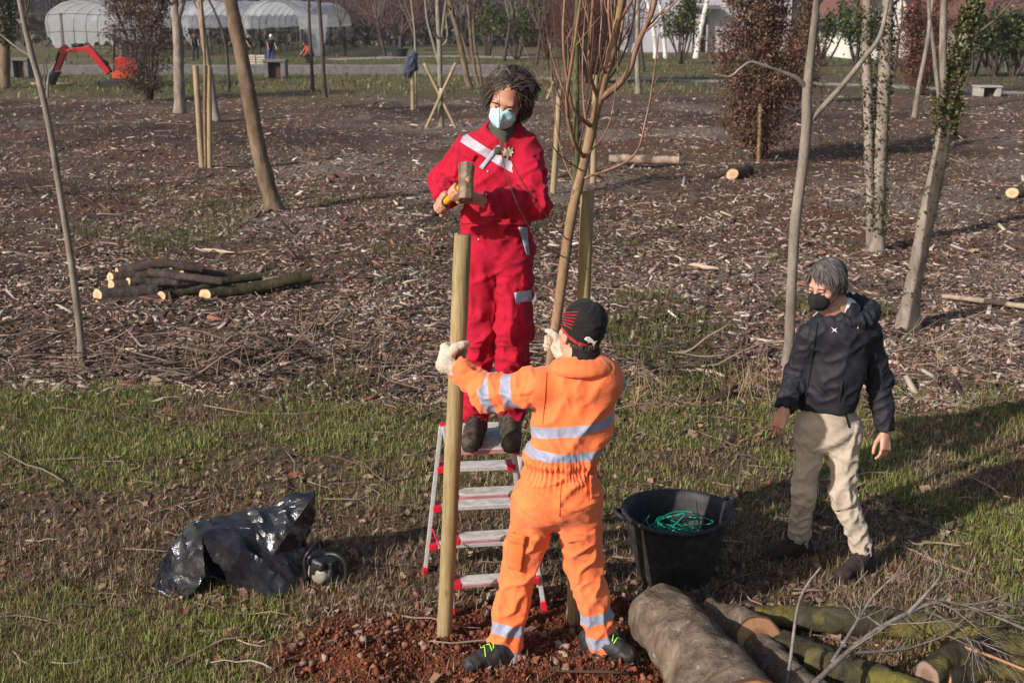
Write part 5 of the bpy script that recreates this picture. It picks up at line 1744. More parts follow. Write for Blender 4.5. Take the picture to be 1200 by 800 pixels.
# ------------------------------------------------------------------ chainsaw under a black plastic sheet
def tarp():
    g = lambda x, y, dz=.0: G(x, y, dz)
    pts = dict(A=at(226, 614, 5.86), B=at(290, 601, 5.92), C=at(369, 576, 5.96), D=at(351, 603, 5.84), E=at(287, 669, 5.60), F=at(262, 640, 5.64), Gp=at(236, 624, 5.72),
               H=at(352, 640, 5.84), I=g(361, 692), K=g(318, 704), L=g(176, 692, .02), M=at(196, 645, 5.92), N=g(216, 708), O=at(240, 678, 5.66), Q=g(240, 655), Rr=g(292, 650), S=g(352, 648),
               T=at(300, 625, 5.80), U=at(320, 650, 5.72), W=at(205, 672, 5.80), X=at(250, 668, 5.76), Y=G(284, 690))
    k = list(pts); V = [pts[n] for n in k]; ix = {n: i for i, n in enumerate(k)}
    fs = ["ABT", "ATG", "GTF", "BCD", "BDT", "TDU", "TUE", "TEF", "DCH", "DHU", "UHI", "UIK", "UKE", "AGW", "AWM", "MWL", "WNL", "GOW", "WON", "FEY", "FYX", "GFX", "GXO", "YKE", "XYO", "AMQ", "AQB", "BQR", "BRC", "CRS", "CSH", "HSI"]
    F = [tuple(ix[{"G": "Gp", "R": "Rr"}.get(ch, ch)] for ch in f) for f in fs]
    loc = np.array([-1.35, 5.75, 0])
    bm = bmesh.new()
    vs = [bm.verts.new(v - loc) for v in V]
    for f in F: bm.faces.new([vs[i] for i in f])
    bmesh.ops.recalc_face_normals(bm, faces=bm.faces)
    bmesh.ops.subdivide_edges(bm, edges=bm.edges[:], cuts=1, use_grid_fill=True, smooth=.05)
    bmesh.ops.subdivide_edges(bm, edges=bm.edges[:], cuts=1, use_grid_fill=True, smooth=.04)
    bmesh.ops.subdivide_edges(bm, edges=bm.edges[:], cuts=2, use_grid_fill=True, smooth=.02)
    me = bpy.data.meshes.new("plastic_sheet"); bm.normal_update()
    P = np.array([v.co[:] for v in bm.verts]); N = np.array([v.normal[:] for v in bm.verts])
    rid = lambda q, s: 1 - np.abs(2 * noise3(q, s) - 1)
    d = (rid(P * np.array([7, 7, 5.0]) + P[:, [2, 0, 1]] * 4, 3) ** 2 - .3) * .030 + (rid(P * 16 + P[:, [1, 2, 0]] * 9, 7) ** 2 - .3) * .013 + (rid(P * 34, 11) ** 2 - .3) * .006
    P2 = P + N * d[:, None]
    for v, p in zip(bm.verts, P2):
        v.co = p
        v.co.z = max(v.co.z, float(GZ(p[0] + loc[0], p[1] + loc[1])) + .004)
    bm.to_mesh(me); bm.free()
    me.polygons.foreach_set("use_smooth", np.ones(len(me.polygons), dtype=bool))
    m, nt, bs = mat_new("black_polythene")
    f = tex_noise(nt, 6, 5, .6); r = ramp(nt, f, [(.35, (.010, .010, .014)), (.7, (.030, .028, .032))]); lk(nt, r.outputs[0], bs.inputs["Base Color"])
    bs.inputs["Roughness"].default_value = .23; bs.inputs["Specular IOR Level"].default_value = .6
    add_bump(nt, bs, tex_noise(nt, 17, 4, .6, dist=1.6), .42, .012)
    me.materials.append(m)
    o = bpy.data.objects.new("plastic_sheet", me); o.location = loc; link(o); shade_auto(o, 24)
    md = o.modifiers.new("thickness", "SOLIDIFY"); md.thickness = .002
    tag(o, "crumpled black plastic sheet thrown over a chainsaw on the grass", "plastic sheet")
EXTRA["tarp"] = tarp

def chainsaw():
    Y = 5.80
    c = at(379, 672, Y); loc = np.array([c[0], Y, 0.0])
    root = thing("chainsaw", "white and black chainsaw lying half under the black plastic sheet", "chainsaw", loc)
    R = np.stack([unit([1, -.25, 0]), unit([.25, 1, 0]), np.array([0, 0, 1.0])], 1)
    P = lambda x, y, z: loc + R @ np.array([x, y, z])
    cream = simple("saw_housing", (.27, .24, .195), .5, var=.15, scale=14); blk = simple("saw_black", (.016, .016, .018), .45, var=.2)
    R2 = R @ np.array(Matrix.Rotation(math.radians(14), 3, 'Y')) @ np.array(Matrix.Rotation(math.radians(-22), 3, 'Z')); S = SDF(); S.box(P(-.005, -.02, .075), (.058, .052, .048), R2, .026, .01); [S.box(P(-.04 + .02 * q_, -.078, .075), (.004, .008, .035), R, .002, .002, 's') for q_ in range(4)]; S.ell(P(.015, -.06, .08), (.042, .03, .042), R, .01); S.box(P(-.02, -.085, .07), (.014, .01, .04), R, .004, .004, "s"); S.box(P(.02, -.095, .085), (.03, .008, .006), R, .002, .003, "s"); S.box(P(.02, -.095, .065), (.03, .008, .006), R, .002, .003, "s")
    V, F = S.mesh(.005); mesh_obj("housing", V - loc, F, cream, root)
    S = SDF(); S.box(P(-.005, -.01, .135), (.066, .062, .032), R2, .02, .01); S.box(P(-.02, -.055, .115), (.02, .02, .04), R2, .01, .01); S.ell(P(.05, -.05, .07), (.03, .022, .035), R2, .01); S.box(P(.055, -.01, .10), (.022, .045, .05), R, .01, .01); S.box(P(.0, 0, .025), (.09, .06, .02), R, .01, .01)
    V, F = S.mesh(.005); mesh_obj("top_cover", V - loc, F, blk, root)
    mb = MB(loc); mb.tube(spline([P(-.06, -.08, .05), P(-.065, -.085, .16), P(-.04, -.07, .215), P(-.03, .04, .225), P(-.04, .075, .15), P(-.04, .07, .04)], 26), .0105, 10); mb.build("front_handle", blk, root)
    mb = MB(loc); mb.tube(spline([P(.03, -.03, .185), P(.09, -.04, .195), P(.135, -.045, .17), P(.15, -.045, .12), P(.14, -.045, .06), P(.10, -.04, .03), P(.05, -.03, .03)], 30), .0125, 10); mb.build("rear_handle", blk, root)
    mb = MB(loc); mb.box(P(-.32, -.0, .075), (.46, .006, .075), R); mb.build("guide_bar", simple("bar_steel", (.4, .4, .4), .4, .9), root, smooth=False, bevel=.002)
    mb = MB(loc); mb.tube([P(.025, -.04, .10), P(.04, -.075, .10)], .012, 12); mb.build("starter_knob", blk, root)
EXTRA["chainsaw"] = chainsaw

# ------------------------------------------------------------------ logs
def gl(x, y, z):
    """point at height z seen at pixel x, y"""
    return G(x, y, z)

def front_logs():
    grp = "cut logs beside the tub"
    log("log", "thickest grey barked log, lying against the black tub", [gl(772, 722, .175), gl(812, 765, .165), gl(870, 838, .160)], [.172, .180, .168], (M_LOGBARK, M_CUT_RED), grp, seed=3, knots=2, sides=40, ring=70)
    log("log", "short log showing an upright oval sawn end with red brown rings", [gl(826, 718, .17), gl(855, 730, .15), gl(890, 749, .125)], [.075, .092, .104], (M_LOGBARK, M_CUT_RED), grp, seed=5, sides=30, ring=46, cutA=False, obliqueB=.9)
    log("log", "reddish grey log running down beneath the oval sawn end", [gl(862, 742, .07), gl(905, 778, .07), gl(960, 835, .07)], [.085, .092, .095], (M_LOGBARK, M_CUT_RED), grp, seed=7, sides=28, ring=46)
    log("log", "long yellow mossy log lying farthest back, nearest the walking man's shoe", [gl(885, 722, .07), gl(985, 726, .09), gl(1090, 737, .09), gl(1215, 766, .10)], [.06, .070, .068, .062], (M_LOGMOSS, M_CUT_RED), grp, seed=9, sides=26, ring=80)
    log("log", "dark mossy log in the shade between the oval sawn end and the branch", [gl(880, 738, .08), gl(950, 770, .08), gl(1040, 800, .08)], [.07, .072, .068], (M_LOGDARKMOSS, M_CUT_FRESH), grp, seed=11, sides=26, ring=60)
    log("log", "bright yellow green mossy log under the thick end of the dead branch", [gl(945, 772, .10), gl(1010, 787, .10), gl(1075, 812, .10)], [.054, .060, .056], (M_LOGMOSS, M_CUT_FRESH), grp, seed=13, sides=26, ring=46)
    log("log", "mossy log with a torn splintered end pointing at the camera", [gl(1165, 752, .09), gl(1120, 772, .10), gl(1086, 790, .11)], [.064, .068, .062], (M_LOGMOSS, M_SPLINTER), grp, seed=15, sides=24, ring=36)
    log("log", "mossy log lowest down among the twigs of the dead branch", [gl(1105, 795, .07), gl(1160, 780, .07), gl(1230, 790, .07)], [.058, .062, .058], (M_LOGMOSS, M_CUT_RED), grp, seed=17, sides=24, ring=36)
EXTRA["front_logs"] = front_logs

def dead_branch():
    loc = gl(1040, 780, 0)
    root = thing("dead_branch", "leafless grey forked branch lying on top of the mossy logs", "branch", loc)
    m = bark_mat("branch_grey", (.09, .07, .06), (.17, .14, .125), (.28, .24, .22), 26, bump=.3, bd=.004)
    rr = np.random.default_rng(9)
    def run(name, pts, w0, w1, kids=5, L=.25):
        Q = spline([G(a, b, z) for a, b, z in pts], 30); mb = MB(loc); s = px_size(Q[0])
        mb.tube(Q, np.linspace(w0, w1, 30) * s / 2 * (1 + .07 * rr.normal(size=30)), 8)
        for _ in range(kids):
            i = rr.integers(6, 28); t = unit(Q[i + 1] - Q[i]); sd = unit(np.cross(t, rr.normal(size=3)) * np.array([1, 1, .6]))
            twig_run(mb, Q[i], t * .8 + sd * .7, rr.uniform(.5, 1.2) * L, w1 * s * .42, rr, 1, sides=5, wob=.14, up=.02, kids=2)
        mb.build(name, m, root)
    run("stem", [(925, 832, .18), (965, 790, .24), (1010, 750, .30), (1050, 725, .36), (1095, 706, .40), (1140, 712, .34), (1215, 742, .24)], 8.0, 3.2, 16, .32)
    run("limb", [(1062, 720, .37), (1085, 696, .45), (1103, 672, .52), (1101, 655, .58)], 5, 1.6, 8, .2)
    run("limb", [(975, 775, .26), (1000, 735, .34), (1022, 700, .42), (1050, 672, .52), (1058, 656, .56)], 4.5, 1.6, 9, .22)
    run("limb", [(1035, 735, .34), (1010, 715, .36), (1000, 690, .40), (1017, 668, .48)], 3, 1.2, 3, .16)
    run("limb", [(990, 765, .27), (1060, 760, .22), (1120, 745, .20), (1190, 770, .14)], 4, 1.5, 14, .34)
    run("limb", [(1140, 712, .34), (1170, 705, .30), (1205, 720, .24)], 3, 1.4, 4, .2)
    run("limb", [(1080, 712, .38), (1130, 740, .26), (1150, 790, .12)], 3, 1.2, 12, .30)
    fl = MB(loc)
    for (a, b, z) in ((1071, 671, .50), (1030, 757, .22), (993, 768, .18)):
        c = G(a, b, z); q = unit(rr.normal(size=3) + [0, -1, .6]); u = unit(np.cross(q, [0.3, 0, 1])); w = np.cross(q, u)
        fl.add([c - u * .022, c - w * .012 + q * .012, c + w * .014 + q * .010, c + u * .026 + q * .006, c + q * -.003], [(0, 1, 4), (0, 4, 2), (1, 3, 4), (4, 3, 2)])
    fl.build("withered_leaf", simple("withered_leaf", (.36, .20, .11), .8), root)
    # loose shoots leaning across the logs
    mb = MB(); Q = spline([G(917, 830, .05), G(926, 775, .22), G(934, 715, .42), G(944, 688, .52), (G(962, 664, .60))], 26)
    mb.tube(Q, np.linspace(2.6, 1.5, 26) * px_size(Q[0]) * .9, 7)
    o = mb.build("dead_shoot", m); tag(o, "single thin curved shoot standing up in front of the oval sawn end", "twig")
    mb = MB(); Q = spline([G(1128, 757, .16), G(1160, 768, .16), G(1215, 790, .14)], 14)
    mb.tube(Q, np.linspace(2.2, 1.6, 14) * px_size(Q[0]), 7)
    o = mb.build("dead_shoot", simple("orange_stick", (.32, .17, .095), .8)); tag(o, "straight orange brown stick lying over the mossy logs", "twig")
EXTRA["dead_branch"] = dead_branch

def log_pile():
    grp = "logs of the pile beside the thin bare sapling"
    L = [("topmost bowed log of the pile, a small sawn end", [(137, 319), (187, 309), (236, 314)], 4.8, 0, 12.95, 12.95),
         ("log end second from the top at the pile's near stack, half hidden", [(129, 325), (205, 321)], 5.2, 0, 12.75, 12.9),
         ("middle log of the pile below two bright sawn ends", [(130, 334), (205, 333)], 5.4, 0, 12.6, 12.7),
         ("thin log with a small sawn end resting across the pile's middle", [(173, 319), (205, 323), (258, 329)], 4.3, 0, 12.8, 12.5),
         ("log with a small round sawn end tucked inside the pile", [(150, 330), (208, 331)], 4.5, 0, 12.6, 12.65),
         ("log at the back of the pile with a wide pale sawn end", [(210, 318), (240, 321), (278, 323)], 5.6, 0, 13.0, 13.2),
         ("log with a big oval sawn end just above the bottom log of the pile", [(114, 346), (185, 340)], 7.2, 0, 12.35, 12.5),
         ("bottom log of the pile, touching the ground beside the sapling", [(113, 359), (185, 352)], 6.6, 0, 12.2, 12.3),
         ("slim dark mossy log slanting upward out of the pile", [(189, 347), (225, 342), (259, 331), (306, 323)], 4.8, 1, 12.3, 12.9),
         ("longest mossy log at the far end of the pile, lying on the ground", [(240, 346), (300, 337), (364, 323)], 7.0, 1, 12.45, 12.95)]
    for i, (lab, pts, w, moss, ya, yb) in enumerate(L):
        n = len(pts); P = [at(p[0], p[1], ya + (yb - ya) * j / (n - 1)) for j, p in enumerate(pts)]
        s = px_size(P[0])
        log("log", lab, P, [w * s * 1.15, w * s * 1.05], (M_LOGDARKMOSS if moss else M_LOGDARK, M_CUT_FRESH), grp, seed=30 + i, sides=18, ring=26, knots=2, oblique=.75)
    one = [("short log with an orange sawn end lying by the brown beech", [G(858, 205, .10), G(878, 200, .10)], 7, 7),
           ("short log with a round sawn end lying past the ivy clad trunks", [G(1186, 226, .12), G(1215, 224, .12)], 6, 6),
           ("long pale log lying behind the young tree", [G(714, 186, .12), G(755, 187, .12), G(796, 188, .12)], 5, 5),
           ("peeled fallen branch lying beyond the walking man", [G(1104, 347, .05), G(1150, 352, .05), G(1222, 362, .05)], 2.6, 3.4),
           ("grey fallen pole on the mulch near the leaning tree", [G(240, 262, .06), G(300, 268, .06)], 2, 2)]
    for i, (lab, P, a, b) in enumerate(one[:4]):
        s = px_size(P[0])
        log("log" if i < 3 else "fallen_branch", lab, P, [a * s, b * s], (M_LOGDARK if i < 2 else simple("pale_bark", (.30, .22, .165), .9, var=.35, scale=12), M_CUT_FRESH), None, "log" if i < 3 else "branch", seed=50 + i, sides=16, ring=22, oblique=.8 if i < 2 else 0)
    # split pale slabs that stand out in the chips
    for i, (x0, y0, x1, y1, w) in enumerate([(808, 310, 842, 315, 5), (886, 398, 930, 401, 4), (815, 432, 850, 440, 5), (140, 408, 172, 412, 4), (178, 470, 215, 462, 3), (232, 292, 275, 296, 4), (535, 470, 560, 478, 4)]):
        a, b = G(x0, y0, .04), G(x1, y1, .04); s = px_size(a); mb = MB(a)
        n = 7; Q = np.array([a + (b - a) * t for t in np.linspace(0, 1, n)]); Q[:, 2] += .006 * np.sin(np.linspace(0, 9, n) + i); Q[:, 1] += .01 * np.sin(np.linspace(0, 7, n) + 2 * i)
        mb.tube(Q, [w * s * f * .5 for f in (.35, .8, 1, .95, .9, .7, .3)], 6, jit=.35, seed=i)
        o = mb.build("wood_slab", M_PALEWOOD, smooth=False); o.location = a
        tag(o, ["pale split slab on the mulch above the tub, farthest of the slabs", "white split slab lying behind the walking man", "tan split slab at the edge of the grass beyond the tub", "pale slab lying just above the thin sapling's foot", "thin split slab at the grass edge by the sapling's foot", "pale slab behind the log pile", "small split slab beside the stepladder's top"][i], "wood slab", "split slabs in the mulch")
EXTRA["log_pile"] = log_pile
# ================================================================== TREES
M_BARKGREY = bark_mat("bark_grey", (.10, .082, .066), (.205, .172, .142), (.32, .28, .235), 7, bump=.5, bd=.012, lichen=(.16, .16, .09))
M_BARKBROWN = bark_mat("bark_brown", (.075, .05, .034), (.15, .105, .07), (.25, .185, .13), 8, bump=.7, bd=.015)
M_BARKPALE = bark_mat("bark_pale", (.10, .08, .066), (.225, .185, .155), (.37, .315, .27), 6, bump=.5, bd=.012, lichen=(.17, .15, .12))
M_BARKDARK = bark_mat("bark_dark", (.03, .023, .019), (.065, .05, .042), (.12, .096, .08), 8, bump=.7)
M_BARKGREEN = bark_mat("bark_green", (.05, .05, .022), (.10, .10, .042), (.16, .155, .075), 9, bump=.4)
M_TWIGRED = bark_mat("twig_red", (.055, .028, .024), (.105, .055, .046), (.16, .095, .08), 20, bump=.1)
M_TWIGGREY = bark_mat("twig_grey", (.06, .048, .042), (.115, .094, .082), (.19, .165, .145), 20, bump=.1)
M_TWIGDARK = bark_mat("twig_dark", (.022, .016, .016), (.045, .032, .031), (.085, .062, .058), 20, bump=.1)
M_BIRCH = bark_mat("bark_birch", (.10, .09, .085), (.62, .60, .57), (.78, .76, .73), 4, bump=.3, bd=.01, stretch=(1, 1, 2.5))
M_LEAFB = attr_mat("brown_leaves", .7, trans=.25)
M_LEAFG = attr_mat("green_leaves", .5, trans=.25, spec=.4)

def trunk_px(mb, pts, Y, rr, sides=10, bulge=.06, flare=0.0, n=40):
    """trunk through photo points (x, y, width in pixels) standing at distance Y"""
    P = [at(p[0], p[1], Y + (p[3] if len(p) > 3 else 0)) for p in pts]
    s = px_size(P[0])
    if flare:
        P[0] = P[0].copy(); P[0][2] = float(GZ(P[0][0], P[0][1])) - .04
    Q = spline(P, n); R = np.interp(np.linspace(0, 1, n), np.linspace(0, 1, len(pts)), [p[2] * s / 2 for p in pts])
    R = R * (1 + bulge * (noise3(np.stack([np.arange(n) * .45, np.zeros(n), np.zeros(n) + rr.random() * 50], 1), 3) - .5) * 2)
    if flare:
        R[:5] *= 1 + flare * np.array([1, .6, .35, .15, .05])
    mb.tube(Q, R, sides, jit=.05, seed=int(rr.integers(999)))
    return Q, R

def px_tree(name, label, Y, trunks, bark, twigs=0, twig_mat=None, seed=0, group=None, twl=.9, tw_from=.45, sides=12, flare=.35, cat="tree", up=.06, depth=1):
    rr = np.random.default_rng(seed)
    b = at(trunks[0][0][0], trunks[0][0][1], Y); loc = np.array([b[0], Y, 0.0])
    root = thing(name, label, cat, loc, group)
    QS = []
    for i, t in enumerate(trunks):
        mb = MB(loc); Q, R = trunk_px(mb, t, Y, rr, sides if i == 0 else max(7, sides - 3), flare=flare if i == 0 else 0)
        mb.build("trunk" if i == 0 else "limb", bark if t[0][2] > 2.6 or not twig_mat else twig_mat, root); QS.append((Q, R))
    if twigs:
        mb = MB(loc)
        for k in range(twigs):
            Q, R = QS[rr.integers(len(QS))]; i = rr.integers(int(len(Q) * tw_from), len(Q) - 1)
            t = unit(Q[i + 1] - Q[i]); s = unit(np.cross(t, rr.normal(size=3)))
            twig_run(mb, Q[i], t * .6 + s * .75, twl * rr.uniform(.5, 1.2), R[i] * .33, rr, depth, sides=5, wob=.10, up=up, kids=3)
        mb.build("crown", twig_mat or bark, root)
    return root, QS, loc

def leaf_cloud(name, parent, loc, P, L, col, mat, seed, droop=.3, aspect=.6):
    """one leaf (two bent faces) at every point of P"""
    r = np.random.default_rng(seed); n = len(P)
    q = r.normal(size=(n, 3)) + np.array([0, 0, .35]); q /= np.linalg.norm(q, axis=1)[:, None]
    u = r.normal(size=(n, 3)) - np.array([0, 0, droop]); u -= q * (u * q).sum(1)[:, None]; u /= np.linalg.norm(u, axis=1)[:, None]
    w = np.cross(q, u); L = np.broadcast_to(L, (n,)); W = L * aspect
    V = np.stack([P - u * (L / 2)[:, None], P - w * (W / 2)[:, None] + q * (W * .2)[:, None], P + u * (L / 2)[:, None], P + w * (W / 2)[:, None] + q * (W * .2)[:, None]], 1)
    i4 = np.arange(n)[:, None] * 4
    F = np.concatenate([i4 + np.array([[0, 1, 2]]), i4 + np.array([[0, 2, 3]])])
    return mesh_obj(name, V.reshape(-1, 3) - loc, F, mat, parent, smooth=False, cols=np.clip(np.repeat(col, 4, axis=0), 0, 1))

def ivy_on(parent, loc, Q, R, n, seed, i0, i1, spread=2.2, L=.075, pal=None):
    r = np.random.default_rng(seed); pal = pal or [(.055, .068, .026, 3), (.038, .048, .018, 3), (.10, .10, .045, 1.2), (.11, .078, .048, 1.4)]
    i = np.minimum(i0 + ((i1 - i0) * r.random(n)), len(Q) - 1.01); lo = i.astype(int); f = (i - lo)[:, None]
    c = Q[lo] * (1 - f) + Q[lo + 1] * f; rad = R[lo]
    clump = noise3(np.stack([i * .55, np.zeros(n), np.zeros(n) + seed], 1), 5)
    e = r.normal(size=(n, 3)); e[:, 2] *= .4; e /= np.linalg.norm(e, axis=1)[:, None]
    k = (r.random(n) < .25 + 1.1 * clump)
    P = c + e * (rad * (1 + (spread - 1) * r.random(n) ** 1.5 * (.4 + clump)))[:, None]
    P = P[k]
    leaf_cloud("ivy", parent, loc, P, L * r.uniform(.6, 1.25, len(P)), pick(pal, len(P), r), M_LEAFG, seed)

def bushy(name, label, base, H, Wd, seed, leaf_n, leaf_L, pal, bark, cat="tree", stems=7, shape=1.0, twig_kids=4, group=None, low=.05, leafmat=None, upright=.35, hollow=.0, tw_r=.012):
    """a shrub or young tree: several stems, fine twigs, leaves in clumps gathered round the twigs"""
    rr = np.random.default_rng(seed); base = np.asarray(base, float)
    root = thing(name, label, cat, base, group)
    st = MB(base); tw = MB(base); ends = []
    for k in range(stems):
        a = 2 * PI * (k + rr.uniform(-.3, .3)) / stems; lean = rr.uniform(.05, .32) * Wd / H * 2
        m = 12; p = base + np.array([math.cos(a), math.sin(a), 0]) * rr.uniform(0, .06) * Wd; d = unit([math.cos(a) * lean, math.sin(a) * lean, 1]); pts = [p]
        h = H * rr.uniform(.72, 1.0)
        for j in range(m):
            d = unit(d + rr.normal(0, .07, 3) + np.array([0, 0, .05])); p = p + d * h / m; pts.append(p)
        r0 = tw_r * rr.uniform(1.2, 2.2)
        st.tube(pts, [r0 * (1 - .75 * j / m) for j in range(m + 1)], 6)
        for j in range(1, m + 1):
            t = j / m
            if t < low: continue
            for _ in range(twig_kids):
                reach = Wd * .5 * math.sin(PI * min(1, .12 + .95 * t ** shape)) * rr.uniform(.45, 1.05)
                a2 = rr.uniform(0, 2 * PI); q = pts[j]; dd = unit([math.cos(a2), math.sin(a2), upright + rr.uniform(-.2, .5)])
                n_ = 5; tp = [q]
                for s in range(n_):
                    dd = unit(dd + rr.normal(0, .16, 3) + np.array([0, 0, .04])); q = q + dd * reach / n_; tp.append(q)
                    ends.append(q)
                tw.tube(tp, [tw_r * .42 * (1 - .7 * s / n_) for s in range(n_ + 1)], 3, cap=False)
                for _b in range(2):
                    i = rr.integers(1, n_); d3 = unit(unit(tp[i + 1] - tp[i]) + rr.normal(0, .6, 3)); q3 = tp[i]; t3 = [q3]
                    for s in range(3): q3 = q3 + unit(d3 + rr.normal(0, .2, 3)) * reach * .16; t3.append(q3); ends.append(q3)
                    tw.tube(t3, [tw_r * .25, tw_r * .2, tw_r * .15, tw_r * .1], 3, cap=False)
    st.build("stem", bark, root); tw.build("twigs", bark, root)
    if leaf_n:
        E = np.array(ends); i = rr.integers(len(E), size=leaf_n)
        P = E[i] + rr.normal(0, .045 + leaf_L * .5, (leaf_n, 3))
        cl = noise3(P * 1.6 / max(Wd * .35, .3), seed)
        k = rr.random(leaf_n) < np.clip(2.6 * cl - .75, .06, 1)
        P = P[k]; P = P[P[:, 2] > base[2] + .03]
        leaf_cloud("leaves", root, base, P, leaf_L * rr.uniform(.6, 1.2, len(P)), pick(pal, len(P), rr), leafmat or M_LEAFB, seed)
    return root

BEECH = [(.145, .080, .054, 3), (.20, .110, .072, 2), (.09, .052, .038, 2.2), (.26, .16, .105, .8)]
EVERG = [(.045, .065, .020, 3), (.075, .10, .028, 3), (.15, .16, .045, 1.2), (.03, .042, .018, 2.5)]

def trees_near():
    yb = lambda y: float(G(600, y)[1])
    px_tree("bare_sapling", "thin bare sapling bending over the near end of the log pile", yb(432), [[(97, 434, 10), (94, 390, 8.5), (84, 310, 8), (72, 235, 7.5), (58, 150, 7), (46, 95, 7), (36, 60, 6.5), (27, 20, 6), (18, -30, 5), (8, -120, 4)],
             [(36, 66, 3), (26, 60, 2.6), (15, 52, 2.4), (0, 40, 2), (-20, 20, 1.6)]], M_BARKGREY, 5, M_TWIGGREY, 1, sides=10, tw_from=.7)
    px_tree("leaning_tree", "brown barked tree leaning away from the staked sapling, nothing growing on it", yb(247), [[(322, 250, 22), (316, 225, 19), (304, 180, 18), (293, 120, 17), (285, 75, 16.5), (277, 35, 16), (269, -5, 15), (258, -70, 13), (250, -160, 10)]], M_BARKBROWN, 8, M_TWIGGREY, 2, tw_from=.7, twl=1.2)
    px_tree("bare_tree", "pale grey straight trunk forking near the greenhouse tunnels, beside three tan stakes", yb(134), [[(211, 136, 14), (210, 100, 12.5), (209, 60, 11), (207, 25, 11), (203, -10, 8), (196, -70, 6)], [(207, 28, 8), (212, 10, 7), (217, -10, 6), (226, -70, 4)]], M_BARKPALE, 9, M_TWIGGREY, 3, tw_from=.55, twl=1.6)
    px_tree("bare_tree", "slanting grey trunk directly behind the three tan stakes", yb(141), [[(254, 143, 9), (249, 110, 8), (243, 70, 8), (237, 30, 7.5), (233, -10, 7), (228, -80, 5)]], M_BARKPALE, 8, M_TWIGGREY, 4, tw_from=.6, twl=1.5)
    # staked sapling, its stakes are things of their own
    Y = yb(198)
    px_tree("staked_sapling", "slender orange brown sapling standing between two far tan stakes", Y, [[(241, 197, 4), (240, 130, 3.6), (240, 70, 3.4), (236, 10, 3), (234, -60, 2.4)]], M_SAPBARK, 6, M_TWIGRED, 5, tw_from=.6, sides=7, twl=.7)
    for (a, b, w, lab) in (((237, 199), (229, 77), 7, "tan stake on the greenhouse side of the slender far sapling"), ((246, 199), (245, 77), 6, "tan stake on the leaning tree's side of the slender far sapling")):
        A = at(a[0], a[1], Y); pole("wooden_stake", lab, A, at(b[0], b[1], Y + .05), w * px_size(A) / 2, w * px_size(A) / 2, M_STAKE_FAR, "stake", "far stakes", seed=a[0], sides=12)
    px_tree("dark_sapling", "thin dark sapling between the leaning tree and the staked sapling", yb(108), [[(268, 110, 4), (267, 75, 3.4), (262, 42, 3), (252, 15, 2.6), (240, -10, 2.2), (225, -50, 1.6)]], M_BARKDARK, 4, M_TWIGGREY, 6, tw_from=.6, sides=6)
    px_tree("bare_tree", "thinner of two thin dark trunks beside the crouching far person", yb(108), [[(367, 110, 4.5), (365, 75, 4), (363, 40, 3.6), (362, 0, 3.2), (364, -60, 2.4)]], M_BARKDARK, 6, M_TWIGGREY, 7, tw_from=.6, sides=8)
    px_tree("bare_tree", "thicker of two thin dark trunks beside the crouching far person", yb(114), [[(381, 116, 6), (379, 85, 5), (377, 45, 4.6), (374, 0, 4.2), (372, -60, 3)]], M_BARKDARK, 7, M_TWIGGREY, 8, tw_from=.6, sides=8)
    # tree tied to crossed stakes
    Y = yb(150)
    root, QS, loc = px_tree("bare_tree", "grey tree with several rods tied to crossed stakes by white tape", Y, [[(517, 152, 7), (516, 110, 6), (515, 60, 6), (513, 10, 5), (512, -60, 4)], [(515, 62, 4), (519, 30, 3.5), (524, -10, 3), (528, -60, 2)], [(515, 75, 4), (506, 45, 3), (500, 20, 2.5), (497, -20, 2)], [(513, 58, 3), (524, 45, 2.5), (522, 10, 2.2), (525, -30, 2)]], M_BARKGREY, 9, M_TWIGGREY, 9, tw_from=.5, twl=1.3)
    mb = MB(loc); c = at(518.5, 107, Y - .12); s = px_size(c)
    for k in range(3):
        mb.tube([c + np.array([math.cos(a) * 3.4 * s, math.sin(a) * 3.4 * s, (k - 1) * .05]) for a in np.linspace(0, 2 * PI, 13)], .014, 5)
    mb.build("tape", simple("white_tape", (.75, .68, .66), .6), root)
    for (a, b, lab, mat) in (((499, 151), (534, 74), "tan stake crossing towards the red worker, tied to the grey rod tree", M_STAKE_FAR), ((534, 150), (497, 74), "greenish stake leaning away from the red worker, tied to the grey rod tree", M_STAKE_FAR)):
        A = at(a[0], a[1], Y - .15); pole("wooden_stake", lab, A, at(b[0], b[1], Y - .15 + (.1 if a[0] == 534 else -.1)), 1.9 * px_size(A), 1.8 * px_size(A), mat, "stake", "crossed stakes", seed=a[0], sides=10)
    # post with bag
    Y = yb(130); A = at(484, 131, Y)
    pole("wooden_post", "short tan post with a slate blue bag hung over its top", A, at(483, 66, Y), 2.5 * px_size(A), 2.4 * px_size(A), M_STAKE_FAR, "post", seed=4, sides=10)
    S = SDF(); c0, c1 = at(485, 63, Y - .02), at(478, 86, Y - .06)
    S.cone(c0, at(482, 75, Y - .05), .09, .19, .05, .7, (0, 1, 0)); S.cone(at(482, 75, Y - .05), c1, .19, .13, .05, .7, (0, 1, 0)); S.cone(c0, at(487, 80, Y), .08, .06, .05)
    V, F = S.mesh(.02); V, _, _ = folds(V, F, [(c0, c1, .2, .03, .04, .04, .16)], 6)
    o = mesh_obj("cloth_bag", V - c0, F, fabric("slate_cloth", (.055, .062, .10))); o.location = c0; tag(o, "slate blue bag or jacket hung over the short tan post", "bag")
    px_tree("bare_sapling", "spindly pale sapling rising behind the post with the blue bag", Y + .6, [[(487, 128, 3.5), (487, 80, 3), (486, 40, 2.6), (482, 0, 2.4), (478, -50, 1.8)], [(486, 45, 2), (478, 22, 1.8), (468, 2, 1.6), (460, -25, 1.2)], [(485, 30, 2), (477, 10, 1.7), (472, -15, 1.4)]], M_BARKPALE, 6, M_TWIGGREY, 10, sides=7, tw_from=.5)
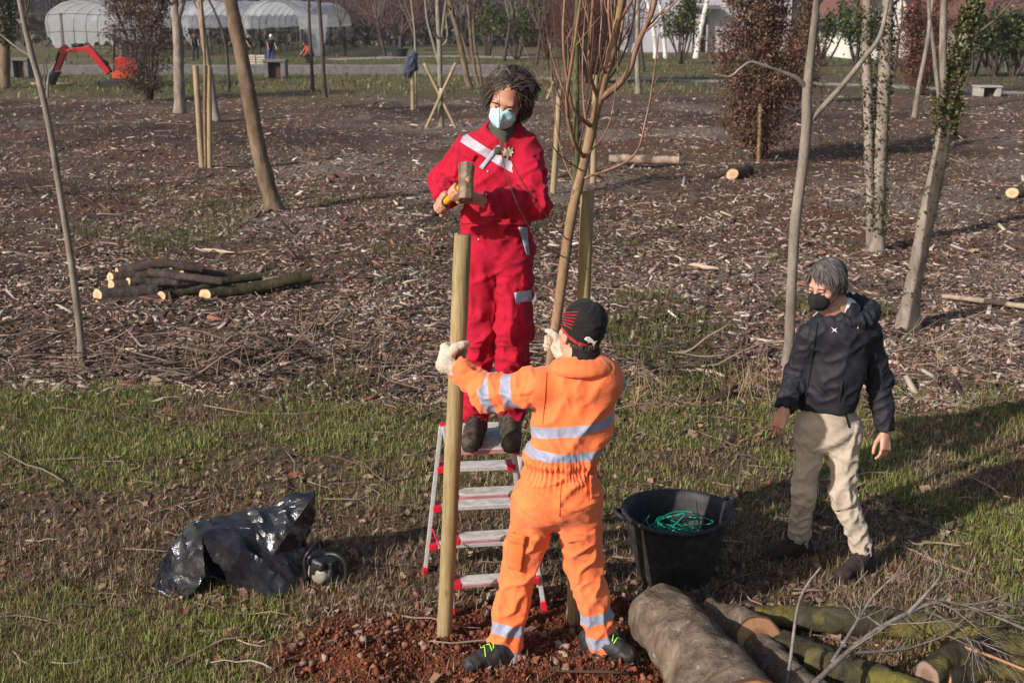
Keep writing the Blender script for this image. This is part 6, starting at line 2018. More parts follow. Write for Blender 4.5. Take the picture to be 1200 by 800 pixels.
    px_tree("bare_tree", "brown trunk leaning towards the red worker's hair from the far path", yb(105), [[(551, 107, 8), (546, 85, 7), (541, 60, 6.5), (534, 30, 6), (526, 0, 5.5), (518, -50, 4)]], M_BARKBROWN, 8, M_TWIGGREY, 11, tw_from=.55, twl=2.0)
    px_tree("bare_tree", "clump of thin brown stems just beside the leaning far trunk", yb(103), [[(562, 105, 5), (557, 85, 4), (553, 60, 3.6), (550, 25, 3.2), (547, -20, 2.4)], [(564, 103, 4), (562, 80, 3.5), (556, 50, 3), (555, 15, 2.6), (560, -25, 2)], [(557, 85, 3.4), (548, 62, 3), (540, 40, 2.5)]], M_BARKBROWN, 10, M_TWIGGREY, 12, tw_from=.4, twl=1.8)
    # staked tree behind the young tree
    Y = yb(226)
    px_tree("staked_tree", "upright greenish young tree with many red twigs behind the sapling", Y, [[(675, 228, 9), (675, 150, 8), (675, 90, 7.5), (676, 40, 6.5), (677, -10, 5), (678, -90, 3.5)]] + [[(675, 215 - 9 * k, 2.6), (675 + (k % 2 * 2 - 1) * (6 + 2.2 * k), 150 - 6 * k, 2.2, .1 * (k % 3 - 1)), (675 + (k % 2 * 2 - 1) * (14 + 4.4 * k), 70 - 4 * k, 1.7, .3 * (k % 3 - 1)), (675 + (k % 2 * 2 - 1) * (18 + 5.4 * k), -30, 1.2, .4 * (k % 3 - 1))] for k in range(8)], M_BARKGREEN, 64, M_TWIGRED, 13, tw_from=.40, twl=1.1, sides=10)
    for (a, b, w, lab) in (((648, 229), (656, 105), 7, "tan stake between the red worker and the greenish young tree"), ((695, 214), (698, 88), 7, "tan stake almost hidden behind the sapling's trunk")):
        A = at(a[0], a[1], Y - .1); pole("wooden_stake", lab, A, at(b[0], b[1], Y), w * px_size(A) / 2, w * px_size(A) / 2 * .92, M_STAKE_FAR, "stake", "far stakes", seed=a[0], sides=12)
    A = at(641, 117, 34.0); pole("wooden_stake", "short tan stake leaning far behind the red worker's hair", A, at(652, 88, 34.3), 3 * px_size(A) / 2 * 1.3, 2.6 * px_size(A) / 2, M_STAKE_FAR, "stake", "far stakes", seed=2, sides=8)
    px_tree("bare_tree", "slim pale straight trunk between the sapling and the brown beech", yb(110), [[(748, 112, 7), (747, 70, 5.5), (747, 30, 5), (748, -10, 4.5), (750, -70, 3)]], M_BARKPALE, 8, M_TWIGGREY, 14, tw_from=.5, twl=1.5, sides=8)
    # the trees on the walker's side
    px_tree("bare_tree", "smooth grey young tree with long side branches right behind the walking man", yb(430), [[(922, 433, 13), (925, 400, 12), (928, 330, 12), (932, 260, 12), (940, 200, 12), (945, 150, 12), (946, 105, 11), (952, 50, 8.5), (957, 0, 7.5), (962, -70, 6), (966, -160, 4)],
             [(947, 145, 7), (960, 130, 6.5, .02), (985, 103, 6.5, .1), (1010, 72, 6, .2), (1030, 45, 5.5, .3), (1038, 15, 5, .35), (1045, -30, 4, .4), (1050, -90, 3, .4)],
             [(945, 103, 6, 0), (934, 92, 5, -.05), (915, 84, 4.5, -.1), (895, 77, 4, -.15), (880, 73, 3.5, -.18), (868, 80, 3, -.2), (855, 90, 2.4, -.22), (838, 87, 1.8, -.24)],
             [(880, 74, 2.6, -.18), (872, 60, 2.2, -.2), (864, 50, 1.8, -.22)], [(946, 100, 3, 0), (953, 93, 2.6, .03), (962, 92, 2, .05), (968, 96, 1.4, .06)]], M_BARKGREY, 7, M_TWIGGREY, 15, tw_from=.6, twl=.8)
    root, QS, loc = px_tree("ivy_tree", "ivy speckled tree made of two close parallel grey trunks", yb(290), [[(1027, 292, 19), (1029, 250, 15), (1031, 190, 15), (1034, 130, 15), (1037, 80, 15), (1039, 30, 14), (1042, -20, 12), (1050, -90, 9)], [(1021, 290, 12), (1020, 240, 10), (1018, 180, 10.5), (1017, 120, 11), (1015, 60, 10.5), (1016, 10, 10), (1014, -50, 8), (1008, -110, 6)]], M_BARKPALE, 8, M_TWIGGREY, 16, tw_from=.75, twl=1.2)
    ivy_on(root, loc, QS[0][0], QS[0][1], 2200, 61, 3, 30, 1.6, .05); ivy_on(root, loc, QS[1][0], QS[1][1], 1300, 62, 3, 28, 1.6, .05)
    root, QS, loc = px_tree("ivy_tree", "slanting pale tree whose upper trunk is wrapped in yellow green ivy", yb(385), [[(1064, 388, 26), (1068, 350, 21), (1075, 310, 19), (1084, 265, 19), (1094, 220, 19), (1103, 175, 17), (1110, 130, 15), (1120, 80, 13), (1132, 35, 11), (1145, -10, 9), (1158, -70, 7)],
             [(1106, 150, 9), (1106, 110, 9), (1105, 60, 8.5), (1106, 10, 8), (1108, -50, 6)]], M_BARKPALE, 6, M_TWIGGREY, 17, tw_from=.75, twl=1.0)
    yg = [(.085, .095, .032, 3), (.15, .145, .052, 2), (.045, .055, .02, 2.8), (.19, .13, .07, 1.4)]
    ivy_on(root, loc, QS[0][0], QS[0][1], 4600, 63, 21, 39, 2.3, .050, yg); ivy_on(root, loc, QS[0][0], QS[0][1], 300, 64, 3, 22, 1.3, .04, yg)
    px_tree("bare_tree", "pale pole thin tree leaning in an upturned V with another", yb(140), [[(1071, 142, 6), (1077, 100, 5.5), (1085, 60, 5), (1089, 30, 4.5), (1088, 0, 4), (1085, -50, 3)]], M_BARKPALE, 5, M_TWIGGREY, 18, tw_from=.6, sides=8)
    px_tree("bare_tree", "grey thin tree forming the other arm of the upturned V", yb(128), [[(1104, 130, 6), (1098, 95, 5), (1094, 55, 4.8), (1090, 25, 4.5), (1093, 0, 3.5), (1098, -50, 2.6)]], M_BARKGREY, 5, M_TWIGGREY, 19, tw_from=.6, sides=8)
    root, QS, loc = px_tree("ivy_tree", "dark ivy covered trunk standing at the excavator's bucket end", yb(104), [[(6, 106, 12), (6, 60, 11), (6, 20, 10), (5, -20, 9), (4, -80, 7)]], M_BARKBROWN, 5, M_TWIGGREY, 20, tw_from=.6)
    ivy_on(root, loc, QS[0][0], QS[0][1], 3000, 65, 12, 38, 2.6, .14, [(.03, .042, .016, 3), (.05, .06, .022, 2)])
    px_tree("bare_sapling", "little forked bare sapling in front of the excavator arm", yb(115), [[(55, 113, 3), (57, 90, 2.6), (62, 80, 2.2), (65, 72, 1.6)], [(57, 92, 2), (54, 75, 1.7), (57, 64, 1.4)], [(53, 105, 2), (52, 85, 1.6), (50, 72, 1.2)]], M_BARKPALE, 4, M_TWIGGREY, 21, tw_from=.4, sides=6, twl=.4)
EXTRA["trees_near"] = trees_near

def shrubs():
    bushy("beech_tree", "large young beech thick with coppery brown leaves", G(890, 188), 4.5, 2.15, 101, 50000, .072, BEECH, M_TWIGRED, stems=10, shape=.72, twig_kids=7, low=.02, upright=.30, tw_r=.013)
    A = G(889, 192); pole("wooden_stake", "brown stake inside the foot of the coppery beech", A, at(891, 122, A[1]), .045, .04, M_SAPBARK, "stake", "far stakes", seed=5, sides=10)
    bushy("hornbeam_tree", "dark twiggy brown tree hiding the excavator's cab", G(174, 117), 5.2, 2.9, 102, 17000, .10, [(.13, .078, .054, 3), (.085, .055, .04, 3), (.18, .11, .075, 1)], M_BARKDARK, stems=8, shape=.7, twig_kids=5, tw_r=.020, low=.06)
    bushy("beech_tree", "smaller rust brown beech by the white house gable", G(1080, 112), 4.6, 2.6, 103, 12000, .11, [(.16, .062, .038, 3), (.105, .045, .032, 3), (.21, .095, .06, 1)], M_TWIGRED, stems=8, shape=.7, twig_kids=5, tw_r=.018)
    bushy("hornbeam_tree", "hazy red twigged bush behind the top of the sapling", G(690, 98), 5.4, 5.2, 104, 0, .08, BEECH, M_TWIGRED, stems=20, shape=.7, twig_kids=9, tw_r=.026, upright=.9)
    bushy("beech_tree", "small rusty bush between the coppery beech and the twin ivy trunks", G(938, 122), 2.6, 1.6, 105, 4200, .085, BEECH, M_TWIGRED, stems=6, shape=.75, tw_r=.014)
    # evergreen shrubs in front of the far buildings
    for i, (x, y, H, W, lab, n) in enumerate([(607, 70, 4.4, 4.6, "yellow green laurel bush above the red worker's head", 5200), (640, 70, 4.6, 3.0, "narrow laurel bush beside the yellow green laurel", 2600), (572, 66, 4.2, 3.4, "laurel bush with orange tinted leaves near the leaning far trunk", 3200), (798, 75, 4.2, 3.6, "green laurel in front of the pale building's dark doorway", 4600), (962, 78, 4.0, 4.2, "leafy green laurel behind the smooth grey young tree", 4800), (1005, 80, 3.8, 3.6, "dark laurel between the twin ivy trunks and the white gable", 4400)]):
        bushy("laurel_bush", lab, G(x, y), H, W, 120 + i, n, .22, EVERG if i != 2 else EVERG + [(.30, .12, .03, 1.0)], M_BARKDARK, cat="bush", stems=10, shape=.5, twig_kids=3, low=.45, leafmat=M_LEAFG, tw_r=.04, group="laurel bushes along the far path")
    for i, x in enumerate((1140, 1163, 1188, 1213)):
        bushy("laurel_bush", ["hedge laurel nearest the yellow green ivy trunk", "second hedge laurel above the concrete culvert block", "third hedge laurel counted from the ivy trunk", "hedge laurel at the very edge of the photo"][i], G(x, 90), 3.5, 2.6, 140 + i, 5200, .20, EVERG, M_BARKDARK, cat="bush", stems=11, shape=.5, twig_kids=3, low=.40, leafmat=M_LEAFG, tw_r=.045, group="laurel bushes along the far path")
EXTRA["shrubs"] = shrubs

def bare_tree(name, label, base, H, spread, seed, mat, group=None, trunk_h=.22, limbs=7, r0=.20):
    rr = np.random.default_rng(seed); base = np.asarray(base, float)
    root = thing(name, label, "tree", base, group)
    mb = MB(base); lean = rr.normal(0, .18, 2); top = base + np.array([lean[0], lean[1], 1]) * H * trunk_h
    mb.tube(spline([base - [0, 0, .1], (base + top) / 2 + rr.normal(0, .05, 3), top], 10), np.linspace(r0 * 1.2, r0 * .8, 10), 8); mb.build("trunk", M_BARKDARK, root)
    cr = MB(base)
    for k in range(limbs):
        a = 2 * PI * (k + rr.uniform(-.3, .3)) / limbs
        twig_run(cr, top, np.array([math.cos(a) * spread, math.sin(a) * spread, 1.0]), H * (1 - trunk_h) * rr.uniform(.75, 1.05), r0 * .5, rr, 3, sides=4, wob=.13, up=.05, kids=5, spread=.75)
    cr.build("crown", mat, root)
    return root

def far_trees():
    rr_u = np.random.default_rng(123)
    pa = bare_tree("bare_tree", "spreading purple twigged orchard tree nearest the last greenhouse tunnel", G(427, 54), 7.0, .9, 201, M_TWIGRED, "bare trees along the far lawn")
    for (x, y, sc, rz, lab) in ((446, 56, .95, 1.9, "second spreading orchard tree, close to the black planter"), (404, 47, 1.1, 3.0, "spreading orchard tree farthest behind the lawn's corner"), (500, 52, 1.15, 4.2, "tall bare tree behind the spindly pale sapling")):
        c = copy_tree(pa); c.location = tuple(G(x, y)); c.scale = (sc, sc, sc); c.rotation_euler[2] = rz; c["label"] = lab
    bare_tree("bare_tree", "bare tree with drooping reddish twigs growing by the black planter", G(469, 60), 5.5, 1.5, 207, M_TWIGRED, "bare trees along the far lawn", limbs=9)
    pb = bare_tree("bare_tree", "tall grey bare tree behind the yellow green laurel", G(612, 58), 9, .5, 203, M_TWIGGREY, "bare trees behind the far bushes", limbs=7)
    for (x, y, sc, rz, lab) in ((540, 54, .9, 2, "grey bare tree rising above the leaning far trunk"), (662, 56, 1.05, 4, "grey bare tree behind the hazy red bush"), (715, 62, .85, 1, "grey bare tree before the pale building's end wall"), (920, 60, .9, 5, "grey bare tree behind the coppery beech's shoulder"), (985, 58, 1.0, 3, "grey bare tree behind the leafy green laurel"), (1160, 62, .8, 2.4, "grey bare tree over the hedge laurels"), (1105, 60, .8, 5.6, "grey bare tree before the long red roof")):
        c = copy_tree(pb); c.location = tuple(G(x, y)); c.scale = (sc, sc, sc); c.rotation_euler[2] = rz; c["label"] = lab
    for i, (x, y, sc, rz) in enumerate(((385, 46, 1.3, .5), (455, 47, 1.25, 5.1), (525, 47, 1.2, 2.7), (575, 48, 1.25, 3.9), (640, 48, 1.1, 1.2), (690, 50, 1.2, 4.8), (880, 50, 1.2, 3.3), (945, 50, 1.1, 1.7), (1015, 50, 1.15, .2))):
        c = copy_tree(pa); c.location = tuple(G(x, y)); c.scale = (sc, sc, sc); c.rotation_euler[2] = rz
        c["label"] = ["purple twigged tree far behind the torn greenhouse film", "purple twigged tree far behind the black planter", "purple twigged tree far behind the tree tied to crossed stakes", "purple twigged tree far behind the orange tinted laurel", "purple twigged tree far behind the narrow laurel", "purple twigged tree far behind the hazy red bush", "purple twigged tree far behind the coppery beech", "purple twigged tree far behind the smooth grey young tree", "purple twigged tree far behind the twin ivy trunks"][i]
    n = 5200; P = np.stack([rr_u.uniform(-45, 95, n), rr_u.uniform(112, 124, n), np.abs(rr_u.normal(0, 1.5, n))], 1)
    P = P[noise3(P * np.array([.25, .3, .2]), 5) > .42]
    o = leaf_cloud("hedgerow", None, np.zeros(3), P, rr_u.uniform(.5, 1.3, len(P)), pick([(.045, .042, .024, 3), (.065, .045, .034, 2), (.03, .034, .018, 2)], len(P), rr_u), M_LEAFG, 13)
    tag(o, "dark tangled hedgerow closing the far lawn", None, None, "stuff")
    pc = bare_tree("bare_tree", "slender bare tree standing between the blue bag's post and the black planter", G(452, 66), 8.0, .35, 211, M_TWIGGREY, "slender bare trees along the far path", trunk_h=.3, limbs=6, r0=.11)
    for i, (x, y, sc, rz) in enumerate(((405, 66, .9, 1), (590, 72, 1.0, 2.5), (628, 76, .8, 4), (722, 72, 1.0, 5.5), (755, 84, .75, .8), (905, 74, .9, 3.1), (1048, 84, .8, 1.5), (1128, 80, .8, 4.6))):
        c = copy_tree(pc); c.location = tuple(G(x, y)); c.scale = (sc, sc, sc); c.rotation_euler[2] = rz
        c["label"] = ["slender bare tree on the lawn past the thicker dark trunk", "slender bare tree between the orange tinted and yellow green laurels", "slender bare tree in front of the narrow laurel", "slender bare tree on the building's side of the hazy red bush", "slender bare tree close to the slim pale straight trunk", "slender bare tree just behind the coppery beech's crown", "slender bare tree in front of the white gable", "slender bare tree behind the yellow green ivy trunk"][i]
    # birches by the pale building
    for i, (pts, lab) in enumerate([([(769, 67, 6), (767, 45, 5.5), (763, 20, 5), (757, -5, 4.5), (748, -50, 3)], "white birch nearest the slim pale trunk"), ([(780, 67, 5), (778, 45, 4.5), (775, 20, 4.2), (772, -10, 3.6), (768, -50, 2.5)], "middle white birch before the pale building"), ([(816, 67, 7), (819, 45, 6.5), (824, 22, 6), (829, 0, 5.5), (838, -50, 4)], "white birch slanting across the dark doorway"), ([(801, 52, 4), (803, 30, 3.6), (807, 5, 3.2), (811, -40, 2.4)], "thin white birch rising behind the green laurel")]):
        px_tree("birch_tree", lab, 84.0 if i < 3 else 90.0, [pts], M_BIRCH, 5, M_TWIGGREY, 230 + i, group="white birches", tw_from=.5, sides=9, twl=2.2)
    # the wood beyond the fields: a mass nobody could count
    rr = np.random.default_rng(77); mb = MB()
    for k in range(1700):
        x = rr.uniform(-130, 130); y = rr.uniform(128, 215); h = rr.uniform(8, 15); b = np.array([x, y, 0])
        d = unit([rr.normal(0, .06), rr.normal(0, .06), 1]); r0 = rr.uniform(.09, .2); top = b + d * h
        mb.tube([b, b + d * h * .5, top], [r0, r0 * .7, r0 * .15], 3, cap=False)
        for _ in range(11):
            t = rr.uniform(.18, .95); p = b + d * h * t; a = rr.uniform(0, 6.28); L = h * rr.uniform(.12, .30) * (1.1 - t * .6)
            e = unit([math.cos(a), math.sin(a), rr.uniform(.2, 1.2)]); q = p + e * L
            mb.tube([p, (p + q) / 2 + rr.normal(0, .1, 3), q], [r0 * .36, r0 * .26, r0 * .1], 3, cap=False)
            for _b in range(2):
                s = p + e * L * rr.uniform(.3, .9); mb.tube([s, s + unit(e + rr.normal(0, .6, 3)) * L * .6], [r0 * .22, r0 * .08], 3, cap=False)
    V = np.array(mb.V); o = mesh_obj("far_woods", V, mb.F, M_TWIGDARK); tag(o, "bare winter wood closing off the fields behind everything", None, None, "stuff")
    n = 5200; P = np.stack([rr.uniform(-130, 130, n), rr.uniform(140, 215, n), np.abs(rr.normal(0, 1.4, n))], 1)
    o = leaf_cloud("undergrowth", None, np.zeros(3), P, rr.uniform(.8, 2.0, n), pick([(.07, .05, .04, 3), (.10, .075, .05, 2), (.05, .055, .03, 1)], n, rr), M_LEAFB, 3)
    tag(o, "brown undergrowth at the foot of the far wood", None, None, "stuff")
EXTRA["far_trees"] = far_trees
# ================================================================== BACKGROUND THINGS
M_CONC = simple("concrete_grey", (.13, .122, .12), .9, var=.3, scale=5, bump=.3, bdist=.01)
M_CONCL = simple("concrete_pale", (.34, .31, .29), .9, var=.25, scale=5, bump=.3, bdist=.01)
M_DARKIN = simple("dark_void", (.02, .017, .016), .9)

def culverts():
    def blk(x0, x1, ytop, ybot, label, mat, hole=.32):
        A, B = G(x0, ybot), G(x1, ybot); Y = A[1]; top = at((x0 + x1) / 2, ytop, Y)[2]; w = B[0] - A[0]; c = np.array([(A[0] + B[0]) / 2, Y + .35, 0])
        root = thing("culvert_block", label, "culvert", c, "concrete culvert blocks")
        for s in (-1, 1):
            mb = MB(c); mb.box(c + [s * w * (.5 - .11), 0, top / 2 - .02], (w * .22, .7, top * .84)); mb.build("side_wall", mat, root, smooth=False, bevel=.02)
        mb = MB(c); mb.box(c + [0, 0, top * .93], (w * 1.08, .8, top * .14)); mb.build("lid_slab", mat, root, smooth=False, bevel=.02)
        mb = MB(c); mb.box(c + [0, .12, top * .42], (w * .555, .40, top * .80)); mb.build("gate_plate", simple("rusty_plate", (.06, .035, .028), .85, var=.4), root, smooth=False)
    blk(309, 335, 70, 92, "grey culvert block with a rusty plate under the far person in blue", M_CONC)
    blk(12, 34, 68, 92, "grey culvert block beside the ivy trunk near the excavator", M_CONC)
    blk(1147, 1173, 101, 114, "small pale culvert block below the hedge laurels", M_CONCL)
EXTRA["culverts"] = culverts

def channel():
    """raised irrigation trough running across the field edge"""
    y0 = float(G(0, 87)[1]); loc = np.array([-10, y0, 0])
    root = thing("irrigation_channel", "long low grey concrete irrigation channel crossing behind the excavator", "channel", loc)
    mb = MB(loc); xa, xb = at(-60, 87, y0)[0], at(592, 87, y0)[0]
    prof = [(-.32, -.1), (-.30, .40), (-.24, .46), (-.16, .46), (-.10, .2), (.10, .2), (.16, .46), (.24, .46), (.30, .40), (.32, -.1)]
    n = 28; V = []; F = []
    for i in range(n + 1):
        x = xa + (xb - xa) * i / n
        for (y, z) in prof: V.append((x, y0 + y + .05 * math.sin(i * .9), z + .02 * math.sin(i * 1.7)))
    m = len(prof)
    for i in range(n):
        for k in range(m - 1): F.append((i * m + k, i * m + k + 1, (i + 1) * m + k + 1, (i + 1) * m + k))
    F.append(tuple(range(m))); F.append(tuple(n * m + k for k in reversed(range(m))))
    mb.add(V, F); mb.build("trough", M_CONC, root, smooth=False)
EXTRA["channel"] = channel

def paths():
    def strip(name, label, pts, w, col):
        V = []; F = []; P = spline(pts, 60)
        for i, p in enumerate(P):
            t = unit(P[min(i + 1, 59)] - P[max(i - 1, 0)]); n_ = np.array([-t[1], t[0], 0])
            for k in range(5):
                u = (k / 4 - .5) * w * (1 + .25 * math.sin(i * .8) * .6)
                q = p + n_ * u; q[2] = float(GZ(q[0], q[1])) + .03 - .03 * abs(k / 4 - .5) * 2; V.append(q)
        for i in range(59):
            for k in range(4): F.append((i * 5 + k, i * 5 + k + 1, (i + 1) * 5 + k + 1, (i + 1) * 5 + k))
        o = mesh_obj(name, V, F, simple(name + "_gravel", col, .95, var=.3, scale=3, bump=.3)); tag(o, label, None, None, "structure")
    strip("path", "pale gravel path crossing behind the coppery beech", [G(560, 88), G(640, 92), G(760, 93), G(900, 97), G(1040, 101), G(1150, 107), G(1300, 112)], 2.0, (.27, .23, .21))
    strip("path", "tan earth path by the far lawn", [G(380, 70), G(440, 68), G(520, 66), G(620, 68)], 3.2, (.24, .175, .125))
EXTRA["paths"] = paths

def film_mat():
    m, nt, bs = mat_new("greenhouse_film")
    f = tex_noise(nt, 1.2, 4, .6); r = ramp(nt, f, [(.35, (.48, .49, .54)), (.65, (.70, .71, .75))])
    lk(nt, r.outputs[0], bs.inputs["Base Color"]); bs.inputs["Roughness"].default_value = .35
    tl = nd(nt, "ShaderNodeBsdfTranslucent"); tl.inputs[0].default_value = (.8, .81, .85, 1)
    tp = nd(nt, "ShaderNodeBsdfTransparent")
    m1 = nd(nt, "ShaderNodeMixShader"); m1.inputs[0].default_value = .42; m2 = nd(nt, "ShaderNodeMixShader"); m2.inputs[0].default_value = .40
    lk(nt, bs.outputs[0], m1.inputs[1]); lk(nt, tl.outputs[0], m1.inputs[2]); lk(nt, m1.outputs[0], m2.inputs[1]); lk(nt, tp.outputs[0], m2.inputs[2])
    lk(nt, m2.outputs[0], nt.nodes["Material Output"].inputs[0])
    return m

def tunnels():
    film = film_mat(); steel = simple("tunnel_steel", (.30, .30, .31), .5, .6)
    Y = 84.0
    bays = [((55, 140), "greenhouse tunnel behind the excavator, its film pulled low", True), ((140, 214), "greenhouse tunnel hidden behind the dark twiggy tree", False), ((214, 286), "open greenhouse tunnel behind the slanting grey trunk", False), ((286, 352), "open greenhouse tunnel above the far people, film torn at its end", False)]
    for i, ((xa, xb), lab, low) in enumerate(bays):
        A, B = at(xa, 40, Y)[0], at(xb, 40, Y)[0]; w = B - A; cx = (A + B) / 2; loc = np.array([cx, Y, 0])
        root = thing("greenhouse_tunnel", lab, "greenhouse", loc, "plastic greenhouse tunnels")
        sp, ap = 2.30, 3.85; Ln = 26; nh = 11
        def arch(t, dz=0.0):
            x = -math.cos(PI * t) * w / 2
            z = sp + (ap - sp) * math.sin(PI * t) ** 1.05
            return np.array([cx + x, 0, z + dz])
        for h in range(nh):
            y = Y + Ln * h / (nh - 1); mb = MB(loc)
            pts = [np.array([A, y, 0])] + [arch(t) + [0, y, 0] for t in np.linspace(0, 1, 13)] + [np.array([B, y, 0])]
            mb.tube(pts, .035, 5); mb.build("hoop", steel, root)
        V = []; F = []; nt_, ny = 25, 40
        t0, t1 = (-.25, 1.0) if low else (0, 1)
        ts = np.linspace(0, 1, nt_)
        rr = np.random.default_rng(i + 3); sag = rr.uniform(0, .12, nh)
        for j in range(ny + 1):
            y = Y - .25 + (Ln + .5) * j / ny; f = (y - Y) / Ln * (nh - 1); scal = abs(math.sin(PI * f))
            ragged = .30 * math.sin(j * 1.3 + i)
            row = []
            for t in ts:
                p = arch(t, .05) + [0, y, 0]; p[2] -= scal * .13; row.append(p)
            left = [np.array([A - .06, y, z]) for z in ((.45 + .5 * abs(math.sin(j * .9)), 1.2, 1.9) if low else (1.95, 2.1, 2.22))]
            if j < 2:   # the end sheet hangs lower at the mouth
                left = [np.array([A - .06 + (.5 if k == 0 else .15), y - .05 * k, z]) for k, z in enumerate((1.0 + .4 * (i % 2), 1.5, 2.05))]
            right = [np.array([B + .06, y, z]) for z in (2.22, 2.1, 1.95)]
            V += left + row + right
        m = nt_ + 6
        for j in range(ny):
            for k in range(m - 1): F.append((j * m + k, j * m + k + 1, (j + 1) * m + k + 1, (j + 1) * m + k))
        V = np.array(V); V = V + (fbm(V * .8, i, 3)[:, None] - .5) * np.array([.3, .1, .34])
        mesh_obj("film", V - loc, F, film, root)
        if i == 3:
            # end sheet torn loose beside the last tunnel
            q = [at(350, 18, Y - .3), at(384, 18, Y - .1), at(381, 46, Y), at(376, 66, Y + .1), at(369, 66, Y), at(364, 45, Y - .3), at(352, 30, Y - .4)]
            c = np.mean(q, axis=0) + [0, .2, 0]
            W = []; FF = []; nq = len(q)
            for s in (1, .66, .33):
                for p in q: W.append(c + (np.asarray(p) - c) * s)
            W.append(c); W = np.array(W); W = W + (fbm(W * 1.5, 8, 3)[:, None] - .5) * np.array([.1, .6, .1])
            for r_ in range(2):
                for k in range(nq): FF.append((r_ * nq + k, r_ * nq + (k + 1) % nq, (r_ + 1) * nq + (k + 1) % nq, (r_ + 1) * nq + k))
            for k in range(nq): FF.append((2 * nq + k, 2 * nq + (k + 1) % nq, 3 * nq))
            mesh_obj("end_sheet", W - loc, FF, film, root)
EXTRA["tunnels"] = tunnels

def trellis():
    Y = 66.0; xa, xb = at(-40, 50, Y)[0], at(150, 50, Y)[0]; loc = np.array([(xa + xb) / 2, Y, 0])
    root = thing("wire_trellis", "orchard trellis of thin wires on grey posts behind the excavator", "trellis", loc)
    for px in (-20, 74, 141):
        mb = MB(loc); x = at(px, 50, Y)[0]; mb.box((x, Y, 1.45), (.12, .12, 3.1)); mb.build("post", M_CONC, root, smooth=False, bevel=.01)
    for z in (1.2, 2.05, 2.95):
        mb = MB(loc); P = [np.array([x, Y - .07, z - .06 * math.sin((x - xa) / (xb - xa) * PI * 3) ** 2]) for x in np.linspace(xa, xb, 30)]
        mb.tube(P, .016, 4); mb.build("wire", simple("dark_wire", (.06, .06, .06), .6), root)
    # field fence far behind the tunnels
    Y = 118.0; loc = np.array([0, Y, 0]); root = thing("field_fence", "dark post and rail fence in the field beyond the tunnels", "fence", loc)
    xs = np.linspace(at(-60, 40, Y)[0], at(480, 40, Y)[0], 46)
    for x in xs:
        mb = MB(loc); mb.box((x, Y, .75), (.12, .12, 1.6)); mb.build("post", M_BARKDARK, root, smooth=False)
    for z in (.5, 1.0, 1.45):
        mb = MB(loc); mb.box(((xs[0] + xs[-1]) / 2, Y - .08, z), (xs[-1] - xs[0], .04, .06)); mb.build("rail", M_BARKDARK, root, smooth=False)
EXTRA["trellis"] = trellis

def excavator():
    Y = 51.0; P = lambda x, y, d=0.0: at(x, y, Y + d); s = px_size(P(130, 90))
    loc = G(140, 100); root = thing("mini_excavator", "red mini excavator with its arm arched, half hidden by the dark twiggy tree", "excavator", loc)
    red = simple("excavator_red", (.38, .014, .014), .35, var=.12, scale=6, bump=.03); blk = simple("excavator_black", (.014, .014, .015), .5, var=.3); org = simple("excavator_orange", (.52, .06, .02), .4, var=.1)
    def slab(pts, w, name, mat):
        mb = MB(loc); A = [np.asarray(p) + [0, -w / 2, 0] for p in pts]; B = [np.asarray(p) + [0, w / 2, 0] for p in pts]; n = len(pts)
        mb.add(A + B, [tuple(range(n)), tuple(reversed(range(n, 2 * n)))] + [(k, k + n, (k + 1) % n + n, (k + 1) % n) for k in range(n)])
        o = mb.build(name, mat, root, smooth=False, bevel=.02); bm = bmesh.new(); bm.from_mesh(o.data); bmesh.ops.recalc_face_normals(bm, faces=bm.faces); bm.to_mesh(o.data); bm.free(); return o
    slab([P(126, 88), P(130, 83), P(112, 60), P(105, 53), P(98, 55), P(79, 58), P(79, 61.5), P(99, 60.5), P(104, 63)], .26, "boom", red)
    slab([P(75, 52), P(79, 55), P(79, 61), P(70, 83), P(65, 83), P(72, 61), P(68, 63), P(70, 57)], .22, "stick", red)
    slab([P(64, 84), P(70, 84), P(66, 92), P(63, 100), P(58, 97), P(60, 90)], .5, "digging_bucket", blk)
    mb = MB(loc); mb.tube([P(111, 62, -.02), P(119, 71, -.02), P(126, 75, -.02)], .09, 10); mb.tube([P(126, 75), P(131, 85)], .05, 8); mb.build("boom_cylinder", blk, root)
    mb = MB(loc); mb.tube([P(84, 53.5), P(98, 53)], .07, 10); mb.tube([P(98, 53), P(103, 54)], .045, 8); mb.build("stick_cylinder", blk, root)
    mb = MB(loc); mb.tube([P(69, 62), P(64, 78)], .06, 10); mb.tube([P(64, 78), P(62, 88)], .04, 8); mb.build("bucket_cylinder", blk, root)
    slab([P(137, 84), P(137, 91), P(165, 92), P(167, 86), P(160, 82), P(142, 82)], 1.2, "chassis", org)
    slab([P(139, 82), P(139, 68), P(148, 66), P(163, 70), P(166, 82)], 1.1, "engine_cover", red)
    slab([P(120, 100), P(122, 95), P(128, 93), P(158, 93), P(164, 96), P(163, 101), P(156, 103), P(126, 103)], 1.35, "track", blk)
    slab([P(119, 94), P(122, 94), P(123, 100), P(118, 101)], 1.4, "dozer_blade", blk)
    for d in (-.45, .45):
        mb = MB(loc); mb.tube([P(134, 86, d), P(133.5, 37, d), P(139, 35, d), P(158, 36, d), P(160, 70, d)], .045, 8); mb.build("roll_bar", blk, root)
    mb = MB(loc); mb.box((P(146, 35) + P(150, 35)) / 2, (.95, 1.1, .05)); mb.build("roof", blk, root, smooth=False)
    mb = MB(loc); mb.box(P(152, 62), (.45, .5, .7)); mb.build("operator_seat", blk, root, smooth=False, bevel=.08)
    mb = MB(loc); A = G(70, 95); B = G(118, 95); A[1] = B[1] = 52.2; mb.tube([A + [0, 0, .05], B + [0, 0, .05]], .06, 8)
    o = mb.build("plank_pole", M_STAKE_FAR); o.location = loc; tag(o, "tan pole lying on the grass under the excavator arm", "pole")
EXTRA["excavator"] = excavator

